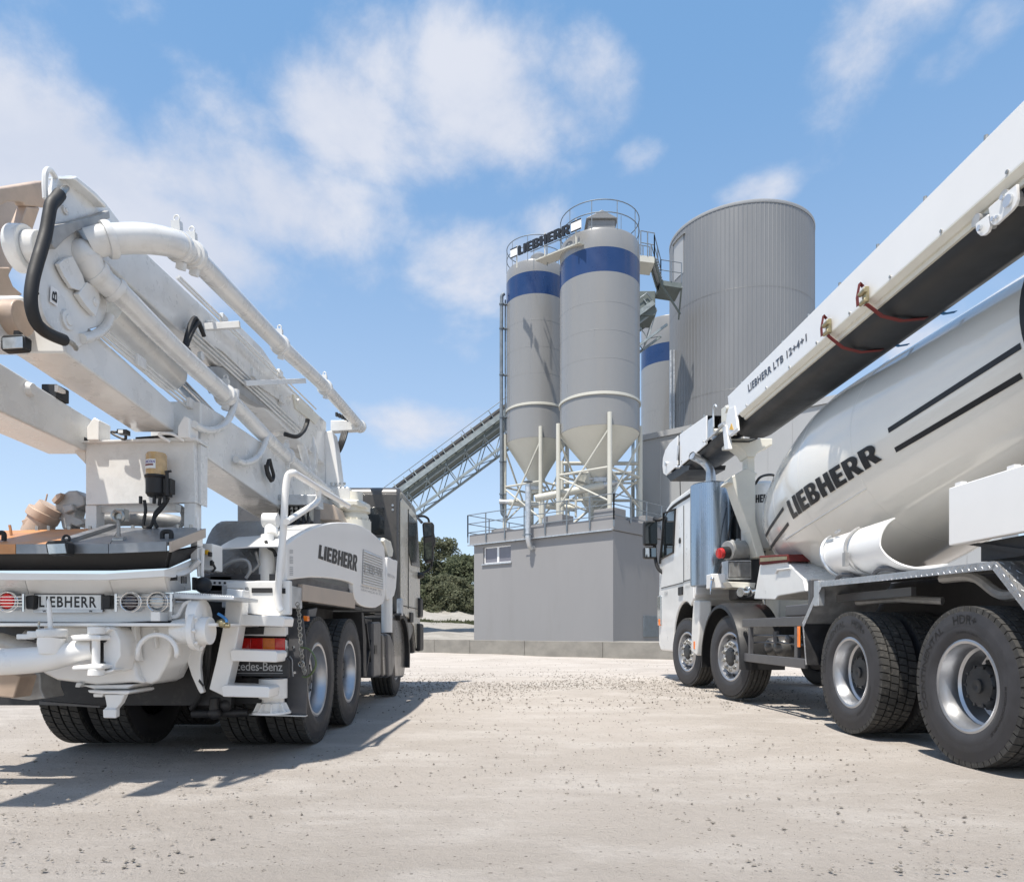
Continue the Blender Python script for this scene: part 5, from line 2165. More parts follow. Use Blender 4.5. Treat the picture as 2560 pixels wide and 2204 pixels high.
m.tube([ring + Vector((.034 * math.cos(t), 0, .034 * math.sin(t))) for t in np.linspace(0, 6.28, 20)[:-1]], .012, 6, True)
m.beam(wy(296, 1300, 4.34), wy(297, 1352, 4.12), .02, .016, (1, 0, 0))
m.cyl(wy(285, 1350, 4.11), wy(312, 1350, 4.11), .022, n=10)
m.box(ring.x - .03, ring.x + .03, 4.36, 4.42, ring.z - .02, ring.z + .05)
part('lid_latch', m, 'bolt_steel')
# work lamp on the lid
m = MB()
py_([(112, 1358), (119, 1350), (160, 1350), (169, 1356), (168, 1383), (163, 1387), (122, 1387), (116, 1381)], 3.86, .07, m)
wl = part('work_lamp', m, 'black_plastic', bevel=.008)
m = MB()
py_([(117, 1360), (161, 1358), (165, 1382), (122, 1384)], 3.852, .006, m)
part('lamp_lens', m, 'lamp_glass', wl)
m = MB()
c = wy(166, 1346, 3.94)
m.tube([c + Vector((.018 * math.cos(t), 0, .018 * math.sin(t))) for t in np.linspace(0, 6.28, 14)[:-1]], .007, 6, True)
part('lamp_bracket', m, 'black_plastic', wl)

# ---- hopper body under the lid
def taper(p_top, p_bot, y_top, y_bot, name, mt, y_back=5.0, **kw):
    """tub wall ring: rear outline at top and bottom, swept to the front"""
    mm = MB()
    T = [wy(a, b, y) for (a, b), y in zip(p_top, y_top)]
    Bt = [wy(a, b, y) for (a, b), y in zip(p_bot, y_bot)]
    n = len(T)
    vs = T + Bt
    mm.add(vs, [(i, i + 1, n + i + 1, n + i) for i in range(n - 1)])
    return part(name, mm, mt, smooth=0, recalc=False, **kw)
m = MB()
T = [wy(-220, 1382, 4.0), wy(275, 1380, 4.0), wy(420, 1376, 4.0), wy(500, 1362, 4.5)]
Bq = [wy(-200, 1424, 4.08), wy(275, 1424, 4.08), wy(411, 1418, 4.08), wy(478, 1389, 4.55)]
m.add(T + Bq + [p + Vector((0, .05, 0)) for p in T + Bq], [(0, 1, 5, 4), (1, 2, 6, 5), (2, 3, 7, 6), (8, 12, 13, 9), (9, 13, 14, 10), (10, 14, 15, 11)])
part('rubber_apron', m, 'black_rubber', smooth=0)
m = MB()
T = [wy(-200, 1424, 4.03), wy(22, 1432, 4.03), wy(260, 1434, 4.03), wy(411, 1424, 4.03), wy(440, 1415, 4.18), wy(485, 1396, 4.55)]
Bq = [wy(-200, 1448, 4.03), wy(22, 1449, 4.03), wy(262, 1449, 4.03), wy(411, 1440, 4.03), wy(440, 1434, 4.18), wy(487, 1412, 4.55)]
n = len(T)
m.add(T + Bq + [p + Vector((0, .10, .0)) for p in T + Bq], [(i, i + 1, n + i + 1, n + i) for i in range(n - 1)] + [(i, 2 * n + i, 2 * n + i + 1, i + 1) for i in range(n - 1)] + [(n + i, n + i + 1, 3 * n + i + 1, 3 * n + i) for i in range(n - 1)])
part('hopper_lip', m, 'white_paint', smooth=0)
m = MB()
T = [wy(-200, 1449, 4.08), wy(62, 1449, 4.08), wy(273, 1449, 4.08), wy(411, 1441, 4.08), wy(470, 1424, 4.6)]
Bq = [wy(-200, 1484, 4.24), wy(72, 1484, 4.24), wy(283, 1484, 4.24), wy(420, 1480, 4.24), wy(474, 1474, 4.6)]
for i, mt in enumerate(('boom_white', 'white_paint', 'white_paint', 'white_paint')):
    g = .003
    a, b, c, d = T[i] + Vector((g, 0, 0)), T[i + 1] - Vector((g, 0, 0)), Bq[i + 1] - Vector((g, 0, 0)), Bq[i] + Vector((g, 0, 0))
    mm = MB()
    mm.hexa([a, b, c, d] + [p + Vector((0, .03, 0)) for p in (a, b, c, d)])
    part('hopper_panel', mm, mt, smooth=0)
# decals on the hopper's right end
m = MB()
m.extr([wy(421, 1438, 4.17), wy(443, 1437, 4.18), wy(443, 1450, 4.18), wy(421, 1451, 4.17)], (0, .004, 0))
part('decal', m, 'print_black', smooth=0)
m = MB()
for a, b, c, d in ((452, 1440, 456, 1458), (458, 1440, 461, 1458), (463, 1440, 466, 1458)):
    py_([(a, b), (c, b), (c, d), (a, d)], 4.19, .004, m)
part('decal', m, 'print_black', smooth=0)

# ---- lamp bar with number plate
m = MB()
py_([(-220, 1484), (430, 1482), (430, 1550), (290, 1556), (-220, 1552)], 4.26, .05, m)
bar = part('lamp_bar', m, 'white_paint', bevel=.006)
m = MB()
py_([(84, 1482), (256, 1484), (256, 1528), (82, 1530)], 4.235, .024, m)
hold = part('plate_holder', m, 'dark_grey_paint', bevel=.004)
m = MB()
py_([(88, 1486), (252, 1487), (252, 1523), (88, 1523)], 4.229, .005, m)
part('number_plate', m, 'plate_white', hold, smooth=0)
Y_ = 4.2275
mm_ = font_text('LIEBHERR', .022, 1.18)
fn = quad_fn(wy(98, 1517, Y_) - PO, wy(241, 1518, Y_) - PO, wy(241, 1491, Y_) - PO, wy(98, 1490, Y_) - PO)
letters('lettering', mm_, fn, 'print_black', hold)
m = MB()
py_([(82, 1523.5), (256, 1523.5), (255, 1530), (84, 1531)], 4.230, .004, m)
part('plate_strip', m, 'galvanised', hold, smooth=0)
for s, a in (('W', 106), ('W', 222)):
    letters('lettering', font_text(s, .03), quad_fn(wy(a, 1529.5, 4.2285) - PO, wy(a + 9, 1529.5, 4.2285) - PO, wy(a + 9, 1524.5, 4.2285) - PO, wy(a, 1524.5, 4.2285) - PO), 'print_black', hold)
for a in (62, 253):
    m = MB()
    py_([(a, 1488), (a + 22, 1486), (a + 24, 1490), (a + 23, 1518), (a + 20, 1522), (a + 1, 1522)], 4.19, .06, m)
    part('plate_lamp', m, 'black_plastic', bevel=.01)
for (a, b, mt) in ((-50, 1503, 'orange_lens'), (19, 1502, 'red_lens'), (327, 1505, 'lens_dark'), (394, 1503, 'lamp_glass')):
    c = wy(a, b, 4.19)
    m = MB()
    m.lathe([(.056, .07), (.056, -.005), (.050, -.010), (.048, 0.0)], c, 'y', 28)
    lamp = part('tail_lamp', m, 'galvanised')
    m = MB()
    m.lathe([(.047, 0.0), (.04, -.012), (.02, -.018), (.001, -.02)], c, 'y', 28)
    part('lens', m, mt, lamp)
    if mt in ('lamp_glass', 'lens_dark'):
        m = MB()
        m.ball(c + Vector((.015, -.005, .0)), .018, 8, (1.3, .5, 1))
        part('bulb', m, 'orange_lens' if mt == 'lamp_glass' else 'red_lens', lamp)
for (a0, a1, r) in ((-70, 58, 19), (290, 428, 360)):
    m = MB()
    for k in range(4):
        b = 1491 + k * 8
        m.tube([wy(a0, b, 4.165), wy(a1, b, 4.165)], .0022, 6)
    for a in ((a0, a1)):
        m.tube([wy(a, 1484, 4.17), wy(a, 1528, 4.17)], .009, 6)
    for cc in ((-50, 19) if a0 < 0 else (327, 394)):
        c = wy(cc, 1504, 4.165)
        m.tube([c + Vector((.062 * math.cos(t), 0, .058 * math.sin(t))) for t in np.linspace(0, 6.28, 26)[:-1]], .0032, 6, True)
    part('lamp_guard', m, 'chrome')

# ---- bumper shelf and tub
m = MB()
sh = [(-220, 1546), (60, 1552), (200, 1558), (330, 1556), (440, 1546), (520, 1528)]
zz = wy(200, 1556, 4.05).z
F_ = [Vector((wy(a, b, 4.12).x, 4.12 + .12 * (abs(i - 2) / 3) ** 2, zz)) for i, (a, b) in enumerate(sh)]
m.extr([p for p in F_] + [Vector((F_[-1].x, 4.95, zz)), Vector((F_[0].x, 4.95, zz))], (0, 0, -.02))
part('bumper_shelf', m, 'white_paint', bevel=.005)
m = MB()
py_([(104, 1562), (330, 1562), (334, 1640), (346, 1690), (360, 1709), (330, 1706), (240, 1712), (140, 1700), (100, 1680)], 4.30, .5, m)
part('hopper_tub', m, 'white_paint', bevel=.03)
m = MB()
py_([(330, 1562), (430, 1560), (431, 1596), (425, 1640), (414, 1665), (396, 1700), (378, 1710), (362, 1708), (346, 1690), (334, 1640)], 4.345, .35, m)
part('agitator_end', m, 'white_paint', bevel=.02)
m = MB()
py_([(326, 1562), (338, 1562), (344, 1640), (349, 1652), (338, 1652), (330, 1620)], 4.27, .06, m)
part('stiffener', m, 'white_paint', bevel=.008)
m = MB()
py_([(437, 1560), (443, 1560), (444, 1640), (438, 1640)], 4.29, .06, m)
py_([(381, 1572), (388, 1572), (392, 1620), (386, 1620)], 4.31, .04, m)
part('stiffener', m, 'white_paint', bevel=.008)
m = MB()
hp = []
for t in np.linspace(180, 0, 14):
    hp.append(wy(393 + 49 * math.cos(R_(t)), 1632 - 46 * math.sin(R_(t)), 4.20))
m.tube([wy(343, 1645, 4.22)] + hp + [wy(441, 1640, 4.22)], .014, 8)
part('tub_handle', m, 'white_paint')
m = MB()
py_([(218, 1724), (262, 1726), (320, 1726), (325, 1731), (316, 1736), (290, 1734), (257, 1734), (222, 1731)], 4.25, .3, m)
py_([(232, 1733), (258, 1733), (256, 1742), (233, 1742)], 4.28, .2, m)
part('outlet_flange', m, 'white_paint', bevel=.006)
m = MB()
py_([(200, 1712), (335, 1710), (318, 1722), (235, 1722)], 4.3, .3, m)
part('outlet_neck', m, 'white_paint', bevel=.01)
m = MB()
py_([(260, 1735), (312, 1735), (302, 1757), (289, 1772), (289, 1793), (258, 1793), (258, 1772), (266, 1765)], 4.26, .05, m)
py_([(256, 1772), (290, 1772), (289, 1795), (257, 1794)], 4.235, .028, m)
part('outlet_lever', m, 'white_paint', bevel=.008)
m = MB()
py_([(190, 1705), (205, 1707), (198, 1718), (186, 1717)], 4.28, .1, m)
part('drain_lug', m, 'boom_white', bevel=.006)
# bearing housing and valve at the right end
m = MB()
c0, c1 = wy(440, 1578, 4.28), wy(486, 1576, 4.26)
m.cyl(c0, c1, .075, .085, n=24)
m.cyl(c1, c1 + Vector((.035, 0, 0)), .125, n=28)
m.cyl(c1 + Vector((.035, 0, 0)), c1 + Vector((.10, 0, 0)), .085, n=24)
for k in range(8):
    a = 2 * math.pi * k / 8
    m.cyl(c1 + Vector((.035, .105 * math.cos(a), .105 * math.sin(a))), c1 + Vector((.052, .105 * math.cos(a), .105 * math.sin(a))), .012, n=6)
part('bearing_housing', m, 'white_paint', bevel=.004)
m = MB()
m.lathe([(.115, -.03), (.118, .0), (.115, .03), (.10, .04), (.001, .042)], wy(497, 1543, 4.3), 'x', 28)
m.cyl(wy(440, 1530, 4.35), wy(497, 1530, 4.35), .07, n=18)
part('agitator_motor', m, 'white_paint')
m = MB()
m.cyl(wy(546, 1556, 4.3), wy(566, 1562, 4.28), .02, n=10)
m.cyl(wy(562, 1562, 4.28), wy(574, 1564, 4.28), .014, n=8)
m.ball(wy(556, 1557, 4.29), .028, 8)
part('water_valve', m, 'brass')
m = MB()
m.tube([wy(545, 1533, 4.27), wy(556, 1540, 4.27), wy(566, 1549, 4.27), wy(567, 1555, 4.27)], .009, 6)
part('valve_handle', m, 'strap_blue')
m = MB()
py_([(458, 1625), (470, 1600), (516, 1597), (502, 1640), (500, 1668), (504, 1712), (510, 1730), (500, 1734), (494, 1724), (478, 1688)], 4.62, .04, m)
part('side_bracket', m, 'white_paint', bevel=.008)
m = MB()
py_([(498, 1697), (508, 1712), (507, 1716), (496, 1703)], 4.612, .01, m)
part('bracket_slot', m, 'chassis_dark', smooth=0)
m = MB()
m.tube([wy(508, 1500, 4.45), wy(514, 1540, 4.5), wy(520, 1600, 4.6), wy(516, 1680, 4.7), wy(500, 1740, 4.8), wy(478, 1772, 4.85)], .016, 8)
m.tube([wy(515, 1495, 4.5), wy(524, 1540, 4.5), wy(526, 1610, 4.6), wy(520, 1690, 4.7), wy(508, 1735, 4.8)], .013, 8)
part('hydraulic_hose', m, 'black_rubber')
# black skirt behind the tub, and rear underrun bar
m = MB()
m.box(-3.6, -1.95, 4.86, 4.92, .37, 1.0)
part('rear_skirt', m, 'chassis_dark')
m = MB()
py_([(98, 1752), (250, 1764), (250, 1768), (98, 1760)], 4.6, .05, m)
part('underrun_plate', m, 'dark_grey_paint')
m = MB()
m.cyl(wy(480, 1783, 4.9), wy(620, 1781, 4.95), .03, n=10)
m.cyl(wy(536, 1745, 4.85), wy(536, 1785, 4.85), .035, n=10)
m.ball(wy(537, 1782, 4.85), .045, 8)
m.ball(wy(565, 1762, 4.88), .045, 8)
part('tow_coupling', m, 'chassis_dark')

# ---- big delivery elbow across the rear, with its hinge and clamp
m = MB()
pth = [(-180, 1652), (-60, 1654), (40, 1652), (110, 1646), (165, 1634), (200, 1626), (232, 1622)]
m.tube([wy(a, b, 3.98 + .02 * i) for i, (a, b) in enumerate(pth)], [.078, .078, .077, .075, .070, .064, .060], 28)
part('delivery_elbow', m, 'white_paint', smooth=60)
m = MB()
m.tube([wy(128, 1632, 4.02), wy(128, 1608, 4.02), wy(131, 1590, 4.02)], [.062, .070, .072], 24)
part('elbow_neck', m, 'white_paint', smooth=60)
m = MB()
c = wy(131, 1582, 4.02)
m.lathe([(.05, -.028), (.078, -.022), (.082, 0), (.078, .022), (.05, .028), (.001, .03)], c, 'z', 28)
m.cbox(c + Vector((-.085, -.03, -.008)), (.06, .04, .04))
m.cbox(c + Vector((-.14, -.02, -.02)), (.09, .03, .03))
part('pipe_clamp', m, 'boom_white', bevel=.006)
m = MB()
m.tube([wy(126, 1572, 4.0), wy(124, 1530, 4.0), wy(121, 1502, 4.0), wy(120.5, 1496, 4.0)], [.013, .013, .010, .004], 10)
part('clamp_lever', m, 'white_paint')
m = MB()
m.tube([wy(98, 1552, 3.99), wy(97, 1565, 3.99), wy(102, 1580, 3.97), wy(101, 1602, 3.97), wy(103, 1612, 3.98)], .006, 6)
part('safety_pin', m, 'bolt_steel')
m = MB()
py_([(172, 1588), (225, 1583), (252, 1588), (252, 1600), (232, 1600), (180, 1602)], 4.0, .12, m)
py_([(178, 1664), (236, 1658), (256, 1660), (255, 1673), (178, 1676)], 4.0, .12, m)
part('hinge_arm', m, 'white_paint', bevel=.012)
m = MB()
m.cyl(wy(240, 1570, 4.04), wy(240, 1690, 4.04), .022, n=14)
m.cyl(wy(240, 1566, 4.04), wy(240, 1585, 4.04), .045, n=14)
m.cyl(wy(240, 1672, 4.04), wy(240, 1688, 4.04), .045, n=14)
part('hinge_pin', m, 'white_paint', bevel=.004)
m = MB()
py_([(258, 1585), (262, 1572), (275, 1566), (290, 1577), (300, 1600), (302, 1640), (290, 1658), (286, 1676), (262, 1684), (258, 1665)], 4.10, .2, m)
py_([(232, 1571), (270, 1566), (276, 1572), (258, 1586), (234, 1588)], 4.06, .12, m)
py_([(232, 1682), (258, 1676), (285, 1672), (282, 1678), (248, 1688), (236, 1687)], 4.06, .12, m)
part('hinge_block', m, 'white_paint', bevel=.014)
m = MB()
for b in (1596, 1664):
    c = wy(256, b, 4.09)
    m.cyl(c, c + Vector((0, .06, 0)), .024, n=12)
py_([(246, 1598), (258, 1596), (259, 1668), (250, 1668)], 4.14, .05, m)
part('hinge_gap', m, 'chassis_dark')
# rust coloured outlets at the far left
m = MB()
py_([(-40, 1680), (14, 1680), (38, 1684), (50, 1690), (34, 1745), (-40, 1738)], 4.2, .25, m)
part('push_frame', m, 'rust_pale', bevel=.01)
m = MB()
py_([(52, 1682), (100, 1682), (102, 1722), (112, 1745), (70, 1750), (22, 1745), (40, 1720)], 4.35, .2, m)
part('foot_bracket', m, 'grey_cast', bevel=.01)
m = MB()
m.tube([wy(0, 1600, 4.5), wy(40, 1612, 4.4), wy(70, 1622, 4.35), wy(96, 1630, 4.3)], .05, 14)
m.tube([wy(10, 1640, 4.4), wy(45, 1606, 4.4), wy(70, 1580, 4.4)], .02, 8)
part('washout_pipe', m, 'grey_cast')
# standing step plate right of the lamps
m = MB()
py_([(432, 1482), (586, 1490), (585, 1500), (434, 1496)], 4.22, .4, m)
part('step_plate', m, 'galvanised', bevel=.006)
m = MB()
for i in range(26):
    a = 436 + i * 5.7
    p = wy(a, 1482 + .05 * (a - 432), 4.225)
    m.cbox(p, (.008, .01, .012))
part('step_teeth', m, 'galvanised', smooth=0)
m = MB()
m.tube([wy(432, 1542, 4.25), wy(445, 1537, 4.25), wy(455, 1520, 4.25), wy(464, 1508, 4.25), wy(480, 1503, 4.25)], .014, 8)
m.box(wy(388, 1530, 4.2).x, wy(410, 1530, 4.2).x, 4.15, 4.25, wy(0, 1552, 4.2).z, wy(0, 1530, 4.2).z)
part('shelf_bracket', m, 'white_paint')

# ---- control rods and black ball beside the hopper
m = MB()
for a, b0, b1 in ((496, 1340, 1440), (507, 1370, 1490)):
    m.tube([wy(a, b0, 4.5), wy(a - 2, (b0 + b1) / 2, 4.5), wy(a + 2, b1, 4.5)], .012, 8)
m.box(wy(484, 0, 4.5).x, wy(500, 0, 4.5).x, 4.46, 4.54, wy(0, 1400, 4.5).z, wy(0, 1330, 4.5).z)
m.tube([wy(466, 1430, 4.45), wy(480, 1420, 4.45), wy(498, 1400, 4.45)], .018, 8)
m.tube([wy(497, 1330, 4.5), wy(494, 1296, 4.5), wy(490, 1280, 4.5)], .008, 6)
part('control_rods', m, 'white_paint')
m = MB()
m.ball(wy(508, 1462, 4.4), .052, 10)
m.cyl(wy(490, 1460, 4.42), wy(500, 1461, 4.42), .035, n=12)
part('buffer_ball', m, 'black_rubber')
m = MB()
py_([(479, 1442), (487, 1442), (486, 1474), (479, 1474)], 4.38, .05, m)
part('latch_block', m, 'black_plastic', bevel=.005)
m = MB()
py_([(494, 1358), (532, 1358), (532, 1425), (494, 1424)], 4.62, .16, m)
part('switch_box', m, 'white_paint', bevel=.008)
for a, b, mt in ((518, 1380, 'yellow_sign'), (500, 1408, 'black_plastic'), (525, 1385, 'black_plastic'), (530, 1408, 'black_plastic')):
    m = MB()
    m.cbox(wy(a, b, 4.60), (.02, .03, .03))
    part('switch', m, mt, bevel=.004)
m = MB()
m.tube([wy(505, 1384, 4.58), wy(508, 1392, 4.57), wy(500, 1398, 4.57)], .008, 6)
m.tube([wy(528, 1400, 4.60), wy(538, 1420, 4.62), wy(530, 1430, 4.62)], .008, 6)
part('switch_lever', m, 'black_plastic')

# ---- saddle frame for the boom
m = MB()
py_([(214, 1108), (485, 1100), (489, 1256), (461, 1256), (214, 1262)], 4.78, .05, m)
sad = part('saddle_plate', m, 'boom_white', bevel=.006)
m = MB()
py_([(163, 1106), (214, 1106), (214, 1160)], 4.80, .03, m)
part('saddle_gusset', m, 'boom_white', bevel=.004)
m = MB()
py_([(486, 1104), (504, 1112), (503, 1262), (490, 1258)], 4.83, .10, m)
part('saddle_side', m, 'boom_white', bevel=.004)
m = MB()
py_([(162, 1103), (490, 1091), (490, 1100), (163, 1107)], 4.74, .20, m)
part('saddle_top', m, 'boom_white', bevel=.004)
for pts in ([(217, 1100), (217, 1066), (234, 1042), (248, 1050), (247, 1100)], [(443, 1094), (444, 1065), (460, 1038), (473, 1044), (474, 1094)]):
    m = MB()
    py_(pts, 4.72, .14, m)
    part('saddle_horn', m, 'white_paint', bevel=.008)
m = MB()
py_([(213, 1262), (241, 1262), (241, 1324), (212, 1324)], 4.79, .10, m)
part('saddle_leg', m, 'boom_white', bevel=.006)
m = MB()
py_([(460, 1256), (488, 1256), (488, 1322), (459, 1322)], 4.79, .10, m)
part('saddle_leg', m, 'boom_white', bevel=.006)
m = MB()
py_([(241, 1264), (440, 1258), (440, 1276), (241, 1282)], 4.85, .08, m)
part('saddle_beam', m, 'boom_white', bevel=.006)
m = MB()
py_([(168, 1088), (212, 1092), (212, 1104), (170, 1104)], 4.76, .12, m)
py_([(338, 1092), (446, 1084), (446, 1094), (338, 1098)], 4.78, .12, m)
part('rubber_pad', m, 'black_rubber', bevel=.004)
m = MB()
m.tube([wy(425, 1104, 4.72), wy(398, 1087, 4.70), wy(402, 1084, 4.70), wy(430, 1085, 4.72), wy(460, 1102, 4.74)], .010, 8)
part('saddle_handle', m, 'white_paint')
m = MB()
py_([(292, 1072), (316, 1073), (316, 1085), (292, 1083)], 4.70, .05, m)
m.tube([wy(292, 1080, 4.7), wy(279, 1080, 4.7), wy(282, 1084, 4.7), wy(310, 1097, 4.7), wy(314, 1096, 4.7), wy(314, 1088, 4.7)], .009, 6)
part('proximity_switch', m, 'black_plastic', bevel=.004)
m = MB()
py_([(295, 1074), (307, 1074), (307, 1082), (295, 1082)], 4.694, .004, m)
part('switch_label', m, 'plate_white', smooth=0)
# pipe glimpsed behind the saddle legs
m = MB()
m.tube([wy(235, 1300, 5.2), wy(330, 1296, 5.2), wy(420, 1302, 5.25), wy(455, 1310, 5.3)], .055, 16)
part('cross_pipe', m, 'grey_cast')
m = MB()
for k in range(3):
    m.tube([wy(425 + 6 * k, 1258, 4.95), wy(448 + 5 * k, 1270, 4.95), wy(456 + 4 * k, 1300, 4.95), wy(440 + 6 * k, 1316, 4.95), wy(414 + 6 * k, 1322, 4.95)], .010, 6)
part('hydraulic_hose', m, 'grey_cast')

# grease pump on the saddle plate
gp = wy(395, 1160, 4.70)
Yg = 4.68
m = MB()
zt, zb_ = wy(395, 1134, Yg).z, wy(395, 1190, Yg).z
m.lathe([(.001, zt + .004), (.058, zt + .002), (.066, zt - .012), (.066, zb_), (.001, zb_)], (gp.x, Yg, 0), 'z', 28)
res = part('grease_reservoir', m, 'amber_tank')
m = MB()
zc, zd = wy(395, 1190, Yg).z, wy(395, 1242, Yg).z
m.lathe([(.001, zc + .006), (.072, zc + .004), (.074, zc - .01), (.066, zc - .02), (.066, zd + .02), (.050, zd), (.001, zd)], (gp.x, Yg, 0), 'z', 24)
m.cbox((gp.x, Yg + .045, (zc + zd) / 2), (.15, .05, .12))
m.cbox((gp.x + .085, Yg, (zc + zd) / 2 - .0), (.05, .07, .10))
m.cyl((gp.x + .09, Yg - .04, zd), (gp.x + .09, Yg - .04, zc + .02), .012, n=8)
m.beam((gp.x + .075, Yg - .04, zc + .02), (gp.x + .12, Yg - .04, zc + .025), .014, .014)
for dx in (-.09, .07, .0):
    m.cyl((gp.x + dx, Yg - .03, zd + .0), (gp.x + dx, Yg - .03, zd - .05), .012, n=8)
part('grease_pump', m, 'black_plastic', bevel=.004)
def cyl_fn(a0, a1, zb0, zt0, r):
    return lambda u, v: Vector((gp.x + r * math.cos(R_(a0 + (a1 - a0) * u)), Yg + r * math.sin(R_(a0 + (a1 - a0) * u)), zb0 + (zt0 - zb0) * v)) - PO
f_ = cyl_fn(220, 292, wy(0, 1170, Yg - .06).z, wy(0, 1147, Yg - .06).z, .0672)
m = MB()
m.strip([[f_(u, v) + PO for u in np.linspace(0, 1, 9)] for v in (0, 1)])
lab = part('label', m, 'plate_white', res, smooth=0, recalc=False)
f2 = cyl_fn(224, 288, wy(0, 1157, Yg - .06).z, wy(0, 1149.5, Yg - .06).z, .0680)
letters('lettering', font_text('LINCOLN', .03), f2, 'purple_print', res, 8)
f3 = cyl_fn(222, 280, wy(0, 1163, Yg - .06).z, wy(0, 1159, Yg - .06).z, .0680)
m = MB()
m.strip([[f3(u, v) + PO for u in np.linspace(0, 1, 7)] for v in (0, 1)])
part('label_bar', m, 'strap_red', res, smooth=0, recalc=False)
for pts in ([(361, 1250), (364, 1275), (360, 1300), (358, 1314), (363, 1319), (376, 1317), (383, 1300), (388, 1282), (400, 1268), (415, 1252), (422, 1244)], [(400, 1244), (398, 1264)],
            [(420, 1250), (404, 1272), (386, 1295), (388, 1308), (394, 1318)]):
    m = MB()
    m.tube([wy(a, b, 4.66) for a, b in pts], .011, 8)
    part('grease_hose', m, 'black_rubber')

# pipe elbow and gate valve at the far left behind the lid
m = MB()
m.tube([wy(92, 1335, 4.86), wy(102, 1306, 4.86), wy(116, 1282, 4.86), wy(128, 1265, 4.86)], [.10, .092, .085, .08], 24)
part('pipe_elbow', m, 'rust_pale', smooth=60)
m = MB()
d_ = (wy(128, 1265, 4.86) - wy(112, 1292, 4.86)).normalized()
p = wy(108, 1288, 4.86)
m.cyl(p - d_ * .03, p + d_ * .03, .105, n=24)
m.beam(wy(62, 1310, 4.8), wy(84, 1302, 4.8), .05, .05)
m.beam(wy(76, 1306, 4.8), wy(78, 1274, 4.8), .035, .035, (1, 0, 0))
part('pipe_clamp', m, 'rust_pale', bevel=.006)
m = MB()
py_([(136, 1256), (152, 1238), (170, 1226), (190, 1225), (210, 1240), (212, 1262), (190, 1272), (186, 1290), (205, 1296), (211, 1310), (190, 1316), (178, 1310), (172, 1322), (155, 1322), (148, 1290), (138, 1280)], 4.88, .12, m)
py_([(152, 1262), (180, 1258), (184, 1275), (160, 1284)], 4.84, .05, m)
part('gate_valve', m, 'grey_cast', bevel=.012)
m = MB()
py_([(128, 1250), (140, 1235), (152, 1231), (150, 1243), (134, 1258)], 4.84, .06, m)
m.tube([wy(114, 1252, 4.82), wy(117, 1240, 4.82), wy(118, 1234, 4.82)], .006, 6)
part('valve_lever', m, 'rust_pale', bevel=.004)
m = MB()
m.tube([wy(28, 1337, 4.4), wy(26, 1322, 4.4), wy(24, 1312, 4.4)], .008, 6)
part('lid_pin', m, 'orange_brown')

# ---- deck between hopper and turret
m = MB()
py_([(515, 1448), (690, 1452), (690, 1468), (515, 1462)], 4.98, .03, m)
rb = part('perforated_rail', m, 'white_paint', bevel=.004)
m = MB()
for i in range(14):
    c = wy(524 + 12.6 * i, 1456 + .2 * i, 4.977)
    m.cyl(c, c + Vector((0, .006, 0)), .009, n=10)
part('rail_holes', m, 'chassis_dark', rb)
m = MB()
rows = []
x0_, x1_ = wy(512, 0, 5.3).x, wy(655, 0, 5.3).x
for t in np.linspace(0, 1, 14):
    a = R_(200 - 150 * t)
    rows.append([(x, 5.75 + .48 * math.cos(a), 1.35 + .42 * math.sin(a)) for x in np.linspace(x0_, x1_, 6)])
m.sheet(rows, .012)
part('checker_cover', m, 'checker_dark', smooth=60)
m = MB()
m.box(x1_ - .012, x1_, 5.32, 6.2, 1.12, 1.62)
part('checker_cover', m, 'checker_side')
m = MB()
m.box(x0_ - .1, x1_ + .12, 5.05, 5.6, 1.0, 1.16)
m.box(x0_ + .05, x0_ + .3, 5.1, 5.3, 1.16, 1.30)
m.box(x0_ + .4, x0_ + .5, 5.08, 5.2, 1.16, 1.26)
part('pump_block', m, 'dark_grey_paint', bevel=.02)
m = MB()
m.tube([wy(545, 1424, 5.0), wy(590, 1400, 5.0), wy(618, 1402, 5.0), wy(626, 1425, 5.0), wy(615, 1445, 5.0)], .012, 6)
m.tube([wy(640, 1380, 5.1), wy(648, 1410, 5.1), wy(630, 1430, 5.1)], .010, 6)
part('hydraulic_hose', m, 'grey_cast')
m = MB()
c = wy(668, 1400, 5.15)
m.lathe([(.001, wy(0, 1334, 5.15).z), (.045, wy(0, 1336, 5.15).z), (.048, wy(0, 1360, 5.15).z), (.058, wy(0, 1366, 5.15).z), (.060, wy(0, 1460, 5.15).z), (.001, wy(0, 1462, 5.15).z)], (c.x, 5.15, 0), 'z', 24)
m.cyl(wy(658, 1300, 5.25), wy(695, 1300, 5.25), .055, n=16)
m.cyl(wy(678, 1318, 5.25), wy(678, 1340, 5.2), .05, n=16)
part('accumulator', m, 'white_paint', bevel=.004)
m = MB()
m.tube([wy(664, 1352, 5.06), wy(672, 1368, 5.05), wy(684, 1376, 5.05), wy(690, 1390, 5.05)], .012, 6)
part('hydraulic_hose', m, 'black_rubber')

# ---- rear ladder
def step_at(y0, x0, x1, h, Yk):
    m = MB()
    py_([(x0, y0 + 6), (x0 + 8, y0), (x1 - 6, y0 + 4), (x1, y0 + 10), (x1 - 3, y0 + h), (x0 + 4, y0 + h - 3)], Yk, .20, m)
    return part('ladder_step', m, 'white_paint', bevel=.008)
m = MB()
py_([(566, 1470), (608, 1474), (603, 1535), (585, 1640), (562, 1741), (522, 1722), (540, 1650), (560, 1550)], 4.60, .12, m)
part('ladder_stringer', m, 'white_paint', bevel=.008)
step_at(1535, 596, 712, 31, 4.62)
step_at(1622, 573, 694, 33, 4.58)
step_at(1711, 552, 675, 33, 4.54)
m = MB()
py_([(566, 1454), (724, 1450), (724, 1536), (690, 1540), (606, 1532), (606, 1472), (566, 1470)], 4.78, .06, m)
part('ladder_platform', m, 'white_paint', bevel=.008)
m = MB()
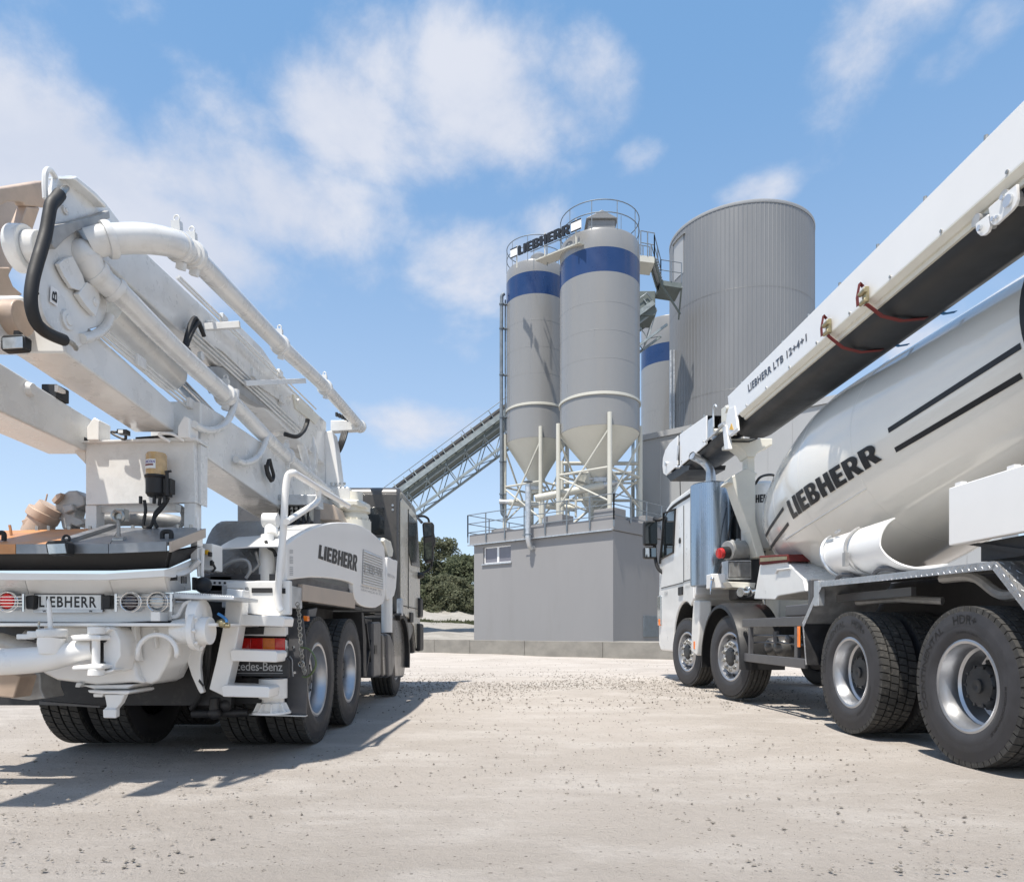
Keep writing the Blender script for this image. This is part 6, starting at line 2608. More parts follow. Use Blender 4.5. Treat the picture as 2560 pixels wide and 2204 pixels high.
py_([(629, 1469), (680, 1469), (680, 1481), (629, 1481)], 4.773, .012, m)
py_([(698, 1469), (713, 1470), (713, 1483), (698, 1482)], 4.773, .012, m)
part('platform_slot', m, 'chassis_dark', smooth=0)
m = MB()
for a, b in ((617, 1471), (617, 1508), (702, 1462)):
    c = wy(a, b, 4.775)
    m.cyl(c, c + Vector((0, .01, 0)), .013, n=8)
part('platform_bolt', m, 'grey_cast')
m = MB()
py_([(605, 1566), (714, 1566), (714, 1590), (605, 1588)], 4.84, .06, m)
part('ladder_back', m, 'white_paint', bevel=.006)
m = MB()
py_([(612, 1566), (660, 1566), (658, 1585), (610, 1585)], 4.83, .02, m)
part('platform_slot', m, 'chassis_dark', smooth=0)

# ---- tail light, name flap, outrigger leg
m = MB()
py_([(590, 1580), (718, 1586), (720, 1590), (714, 1592), (594, 1592)], 4.86, .06, m)
part('light_visor', m, 'black_plastic', bevel=.004)
tl_ = MB()
py_([(592, 1592), (716, 1594), (716, 1642), (590, 1624)], 4.93, .06, tl_)
tlo = part('tail_light', tl_, 'black_plastic', bevel=.004)
for (a, b, mt) in ((594, 627, 'red_lens'), (627.5, 656.5, 'red_lens'), (657, 686.5, 'orange_lens'), (687, 712, 'red_lens')):
    m = MB()
    sk_ = lambda x: (x - 594) * .14
    py_([(a, 1594), (b, 1594 + (b - 594) * .005), (b, 1624 + sk_(b)), (a, 1624 + sk_(a))], 4.918, .014, m)
    ln = part('lens', m, mt, tlo, bevel=.003)
m = MB()
py_([(713, 1598), (717, 1600), (717, 1640), (713, 1641)], 4.92, .03, m)
part('lens', m, 'lamp_glass', tlo)
m = MB()
py_([(572, 1642), (712, 1640), (722, 1650), (722, 1692), (572, 1688)], 4.755, .02, m)
flap = part('name_flap', m, 'chassis_dark', bevel=.004)
Y_ = 4.751
letters('lettering', font_text('Mercedes-Benz', .004, .95), quad_fn(wy(549, 1674, Y_) - PO, wy(706, 1677, Y_) - PO, wy(706, 1655, Y_) - PO, wy(549, 1653, Y_) - PO), 'print_grey', flap)
m = MB()
for b in (1652.5, 1682):
    py_([(575, b - .6), (707, b - .2), (707, b + .6), (575, b + .2)], 4.752, .002, m)
part('flap_line', m, 'print_grey', flap, smooth=0)
m = MB()
c = wy(683, 1700, 4.86)
z0, z1_ = wy(0, 1744, 4.86).z, wy(0, 1692, 4.86).z
m.lathe([(.001, z1_ - .01), (.095, z1_ - .01), (.095, z0), (.075, z0), (.075, z0 - .05), (.06, z0 - .05)], (c.x, 4.86, 0), 'z', 32)
part('outrigger_leg', m, 'white_paint')
m = MB()
m.lathe([(.068, z0 + .001), (.068, z0 - .06)], (c.x, 4.86, 0), 'z', 28)
part('piston_rod', m, 'chrome')
m = MB()
zf0, zf1 = wy(0, 1783, 4.80).z, wy(0, 1757, 4.80).z
m.lathe([(.075, zf1), (.078, zf0 + .02), (.128, zf0 + .012), (.130, zf0), (.001, zf0)], (c.x, 4.83, 0), 'z', 32)
for k in range(8):
    a = k * math.pi / 4 + .3
    d = Vector((math.cos(a), math.sin(a), 0))
    o_ = Vector((c.x, 4.83, 0))
    m.hexa([o_ + d * .07 + Vector((0, 0, zf0 + .012)) - d.cross(Vector((0, 0, 1))) * .006, o_ + d * .122 + Vector((0, 0, zf0 + .012)) - d.cross(Vector((0, 0, 1))) * .006, o_ + d * .122 + Vector((0, 0, zf0 + .012)) + d.cross(Vector((0, 0, 1))) * .006, o_ + d * .07 + Vector((0, 0, zf0 + .012)) + d.cross(Vector((0, 0, 1))) * .006,
            o_ + d * .07 + Vector((0, 0, zf1)) - d.cross(Vector((0, 0, 1))) * .006, o_ + d * .095 + Vector((0, 0, zf1)) - d.cross(Vector((0, 0, 1))) * .006, o_ + d * .095 + Vector((0, 0, zf1)) + d.cross(Vector((0, 0, 1))) * .006, o_ + d * .07 + Vector((0, 0, zf1)) + d.cross(Vector((0, 0, 1))) * .006])
part('outrigger_foot', m, 'white_paint')
# dark mudguard plate at the corner
m = MB()
py_([(717, 1542), (758, 1545), (764, 1600), (768, 1720), (766, 1785), (717, 1783)], 5.02, .012, m)
part('mudguard_plate', m, 'dark_grey_paint', bevel=.003)
m = MB()
py_([(574, 1694), (718, 1694), (718, 1760), (574, 1758)], 5.02, .012, m)
part('mudguard_plate', m, 'chassis_dark')
m = MB()
py_([(590, 1783), (764, 1788), (764, 1791), (590, 1786)], 4.98, .05, m)
part('flap_strip', m, 'galvanised')
m = MB()
for a, b in ((733, 1617), (737, 1680)):
    c = wy(a, b, 5.012)
    m.cyl(c, c + Vector((0, .012, 0)), .010, n=8)
part('mudguard_bolt', m, 'chrome')
m = MB()
py_([(758, 1538), (769, 1539), (769, 1552), (758, 1551)], 5.08, .05, m)
part('side_marker', m, 'orange_lens', bevel=.004)
m = MB()
ch = [(744, 1510), (748, 1540), (750, 1580), (753, 1620), (756, 1660), (762, 1680)]
for i in range(24):
    t = i / 23
    k = min(int(t * 5), 4)
    f = t * 5 - k
    p = wy(ch[k][0] * (1 - f) + ch[k + 1][0] * f, ch[k][1] * (1 - f) + ch[k + 1][1] * f, 4.985)
    w = .008 if i % 2 else .014
    m.tube([p + Vector((w * math.cos(u), (.014 - w) * math.sin(u), .016 * math.sin(u))) for u in np.linspace(0, 6.28, 9)[:-1]], .0035, 5, True)
m.tube([wy(753 + 7 * math.cos(u), 1659 + 7 * math.sin(u), 4.98) for u in np.linspace(0, 6.28, 12)[:-1]], .004, 6, True)
part('chain', m, 'bolt_steel')
m = MB()
m.tube([wy(752, 1617, 4.98), wy(772, 1622, 4.96), wy(786, 1640, 4.95), wy(790, 1660, 4.95), wy(780, 1682, 4.96), wy(764, 1692, 4.98), wy(756, 1690, 4.98)], .007, 6)
part('cable_loop', m, 'hose_green')
m = MB()
m.tube([wy(724, 1640, 4.94), wy(730, 1648, 4.94), wy(731, 1672, 4.94), wy(733, 1690, 4.94)], .004, 6)
part('brake_line', m, 'grey_cast')

# ---- right side cover with lettering, grille and cowls
XP = -1.55
cov = [(717, 1450), (717, 1360), (742, 1341), (768, 1326), (794, 1315), (812, 1310), (831, 1306), (852, 1305), (872, 1306), (890, 1309), (907, 1315), (925, 1326), (941, 1340), (952, 1352), (961, 1366),
       (963, 1400), (963, 1492), (958, 1508), (941, 1518), (926, 1519), (913, 1517), (902, 1513), (894, 1507), (888, 1497), (885, 1482), (884, 1460), (874, 1455), (860, 1451), (840, 1447), (811, 1444), (777, 1443), (750, 1446)]
m = MB()
px_(cov, XP, .05, m)
cover = part('side_cover', m, 'panel_white', bevel=.012)
lc = [wx(796, 1395, XP + .003), wx(892, 1428, XP + .003), wx(895, 1388, XP + .003), wx(799, 1361, XP + .003)]
letters('lettering', poly_text('LIEBHERR'), quad_fn(*[p - PO for p in lc]), 'print_black', cover)
# curved cowl over the cover
m = MB()
top = cov[1:13]
rows = []
for i, (a, b) in enumerate(top):
    p = wx(a, b, XP - .05)
    rows.append([p + Vector((0, 0, -.012)), p + Vector((-.25, 0, -.015)), p + Vector((-.5, 0, -.03))])
m.sheet(rows, .01)
part('cowl', m, 'white_paint', smooth=60)
# ventilation grille
g = [wx(907, 1372, XP), wx(955, 1392, XP), wx(957, 1472, XP), wx(904, 1459, XP)]
gf = quad_fn(*[g[3], g[2], g[1], g[0]])
m = MB()
m.extr([p + Vector((.002, 0, 0)) for p in g], (.002, 0, 0))
gr = part('grille', m, 'grey_cast', smooth=0)
m = MB()
for i in range(13):
    v0, v1 = (i + .08) / 13, (i + .80) / 13
    a, b, c, d = gf(.02, v0), gf(.98, v0), gf(.98, v1), gf(.02, v1)
    m.hexa([a + Vector((.0045, 0, 0)), b + Vector((.0045, 0, 0)), b + Vector((.022, 0, -.004)), a + Vector((.022, 0, -.004)), d + Vector((.0045, 0, 0)), c + Vector((.0045, 0, 0)), c + Vector((.008, 0, 0)), d + Vector((.008, 0, 0))])
part('louvres', m, 'panel_white', gr, smooth=0)
letters('lettering', font_text('LTB W', .01), lambda u, v: gf(.03 + .9 * u, .34 + .26 * v) + Vector((.021, 0, 0)) - PO, 'grey_cast', gr)
for k in range(3):
    r0 = wx(902, 1467 + 8 * k, XP + .003), wx(954, 1481 + 8 * k, XP + .003), wx(954, 1475 + 8 * k, XP + .003), wx(902, 1462 + 8 * k, XP + .003)
    if k < 2:
        letters('lettering', font_text(['MIXER PUMP TEL', 'SERVICE 0 73'][k], .0), quad_fn(*[p - PO for p in r0]), 'print_grey', cover)
m = MB()
for (a, b, h) in ((727, 1372, 12), (727, 1388, 22), (727, 1414, 26)):
    q0 = [wx(a - 4, b, XP + .002), wx(a + 7, b + 1, XP + .002), wx(a + 7, b + h, XP + .002), wx(a - 4, b + h, XP + .002)]
    f = quad_fn(q0[3], q0[2], q0[1], q0[0])
    for i in range(5):
        m.add([f(.1, .1 + .18 * i), f(.9, .1 + .18 * i), f(.9, .2 + .18 * i), f(.1, .2 + .18 * i)], [(0, 1, 2, 3)])
part('decal', m, 'print_grey', cover, smooth=0)
m = MB()
px_([(969, 1393), (975, 1392), (984, 1398), (990, 1399), (994, 1401), (992, 1440), (990, 1470), (986, 1488), (979, 1497), (968, 1499), (966, 1470)], XP + .02, .06, m)
cov2 = part('side_cover', m, 'panel_white', bevel=.012)
letters('lettering', font_text('BETON', .0), quad_fn(*[p - PO for p in (wx(970, 1440, XP + .024), wx(987, 1447, XP + .024), wx(987, 1440, XP + .024), wx(970, 1432, XP + .024))]), 'print_grey', cov2)
m = MB()
px_([(960, 1352), (963, 1344), (978, 1352), (984, 1375), (982, 1392), (972, 1392), (966, 1372)], XP - .02, .2, m)
part('cowl_end', m, 'cream_paint', bevel=.02)
m = MB()
q = wx(973, 1480, XP)
m.cyl((XP - .03, q.y, wx(973, 1480, XP).z), (XP - .03, q.y, wx(973, 1580, XP).z), .07, n=18)
part('front_outrigger', m, 'white_paint')

# aluminium tool box under the cover, its tan reflection painted into the colour
m = MB()
px_([(758, 1459), (888, 1482), (888, 1520), (757, 1501)], XP - .01, .5, m)
part('tool_box', m, 'tan_tone', bevel=.006)
m = MB()
q0, q1 = wx(724, 1462, XP - .02), wx(756, 1463, XP - .02)
m.box(XP - .5, XP - .02, q0.y, q1.y, q0.z - .16, q0.z)
part('outrigger_beam', m, 'galvanised', bevel=.008)
m = MB()
m.box(-2.2, XP - .05, 5.1, 8.2, 1.14, 1.30)
part('deck', m, 'dark_grey_paint')

# mudguard struts and things between the axles
m = MB()
px_([(772, 1522), (795, 1517), (788, 1548), (772, 1620), (764, 1700), (757, 1700), (764, 1600)], XP - .04, .25, m)
part('rear_mudguard', m, 'dark_grey_paint', bevel=.01)
m = MB()
m.box(XP - .6, XP - .02, 5.4, 7.4, 1.10, 1.13)
px_([(904, 1530), (909, 1532), (916, 1600), (916, 1690), (909, 1690), (908, 1600)], XP - .03, .5, m)
part('rear_mudguard', m, 'chassis_dark')
m = MB()
px_([(934, 1553), (953, 1553), (953, 1690), (934, 1694)], XP - .02, .45, m)
part('fuel_tank', m, 'dark_grey_paint', bevel=.03)
m = MB()
px_([(937, 1612), (943, 1612), (943, 1634), (937, 1634)], XP - .014, .006, m)
part('decal', m, 'black_plastic', smooth=0)
m = MB()
px_([(912, 1546), (930, 1548), (928, 1600), (918, 1690), (913, 1690), (920, 1600)], XP - .08, .03, m)
m.beam(wx(912, 1690, XP - .06), wx(932, 1560, XP - .06), .03, .03)
m.beam(wx(914, 1560, XP - .06), wx(928, 1670, XP - .06), .03, .03)
part('side_bracket', m, 'chassis_dark')
for dx, mt in ((0, 'cab_grey'), (14, 'dark_grey_paint')):
    m = MB()
    px_([(955 + dx, 1582), (963 + dx, 1584), (972 + dx, 1610), (974 + dx, 1660), (968 + dx, 1690), (958 + dx, 1694), (956 + dx, 1640)], XP - .01 + dx * .002, .35, m)
    part('air_tank', m, mt, bevel=.04)
m = MB()
px_([(980, 1540), (1012, 1532), (1016, 1560), (1018, 1640), (1010, 1692), (988, 1694), (984, 1620)], XP - .03, .40, m)
part('front_mudguard', m, 'cab_grey', bevel=.03)

# ---- valve block and turret
m = MB()
py_([(690, 1236), (790, 1236), (792, 1262), (690, 1262)], 6.6, .25, m)
part('valve_block', m, 'galvanised', bevel=.008)
m = MB()
py_([(690, 1262), (784, 1262), (784, 1320), (690, 1322)], 6.75, .25, m)
part('valve_bank', m, 'dark_grey_paint', bevel=.008)
m = MB()
for i in range(8):
    c = wy(698 + 11.5 * i, 1285, 6.7)
    m.cbox(c, (.022, .08, .13))
    m.cyl(c + Vector((0, -.03, .02)), c + Vector((0, -.08, .04)), .008, n=6)
part('valve_spools', m, 'bolt_steel', bevel=.003)
for k in range(6):
    m = MB()
    a = 705 + 13 * k
    m.tube([wy(a, 1290, 6.62), wy(a + 2, 1305, 6.55), wy(a - 8, 1318, 6.5), wy(a - 30, 1324, 6.5)], .015, 6)
    part('valve_hose', m, 'black_rubber')
m = MB()
c = wy(699, 1243, 6.58)
m.cyl(c, c + Vector((0, .03, 0)), .028, n=16)
part('pressure_gauge', m, 'lamp_glass')
m = MB()
py_([(796, 1252), (836, 1262), (850, 1300), (796, 1298)], 7.9, .4, m)
part('turret_web', m, 'tan_tone', bevel=.01)
YT = 8.5
tc = wy(886, 1280, YT)
def tz(py, Y=YT):
    return wy(0, py, Y).z
m = MB()
m.lathe([(.20, tz(1330)), (.20, tz(1303)), (.165, tz(1303)), (.165, tz(1299)), (.155, tz(1298)), (.155, tz(1281)), (.19, tz(1281)), (.19, tz(1262)), (.10, tz(1252)), (.10, tz(1230)), (.001, tz(1229))], (tc.x, YT, 0), 'z', 40)
part('turret_bearing', m, 'cream_paint')
m = MB()
m.lathe([(.16, tz(1308)), (.17, tz(1304)), (.17, tz(1290)), (.16, tz(1286))], (tc.x, YT, 0), 'z', 40)
for k in range(16):
    a = 2 * math.pi * k / 16
    m.cyl((tc.x + .178 * math.cos(a), YT + .178 * math.sin(a), tz(1305)), (tc.x + .178 * math.cos(a), YT + .178 * math.sin(a), tz(1298)), .012, n=6)
part('bearing_ring', m, 'cream_paint')
m = MB()
py_([(806, 1214), (872, 1216), (876, 1232), (876, 1262), (846, 1275), (806, 1262)], YT - .1, .5, m)
part('turret_base', m, 'boom_white', bevel=.02)
m = MB()
py_([(826, 1252), (846, 1272), (884, 1262), (912, 1268), (915, 1262), (896, 1250), (850, 1248)], YT - .22, .3, m)
part('turret_arm', m, 'cream_paint', bevel=.015)
m = MB()
py_([(811, 1078), (830, 1076), (837, 1110), (842, 1150), (850, 1214), (813, 1216)], YT + .02, .25, m)
part('turret_column', m, 'white_paint', bevel=.012)
m = MB()
py_([(790, 1090), (811, 1082), (813, 1216), (800, 1232), (784, 1200), (778, 1150)], YT + .0, .3, m)
part('turret_column', m, 'boom_white', bevel=.012)
m = MB()
py_([(826, 1050), (896, 1050), (905, 1062), (898, 1074), (826, 1078)], YT + .6, .12, m)
part('pipe_bracket', m, 'boom_white', bevel=.01)
m = MB()
for k in range(4):
    m.tube([wy(868 - 4 * k, 1078, 8.9), wy(862 - 4 * k, 1100, 8.8), wy(850 - 3 * k, 1128, 8.8), wy(842, 1136 - 2 * k, 8.8)], .016, 6)
part('hose_bundle', m, 'black_rubber')
m = MB()
for k in range(5):
    c = wy(842 + 7 * k, 1036 + 3 * k, 9.0)
    m.cbox(c, (.03, .05, .05))
part('hose_clip', m, 'black_plastic', bevel=.004)
m = MB()
for k in range(4):
    c = wy(828 + 11 * k, 1212, YT - .1)
    m.cyl(c, c + Vector((0, 0, .03)), .016, n=6)
part('turret_bolts', m, 'bolt_steel')
m = MB()
for pts in ([(742, 1040), (770, 1060), (782, 1090), (790, 1130), (786, 1180), (770, 1190), (755, 1150), (738, 1100)], ):
    py_(pts, 8.0, .12, m)
part('link_lever', m, 'boom_white', bevel=.02)
m = MB()
m.tube([wy(690, 1080, 7.2), wy(730, 1082, 7.5), wy(752, 1110, 7.7), wy(764, 1150, 7.8), wy(775, 1195, 7.9)], .045, 12)
part('link_arm', m, 'boom_white')
for k in (0, 1):
    m = MB()
    m.tube([wy(711, 1083 + 3 * k, 6.4), wy(740, 1090 + 2 * k, 6.5), wy(756 + 2 * k, 1080, 6.6), wy(765 + 3 * k, 1060, 6.7), wy(768 + 3 * k, 1047, 6.7)], .016, 8)
    part('boom_hose', m, 'black_rubber')

# ---- grab rail
for pts, Yk, r in (([(703, 1527), (697, 1516), (697, 1450), (708, 1330), (716, 1205), (722, 1186), (730, 1182), (742, 1187)], None, .024),):
    q = [wy(a, b, 4.74) for a, b in pts]
    q += [wx(a, b, -1.50) for a, b in ((790, 1216), (840, 1246), (871, 1264))]
    q[-4] = wx(745, 1188, -1.50)
    m = MB()
    m.tube(q, r, 12)
    part('grab_rail', m, 'white_paint', smooth=60)
m = MB()
m.tube([wx(716, 1304, -1.50), wx(760, 1276, -1.50), wx(790, 1256, -1.50), wx(796, 1246, -1.50), wx(796, 1224, -1.50)], .022, 12)
part('grab_rail', m, 'white_paint', smooth=60)
m = MB()
m.tube([wy(711, 1310, 4.78), wy(709, 1380, 4.80), wy(708, 1455, 4.82)], .016, 8)
part('rail_strut', m, 'white_paint')

# ---- boom sections
def arm(name, near, far, X0, X1, mat='boom_white', **kw):
    """box arm between two side outlines: near/far = (y, z_bottom, z_top)"""
    m = MB()
    (ya, ba, ta), (yb_, bb, tb) = near, far
    m.hexa([(X0, ya, ba), (X1, ya, ba), (X1, yb_, bb), (X0, yb_, bb), (X0, ya, ta), (X1, ya, ta), (X1, yb_, tb), (X0, yb_, tb)])
    return part(name, m, mat, bevel=.014, smooth=0, **kw)
H = HC
p1_, p2_ = wx(446, 1019, -2.31), wx(437, 1081, -2.31)
e_ = arm('boom_section', (3.62, H + 1.432, H + 1.68), (p2_.y, p2_.z, p1_.z), -2.585, -2.31)
l_ = arm('boom_section', (2.9, H + 1.27, H + 1.60), (4.86, H + 1.22, H + 1.46), -3.22, -2.91)
a_ = arm('boom_section', (3.88, H + 2.06, H + 2.33), (8.6, H + 2.02, H + 2.56), -2.60, -2.28)
main = arm('boom_section', (4.95, H + 1.25, H + 1.62), (8.45, H + 1.05, H + 1.72), -2.56, -2.20)
# raised web plates on the upper arm
m = MB()
px_([(520, 800), (600, 815), (655, 870), (700, 935), (735, 985), (700, 1000), (640, 960), (560, 880), (510, 850)], -2.26, .02, m)
part('web_plate', m, 'boom_white', bevel=.004)
m = MB()
px_([(735, 985), (770, 1010), (800, 1045), (790, 1060), (740, 1020)], -2.26, .02, m)
part('web_plate', m, 'cream_paint', bevel=.004)
for a, b, r in ((497, 890, .03), (742, 1002, .025)):
    c = wx(a, b, -2.26)
    m = MB()
    m.cyl(c, c + Vector((.03, 0, 0)), r, n=16)
    part('arm_pin', m, 'boom_white', bevel=.004)
# rounded gusset in the middle of the arms
m = MB()
px_([(512, 922), (530, 915), (560, 916), (570, 922), (590, 945), (640, 985), (690, 1030), (640, 1010), (590, 975), (560, 965), (548, 985), (530, 950)], -2.27, .08, m)
part('arm_gusset', m, 'grey_cast', bevel=.01)
# hydraulic cylinder and its rod
m = MB()
m.cyl(wx(258, 762, -2.44), wx(420, 930, -2.44), .125, n=28)
m.ball(wx(420, 930, -2.44), .125, 12)
part('boom_cylinder', m, 'boom_white')
m = MB()
m.cyl(wx(420, 930, -2.44), wx(540, 1052, -2.44), .05, n=18)
part('cylinder_rod', m, 'chrome')
# link between arms near the middle
m = MB()
px_([(500, 1005), (560, 1040), (600, 1090), (640, 1150), (690, 1180), (720, 1230), (690, 1235), (640, 1190), (560, 1110), (505, 1060)], -2.24, .05, m)
part('web_plate', m, 'boom_white', bevel=.006)
m = MB()
px_([(582, 1092), (628, 1112), (624, 1130), (600, 1122)], -2.235, .004, m)
part('web_opening', m, 'dark_grey_paint', smooth=0)

# delivery pipes with couplings
q1 = [wx(472, 628, -1.90), wx(700, 862, -1.97), wx(812, 968, -2.0), wx(902, 1068, -2.04)]
m = MB()
m.tube(q1, .066, 24)
part('delivery_pipe', m, 'boom_white', smooth=60)
q2 = [wx(282, 716, -2.23), wx(430, 865, -2.21), wx(560, 985, -2.2), wx(690, 1118, -2.2), wx(830, 1240, -2.19)]
m = MB()
m.tube(q2, .064, 24)
part('delivery_pipe', m, 'boom_white', smooth=60)
def coupling(path, i, t, r=.066, tab=True, w=.03, lip=.02):
    a, b = path[i], path[i + 1]
    p = a + (b - a) * t
    d = (b - a).normalized()
    m = MB()
    m.tube([p - d * w, p - d * w * .9, p - d * w * .3, p + d * w * .3, p + d * w * .9, p + d * w], [r, r + lip * .75, r + lip, r + lip, r + lip * .75, r], 24, sm=False)
    u = Vector((0, 0, 1)) - d * d.z
    u.normalize()
    s_ = d.cross(u)
    if tab:
        m.beam(p + u * (r + .01), p + u * (r + .06), .05, .04, d)
        m.tube([p + u * (r + .06) + Vector((.016 * math.cos(k), 0, .018 + .018 * math.sin(k))) for k in np.linspace(0, 6.28, 12)[:-1]], .005, 6, True)
        m.beam(p - u * (r + .01) + s_ * .01, p - u * (r + .05), .045, .035, d)
    part('pipe_coupling', m, 'boom_white', smooth=40)
coupling(q1, 0, .03)
coupling(q1, 1, .0)
coupling(q1, 2, .0)
coupling(q1, 2, .97, tab=False)
coupling(q2, 2, .02)
coupling(q2, 3, .15)
# elbows at the knuckle
m = MB()
eb = [wy(226, 610, 3.72), wy(262, 600, 3.74), wy(300, 597, 3.78), wy(350, 596, 3.84), wy(400, 601, 3.92), wy(440, 612, 4.02), wy(462, 628, 4.12), wy(474, 642, 4.2)]
m.tube(eb, [.076, .076, .077, .078, .077, .076, .073, .068], 32)
part('pipe_elbow', m, 'boom_white', smooth=60)
m = MB()
m.ball(wy(210, 640, 3.72), .082, 16)
m.tube([wy(214, 640, 3.72), wy(226, 668, 3.75), wy(256, 700, 3.82), wy(290, 728, 3.9)], [.078, .072, .066, .064], 28)
part('pipe_elbow', m, 'boom_white', smooth=60)
for (a, b) in ((eb[1], eb[2]), ):
    coupling([a, b], 0, .3, .079, tab=False, w=.022, lip=.016)
coupling([eb[5], eb[6]], 0, .3, .074, w=.022, lip=.016)
coupling([wy(226, 668, 3.75), wy(256, 700, 3.82)], 0, .45, .067, tab=False, w=.018, lip=.012)
coupling([wy(270, 710, 3.86), wy(290, 728, 3.9)], 0, .9, .064, tab=False, w=.018, lip=.012)
# pipe hangers
for pts, X in (([(590, 975), (588, 1000), (580, 1030), (562, 1060), (535, 1074), (505, 1072), (485, 1060)], -2.16), ([(668, 1085), (662, 1110), (650, 1135), (630, 1152), (605, 1156), (590, 1148)], -2.16), ([(275, 790), (268, 810), (250, 830), (225, 842), (205, 846)], -2.28)):
    m = MB()
    m.tube([wx(a, b, X) for a, b in pts], .026, 10)
    part('pipe_hanger', m, 'boom_white', smooth=60)
m = MB()
m.beam(wx(612, 958, -2.25), wx(762, 952, -2.02), .03, .045)
part('pipe_bracket', m, 'boom_white', bevel=.004)
m = MB()
m.beam(wx(512, 818, -2.25), wx(600, 812, -2.0), .03, .05)
part('pipe_bracket', m, 'boom_white', bevel=.004)
# hydraulic lines along the arms
for off, X, a, b in [(0, -2.26, (470, 810), (760, 1075)), (5, -2.26, (466, 818), (752, 1078)), (10, -2.26, (462, 826), (744, 1080)),
                     (0, -2.2, (448, 690), (790, 1022)), (6, -2.2, (442, 694), (782, 1026)),
                     (0, -2.29, (262, 826), (560, 1072)), (6, -2.29, (258, 834), (590, 1108)), (12, -2.29, (254, 842), (640, 1160))]:
    m = MB()
    m.tube([wx(a[0], a[1], X), wx(b[0], b[1], X)], .009, 6)
    part('hydraulic_line', m, 'boom_white')
for a, b, X in ((350, 905, -2.28), (478, 1010, -2.27), (634, 935, -2.25), (700, 935, -2.2), (560, 800, -2.2), (705, 1000, -2.25)):
    c = wx(a, b, X)
    m = MB()
    m.cbox(c, (.03, .10, .07))
    part('line_clamp', m, 'boom_white', bevel=.005)
# black hose loops
for pts, X in (([(462, 862), (470, 830), (480, 803), (488, 795), (496, 806), (506, 830)], -2.22), ([(464, 870), (476, 838), (488, 815), (497, 806), (502, 818), (510, 840)], -2.21), ([(470, 872), (478, 890), (484, 905)], -2.2),
               ([(672, 1150), (668, 1170), (674, 1190), (680, 1200), (684, 1190), (678, 1165), (674, 1148)], -2.15), ([(664, 1162), (668, 1185), (678, 1202)], -2.15)):
    m = MB()
    m.tube([wx(a, b, X) for a, b in pts], .016, 8)
    part('boom_hose', m, 'black_rubber')

# ---- knuckle plates at the rear end of the boom
kp = [(182, 439), (194, 443), (238, 482), (272, 516), (306, 562), (290, 640), (268, 760), (268, 812), (222, 824), (206, 866), (196, 868), (160, 846), (138, 828), (118, 806), (106, 780), (100, 751), (96, 700), (98, 660), (108, 610), (118, 572), (130, 520), (138, 470), (146, 446)]
m = MB()
px_(kp, -2.292, .04, m)
kn = part('knuckle_plate', m, 'boom_white', bevel=.008)
m = MB()
px_(kp, -2.552, .04, m)
part('knuckle_plate', m, 'boom_white', bevel=.008)
m = MB()
q = [(176, 447), (192, 440), (240, 480), (270, 512), (266, 520), (236, 490), (190, 452)]
px_(q, -2.232, .13, m)
part('knuckle_cap', m, 'boom_white', bevel=.01)
m = MB()
px_([(134, 566), (250, 536), (274, 526), (276, 546), (252, 556), (190, 580), (160, 602), (140, 624), (130, 612)], -2.252, .04, m)
part('knuckle_rib', m, 'grey_cast', bevel=.006)
m = MB()
px_([(182, 640), (208, 690), (214, 712), (204, 728), (180, 720), (160, 690), (146, 660), (160, 648)], -2.262, .02, m)
part('knuckle_lug', m, 'boom_white', bevel=.003)
m = MB()
px_([(196, 735), (218, 705), (245, 720), (252, 752), (240, 790), (216, 765)], -2.258, .03, m)
lug = part('knuckle_lug', m, 'boom_white', bevel=.003)
for a, b, r, X in ((239, 755, .022, -2.255), (170, 800, .05, -2.285), (164, 525, .022, -2.285)):
    c = wx(a, b, X)
    m = MB()
    m.cyl(c - Vector((.05, 0, 0)), c + Vector((.006, 0, 0)), r, n=22)
    m.cyl(c + Vector((.0, 0, 0)), c + Vector((.012, 0, 0)), r * .55, n=16)
    part('knuckle_pin', m, 'boom_white', bevel=.004)
# letter board
qd = [wx(127, 766, -2.286), wx(142, 764, -2.286), wx(142.5, 714, -2.286), wx(126, 713, -2.286)]
qd = [wx(124, 754, -2.286), wx(142, 766, -2.286), wx(144, 727, -2.286), wx(126, 714, -2.286)]
m = MB()
m.extr(qd, (.004, 0, 0))
sgn = part('letter_board', m, 'sign_white', smooth=0)
qq = quad_fn(*qd)
letters('lettering', font_text('B', .012), lambda u, v: qq(.84 - .68 * v, .16 + .68 * u) + Vector((.006, 0, 0)) - PO, 'print_black', sgn)
m = MB()
m.tube([wx(114, 497, -2.312), wx(112, 460, -2.312), wx(114, 432, -2.312), wx(120, 424, -2.312), wx(128, 428, -2.312), wx(140, 446, -2.312)], .014, 8)
part('lifting_eye', m, 'boom_white')
m = MB()
hs = [(150, 485), (140, 498), (128, 512), (122, 540), (115, 580), (104, 620), (92, 660), (82, 700), (77, 745), (80, 775), (90, 805), (108, 825), (130, 838), (160, 850)]
m.tube([wx(a, b, -2.252) for a, b in hs], .029, 14)
part('hose_sleeve', m, 'black_rubber', smooth=60)
for a, b in ((122, 540), (104, 620), (80, 730), (90, 805), (126, 836)):
    m = MB()
    c = wx(a, b, -2.252)
    m.ball(c, .029, 8, (1, 1, .35))
    part('hose_tie', m, 'black_plastic')
m = MB()
for k in range(3):
    m.tube([wx(160 + 4 * k, 848 + k, -2.242), wx(176 + 4 * k, 856 + 2 * k, -2.252), wx(190, 868 + 2 * k, -2.272)], .012, 8)
    m.tube([wx(140 + 5 * k, 495, -2.252), wx(152 + 4 * k, 480, -2.262), wx(160 + 4 * k, 470, -2.272)], .012, 8)
part('hose_fittings', m, 'bolt_steel')
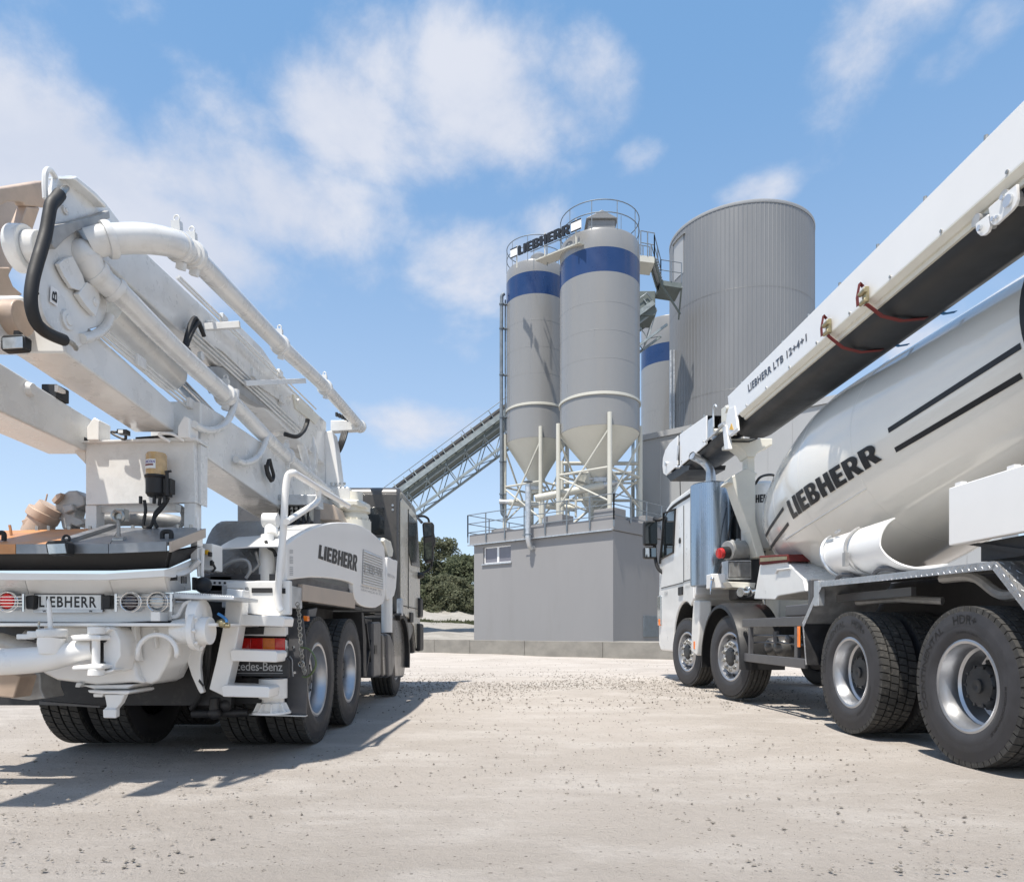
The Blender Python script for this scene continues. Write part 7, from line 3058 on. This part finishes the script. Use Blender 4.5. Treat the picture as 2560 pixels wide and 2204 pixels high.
# beige second knuckle beyond it
XL = -2.72
m = MB()
px_([(-120, 478), (0, 470), (108, 452), (128, 470), (112, 520), (103, 518), (66, 516), (60, 508), (48, 505), (22, 505), (0, 515), (-120, 540)], XL, .06, m)
part('knuckle_arch', m, 'rust_pale', bevel=.01, label='beige upper arch of the rear boom knuckle')
m = MB()
px_([(68, 516), (102, 519), (84, 572), (78, 600), (74, 640), (70, 682), (58, 665), (46, 630), (40, 600), (44, 575)], XL, .06, m)
part('knuckle_leg', m, 'rust_pale', bevel=.01)
m = MB()
c = wx(62, 622, XL)
m.cyl(c + Vector((-.05, 0, 0)), c + Vector((.03, 0, 0)), .125, n=32)
m.cyl(c + Vector((.03, 0, 0)), c + Vector((.10, 0, 0)), .095, n=32)
part('knuckle_boss', m, 'boom_white', bevel=.008)
m = MB()
px_([(-120, 500), (0, 500), (70, 500), (60, 560), (44, 610), (40, 650), (20, 690), (-120, 690)], XL - .45, .04, m)
part('knuckle_back', m, 'rust_pale')
m = MB()
px_([(-120, 668), (0, 668), (28, 668), (24, 690), (34, 715), (60, 737), (30, 745), (-120, 745)], XL, .06, m)
part('knuckle_tongue', m, 'rust_pale', bevel=.01)
m = MB()
px_([(-120, 742), (0, 742), (60, 738), (82, 770), (104, 802), (140, 832), (190, 872), (170, 886), (120, 890), (40, 884), (-20, 868), (-120, 850)], -2.50, .16, m)
part('boom_end', m, 'boom_white', bevel=.02)
m = MB()
c = wx(24, 795, -2.50)
m.cyl(c - Vector((.02, 0, 0)), c + Vector((.07, 0, 0)), .085, n=28)
part('boom_end_pin', m, 'rust_pale', bevel=.008)
# work lamp at the boom end
m = MB()
py_([(1, 842), (8, 836), (56, 834), (64, 841), (63, 868), (57, 873), (6, 877), (0, 871)], 3.34, .05, m)
wl = part('work_lamp', m, 'black_plastic', bevel=.012)
m = MB()
py_([(5, 844), (56, 840), (56, 869), (6, 872)], 3.332, .007, m)
part('lamp_lens', m, 'lamp_glass', wl, bevel=.003)
m = MB()
py_([(34, 826), (46, 826), (47, 836), (33, 836)], 3.38, .03, m)
part('lamp_bracket', m, 'black_plastic', wl)
# eye bolt in the far left arm, and its stop block
c = wx(73, 973, -2.905)
m = MB()
m.cyl(c - Vector((.01, 0, 0)), c + Vector((.03, 0, 0)), .045, .035, n=20)
part('arm_eye', m, 'boom_white', bevel=.004)
m = MB()
c = wx(158, 985, -2.905)
m.cbox(c + Vector((-.05, 0, 0)), (.10, .13, .09))
part('stop_block', m, 'black_rubber', bevel=.008)
m = MB()
px_([(145, 962), (164, 976), (164, 984), (145, 978)], -2.60, .02, m)
part('stop_plate', m, 'white_paint')

# ---- dark grey cab
ya, yz_ = 9.62, 11.75
xl_, xr_ = 2 * XC - XR, XR
def cz(py):
    return wy(0, py, ya).z
zt_, zb2 = cz(1213), cz(1535)
prof = [(ya, zb2), (ya, zt_ - .10), (ya + .05, zt_ - .02), (ya + .15, zt_), (11.2, zt_), (11.45, zt_ - .10), (11.72, zt_ - .9), (11.76, zb2 + .15), (11.76, .62), (11.66, .52), (11.2, .52), (11.02, .85), (10.7, 1.07)]
m = MB()
prof2 = [(a, b) for a, b in prof[:-1]] + [(9.75 + .66 * math.cos(R_(a)), .50 + .62 * math.sin(R_(a))) for a in range(10, 78, 8)] + [(9.82, zb2)]
m.prism(prof2, 'x', xl_, xr_ - .02)
cab2 = part('cab', m, 'cab_grey', bevel=.05)
m = MB()
m.prism([(ya + .06, zb2 + .02), (ya + .06, zt_ - .2), (ya + .2, zt_ - .14), (11.15, zt_ - .14), (11.38, zt_ - .22), (11.66, zt_ - .92), (11.70, zb2 + .2), (11.70, .66), (11.25, .6), (11.0, .95), (10.4, 1.08)], 'x', xr_ - .021, xr_ - .005)
part('cab_side', m, 'cab_beige_reflection', cab2, bevel=.006)  # same grey as the cab, reflected beige light painted on
m = MB()
a, b = wx(1026, 1266, xr_), wx(1045, 1410, xr_)
m.prism([(10.35, zt_ - .26), (11.25, zt_ - .26), (11.60, zt_ - .95), (10.65, zt_ - 1.0), (10.35, zt_ - .82)], 'x', xr_ - .004, xr_ + .006)
part('side_window', m, 'side_glass', cab2, smooth=0)
m = MB()
a, b = wy(800, 1268, ya), wy(961, 1336, ya)
m.box(-2.9, b.x, ya - .012, ya + .01, b.z, a.z)
rw = part('rear_window', m, 'glass_dark', cab2, bevel=.006)
m = MB()
m.box(-3.4, b.x + .17, ya - .004, ya + .01, zb2 + .3, zt_ - .12)
part('rear_panel', m, 'cab_grey', cab2, bevel=.004)
m = MB()
for px, py in ((982, 1263), (982, 1274)):
    m = MB()
    c = wy(px, py, ya)
    m.cyl((c.x, ya - .012, c.z), (c.x, ya + .01, c.z), .016, n=12)
    part('panel_screw', m, 'chrome', cab2)
m = MB()
m.box(xr_ - .01, xr_ + .004, 10.34, 10.352, zb2 + .1, zt_ - .2)
m.box(xr_ - .01, xr_ + .004, 9.8, 11.6, zb2 + .12, zb2 + .132)
part('door_seam', m, 'black_rubber', cab2)
m = MB()
m.box(xr_ - .01, xr_ + .02, 10.45, 10.75, zb2 - .1, zb2 + .05)
part('door_handle', m, 'black_plastic', cab2, bevel=.01)
m = MB()
m.box(xr_ - .06, xr_ + .02, ya + .0, ya + .12, zb2 - .02, zb2 + .22)
part('cab_corner', m, 'galvanised', bevel=.02)
m = MB()
m.tube([(xr_ - .06, ya + .25, zt_ - .03), (xr_ - .05, 11.1, zt_ - .05), (xr_ - .05, 11.4, zt_ - .14)], .03, 8)
part('drip_rail', m, 'black_rubber')
m = MB()
m.prism([(9.75 + .70 * math.cos(R_(a)), .50 + .64 * math.sin(R_(a))) for a in range(-15, 120, 9)] + [(9.75 + .60 * math.cos(R_(a)), .50 + .56 * math.sin(R_(a))) for a in range(111, -16, -9)], 'x', xr_ - .35, xr_ + .01)
part('wheel_arch', m, 'black_plastic', bevel=.008)
m = MB()
m.box(xr_ - .03, xr_ + .05, 11.3, 11.74, .55, 1.0)
m.box(xr_ - .03, xr_ + .04, 11.4, 11.76, 1.1, 1.42)
part('corner_bumper', m, 'black_plastic', bevel=.03)
# mirrors on curved arms
Ym = 11.55
m = MB()
py_([(1055, 1309), (1060, 1304), (1080, 1304), (1084, 1310), (1084, 1330), (1088, 1350), (1086, 1362), (1083, 1366), (1083, 1400), (1078, 1404), (1064, 1407), (1060, 1400), (1058, 1350)], Ym, .12, m)
mh = part('mirror_housing', m, 'black_plastic', bevel=.02)
m = MB()
py_([(1061, 1358), (1079, 1354), (1079, 1396), (1063, 1399)], Ym - .006, .008, m)
part('mirror_glass', m, 'mirror_reflection', mh, smooth=0)
m = MB()
py_([(1060, 1311), (1079, 1309), (1080, 1338), (1061, 1341)], Ym - .006, .008, m)
part('mirror_glass', m, 'glass_dark', mh, smooth=0)
m = MB()
m.tube([wy(1028, 1288, 11.4), wy(1048, 1290, 11.5), wy(1060, 1290, 11.55), wy(1070, 1296, 11.58), wy(1073, 1306, 11.6)], .02, 8)
m.tube([wy(1080, 1400, 11.6), wy(1079, 1415, 11.6), wy(1070, 1426, 11.58), wy(1052, 1432, 11.5), wy(1036, 1432, 11.4)], .018, 8)
part('mirror_arm', m, 'black_plastic')
m = MB()
m.ball(wy(1046, 1438, 11.45), .10, 10, (1, .9, .55))
part('kerb_mirror', m, 'black_plastic')
m = MB()
m.hexa([wy(1024, 1275, 11.2), wy(1030, 1275, 11.3), wy(1056, 1302, 11.5), wy(1050, 1306, 11.45)] + [p + Vector((0, .15, .0)) for p in (wy(1024, 1275, 11.2), wy(1030, 1275, 11.3), wy(1056, 1302, 11.5), wy(1050, 1306, 11.45))])
part('sun_visor', m, 'dark_grey_paint')
